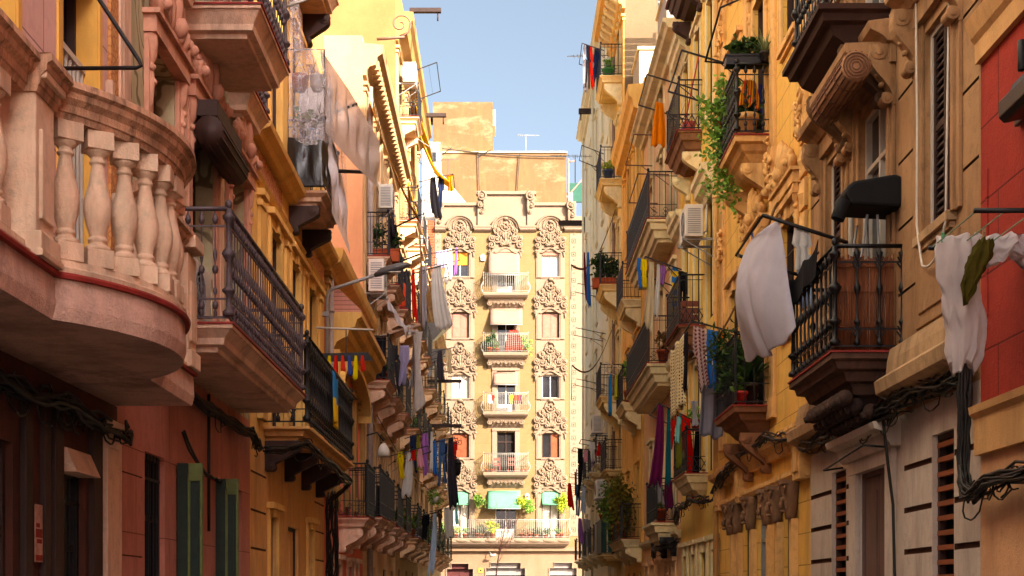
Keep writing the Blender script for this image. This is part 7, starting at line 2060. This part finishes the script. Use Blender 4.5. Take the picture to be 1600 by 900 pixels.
LW = [(38.9, 11.0, [('grey', 'shirt', .75, .3, 1.7), ('white', 'dress', 1.05, .5, 1.9), ('red', 'towel', .55, .14, 1.5), ('charcoal', 'trousers', .3, .24, 1.8)], 'on the top rack between the peach and the sandy house', .6, 1.6),
      (45.0, 13.0, [('lilac', 'shirt', .9, .5, .6), ('white', 'towel', 1.3, .25, 1.1), ('violet', 'towel', 1.6, .1, .9)], 'on the blue edged rack of the sandy house', .0, 1.7),
      (46.2, 15.9, [('pink', 'towel', .45, .2, .8), ('black', 'dress', .62, .35, 1.4), ('navy', 'shirt', .95, .25, 1.1), ('orange', 'bunch', 1.2, .35, .6)], 'on the highest rack of the sandy house', .3, 1.5),
      (41.2, 6.5, [('navy', 'trousers', .35, .22, 1.2), ('olive green', 'towel', .55, .14, 1.1), ('violet', 'shirt', .7, .25, 1.3), ('white', 'towel', .98, .1, 1.2)], 'under the white strip beside the sandy house', .2, 1.1),
      (46.0, 6.8, [('blue', 'shirt', .7, .25, 1.2), ('denim blue', 'trousers', 1.0, .25, 1.6), ('charcoal', 'dress', 1.25, .35, 2.4)], 'on the long rack low on the sandy house', .2, 1.65),
      (35.4, 5.35, [('yellow', 'shirt', .42, .2, .7), ('red', 'bunch', .72, .3, .3), ('white', 'dress', .62, .28, 1.2), ('pink', 'towel', .95, .16, .5)], 'on the slanting rack of the lowest peach balconies', .2, 1.25),
      (44.5, 4.2, [('black', 'shirt', .5, .3, .8), ('pale blue', 'towel', .85, .2, 2.0), ('lilac', 'shirt', .3, .18, .7)], 'on the lowest rack of the sandy house', .1, 1.1),
      (52.5, 7.6, [('cream', 'towel', 1.0, .2, 2.4), ('grey', 'shirt', .6, .3, .9), ('maroon', 'towel', .4, .14, 1.0)], 'on the upper rack of the shadowy tenement', .1, 1.3),
      (56.5, 5.2, [('white', 'sheet', .7, .4, 1.3), ('brown', 'shirt', .4, .25, .9), ('aqua', 'towel', 1.15, .14, .8)], 'on the lower rack of the shadowy tenement', .1, 1.3),
      (54.0, 11.4, [('charcoal', 'towel', .5, .3, 1.2), ('cream', 'shirt', .85, .3, 1.0)], 'on the top rack of the shadowy tenement', .1, 1.3),
      (60.5, 8.4, [('navy', 'trousers', .5, .3, 1.3), ('red', 'shirt', .9, .25, .9)], 'on the rack deep along the shadowy tenement', .1, 1.3)]
RKL = ['black arm rack between the peach and the sandy house', 'blue edged rack on the sandy house', 'highest rack on the sandy house', 'rack under the trailing white sheet strip', 'long rack low on the sandy house', 'slanting rack over the lowest peach balconies', 'lowest rack on the sandy house', 'upper rack on the shadowy tenement', 'lower rack on the shadowy tenement', 'top rack on the shadowy tenement', 'rack deep along the shadowy tenement']
for i, (u, z, its, wh, n0, n1) in enumerate(LW):
    rack(RKL[i], 'L', u, u + 1.5, z, n0, n1, .28, lines=2)
    hang('L', its, wh, u, z=z + .02, dz=.2, seed=240 + 11 * i)
YST = fab('#c8a838', col2='#7a6a28', pattern='stripe', pscale=3)
strip_awning('yellow striped awning tail sagging from the sandy house against the white roof room', sagline(P('L', 46.0, 17.3, .4), P('L', 46.5, 15.9, 1.35), .3, 10), .8, YST)
awning('long yellow striped sun curtain down the front of the sandy house', 'L', 45.6, 48.4, 18.9, .75, 16.9, YST)
awning('second yellow striped sun curtain lower on the sandy house', 'L', 44.7, 46.7, 15.4, .6, 13.6, YST)
for (u, z, n0, n1, lab) in ((40.6, 19.3, .4, 1.35, 'rusty hoist beam on top of the sandy house'), (47.5, 18.6, .5, 1.2, 'rusty beam lower on the sandy house against the sky'), (55, 10.4, .1, 1.5, 'dark beam on the shadowy tenement'), (52, 8.2, .1, 1.6, 'dark beam with a hanging hook on the shadowy tenement')):
    t = thing('hoist_beam', lab, 'beam', P('L', u, z, n0)); q = MB(); q.box('L', u - .07, u + .07, z, z + .12, n0, n1); q.build('beam', RUST, t); q = MB(); q.tube([P('L', u, z, n1 - .1), P('L', u, z - .25, n1 - .1)], .025, 5); q.build('hook', RUST, t)
t = thing('scroll_bracket', 'iron bracket with a curled scroll on the pale peach cornice', 'bracket', P('L', 31.3, 14.7, .3)); q = MB(); q.tube([P('L', 31.3, 14.65, .3), P('L', 31.3, 14.7, .95)], .035, 5)
q.tube([P('L', 31.3, 14.72 + .28 + .28 * (1 - k / 26) * math.sin(-PI / 2 + k * .42), .85 + .28 * (1 - k / 26) * math.cos(-PI / 2 + k * .42)) for k in range(24)], .02, 5); q.build('scroll', simple('rust patina', '#7a5a48', .7), t)
rack('empty square rack against the sky on the sandy house', 'L', 42.0, 44.4, 18.0, .2, 1.15, .35, lines=4)
for z_, lab in ((13.05, 'upper grey sheet metal hood on the shadowy tenement'), (11.95, 'lower grey sheet metal hood on the shadowy tenement')):
    t = thing('metal_hood', lab, 'hood', P('L', 56.5, z_, 0)); q = MB()
    a = [P('L', 55.9, z_, .02), P('L', 57.1, z_, .02), P('L', 57.1, z_, .95), P('L', 55.9, z_, .95)]; c = [P('L', 56.3, z_ - .7, .02), P('L', 56.7, z_ - .7, .02), P('L', 56.7, z_ - .7, .25), P('L', 56.3, z_ - .7, .25)]
    q.add(a + c, [(0, 1, 2, 3), (7, 6, 5, 4), (0, 4, 5, 1), (1, 5, 6, 2), (2, 6, 7, 3), (3, 7, 4, 0)]); q.build('cowl', GREYM, t)
    q = MB(); q.box('L', 56.35, 56.65, z_ - 1.05, z_ - .702, .03, .22); q.build('duct', GREYM, t)
for i, (u, z, n_, lab, kd) in enumerate(((42.6, 3.52, .3, 'leafy plant on the lowest sandy balcony', 'mid'), (45.6, 6.92, .3, 'green plant in the middle sandy balcony above the low rack', 'fresh'), (48.6, 3.55, .3, 'small shrub on the farthest low sandy balcony', 'mid'), (52.2, 3.52, .3, 'bushy pot on the first low tenement balcony', 'fresh'), (55.8, 6.62, .3, 'dark pot plant on a middle tenement balcony', 'dark'), (38.1, 3.47, .3, 'ferny pot on the last low peach balcony', 'mid'), (59.6, 3.52, .3, 'grey leaved pot plant on a deep tenement balcony', 'grey'))):
    plant(lab, P('L', u, z, n_), .15, .28, None, .3, .35, 220, .11, kd, 300 + i, droop=.2)
t = thing('hanging_pot', 'white hanging basket with ferns below the sandy house racks', 'hanging plant', P('L', 43.6, 4.7, 1.0)); q = MB(); q.lathe(P('L', 43.6, 4.7, 1.0), [(.1, 0), (.17, .2), (.16, .2)], 10); q.build('pot', WHITEF, t); q = MB(); rg = random.Random(4); leaves(q, P('L', 43.6, 5.0, 1.0), .3, .3, .2, 160, .16, rg, 6, 'thin', .3); q.build('foliage', lf('fresh'), t); q = MB(); q.tube([P('L', 43.6, 4.9, .83), P('L', 43.6, 5.6, 1.0), P('L', 43.6, 4.9, 1.17)], .008, 4); q.build('hanger', IRON, t)
t = thing('wall_lantern', 'black lantern on a short arm at the shadowy tenement', 'lantern', P('L', 54, 6.6, 1.2)); q = MB(); q.tube([P('L', 54, 7.3, .0), P('L', 54, 7.35, 1.2), P('L', 54, 7.2, 1.35)], .03, 5); q.build('arm', IRON, t); q = MB(); q.lathe(P('L', 54, 6.5, 1.35), [(.08, 0), (.16, .1), (.19, .45), (.22, .5), (.05, .68)], 6, smooth=False); q.build('lamp_housing', IRON, t)
t = thing('wall_lamp', 'pale bell lamp on the red arched hood house near the lowest peach balconies', 'wall lamp', P('L', 31.5, 5.1, .4)); q = MB(); q.tube([P('L', 31.3, 5.4, .0), P('L', 31.35, 5.5, .3), P('L', 31.4, 5.3, .45)], .02, 5); q.build('arm', IRON, t); q = MB(); q.lathe(P('L', 31.4, 4.95, .45), [(.17, 0), (.14, .15), (.05, .3)], 10); q.build('shade', ACW, t)
for i, (a, c, sg) in enumerate(((P('L', 24.3, 7.0, .05), P('L', 31, 7.2, .05), .15), (P('L', 31.3, 12.0, .1), P('L', 40, 12.1, .1), .25), (P('L', 33, 6.2, .1), P('L', 44, 5.0, 1.0), .3))):
    tag(bar_thing('cable', 'x', 'cable', sagline(a, c, sg), .012, CABLE, 4), ('thin cable strung along the red panels', 'thin cable strung along the peach house', 'slanting cable from the peach house to the sandy house')[i], 'cable')
# ================================================================== ground
ASPH = plaster('asphalt', '#4a4644', '#3c3836', streak=.2, bump=.4); PAVE = plaster('paving slabs', '#8a7a6a', '#7a6a5c', course=(.6, .4, 'Y', .012), streak=.3); KERB = plaster('granite kerb', '#9a8e84', streak=.3); EARTH = plaster('far ground', '#7a6c5c', streak=.2)
def slab(name, x0, x1, y0, y1, z0, z1, m):
    q = MB(); q.wbox(((x0 + x1) / 2, (y0 + y1) / 2, (z0 + z1) / 2), (x1 - x0, y1 - y0, z1 - z0)); o = q.build(name, m, None, 0, (0, 0, 0)); return struct(o)
q = MB(); q.quad((-900, -900, -.02), (900, -900, -.02), (900, 1500, -.02), (-900, 1500, -.02)); struct(q.build('ground', EARTH, None, 0, (0, 0, 0)))
q = MB(); q.quad((-2.2, -30, -.012), (2.8, -30, -.012), (2.8, 83, -.012), (-2.2, 83, -.012)); struct(q.build('road', ASPH, None, 0, (0, 0, 0)))
slab('pavement', -3.298, -2.32, -30, 68.4, -.1, .1, PAVE); slab('kerb', -2.318, -2.2, -30, 68.4, -.1, .11, KERB)
slab('pavement', 2.92, 3.958, -30, 67.5, -.1, .1, PAVE); slab('kerb', 2.8, 2.918, -30, 67.5, -.1, .11, KERB)
slab('square', -30, 30, 83.05, 83.98, -.1, .1, PAVE)

# ================================================================== light, sky, camera
AZ, EL = R(SUN_AZ), R(SUN_EL)       # sun behind the camera, off to the right of the street axis
d = Vector((math.sin(AZ) * math.cos(EL), -math.cos(AZ) * math.cos(EL), math.sin(EL)))   # towards the sun
L = bpy.data.lights.new('sun', 'SUN'); L.energy = SUN_E; L.angle = R(.53); L.color = (1, .90, .73)
o = bpy.data.objects.new('sun', L); COL.objects.link(o); o.rotation_euler = d.to_track_quat('Z', 'Y').to_euler(); o.location = (20, -30, 60)
w = bpy.data.worlds.new('World'); SC.world = w; w.use_nodes = True
nt = w.node_tree; bg = nt.nodes['Background']
sk = nt.nodes.new('ShaderNodeTexSky'); sk.sky_type = 'NISHITA'; sk.sun_disc = False; sk.sun_elevation = EL; sk.sun_rotation = math.atan2(d.x, d.y)
sk.air_density = .3; sk.dust_density = SKY_DUST; sk.ozone_density = SKY_OZ
hs = nt.nodes.new('ShaderNodeHueSaturation'); hs.inputs['Hue'].default_value = .475; hs.inputs['Saturation'].default_value = SKY_SAT
nt.links.new(sk.outputs[0], hs.inputs['Color']); nt.links.new(hs.outputs[0], bg.inputs['Color']); bg.inputs['Strength'].default_value = SKY_STR
cam = bpy.data.cameras.new('camera'); co = bpy.data.objects.new('camera', cam); COL.objects.link(co)
co.location = (0, 0, EYE); co.rotation_euler = (PI / 2, 0, 0)
cam.sensor_width = 36; cam.lens = 36 * F; cam.shift_x = 10 / 1600; cam.shift_y = 480 / 1600; cam.clip_start = .1; cam.clip_end = 3000
SC.camera = co
SC.view_settings.view_transform = 'Standard'; SC.view_settings.look = 'None'; SC.view_settings.exposure = EXPO; SC.view_settings.gamma = 1
SC.render.engine = 'CYCLES'; SC.cycles.use_denoising = True; SC.cycles.max_bounces = 8; SC.cycles.diffuse_bounces = 5; SC.cycles.transparent_max_bounces = 12; SC.cycles.sample_clamp_indirect = 8
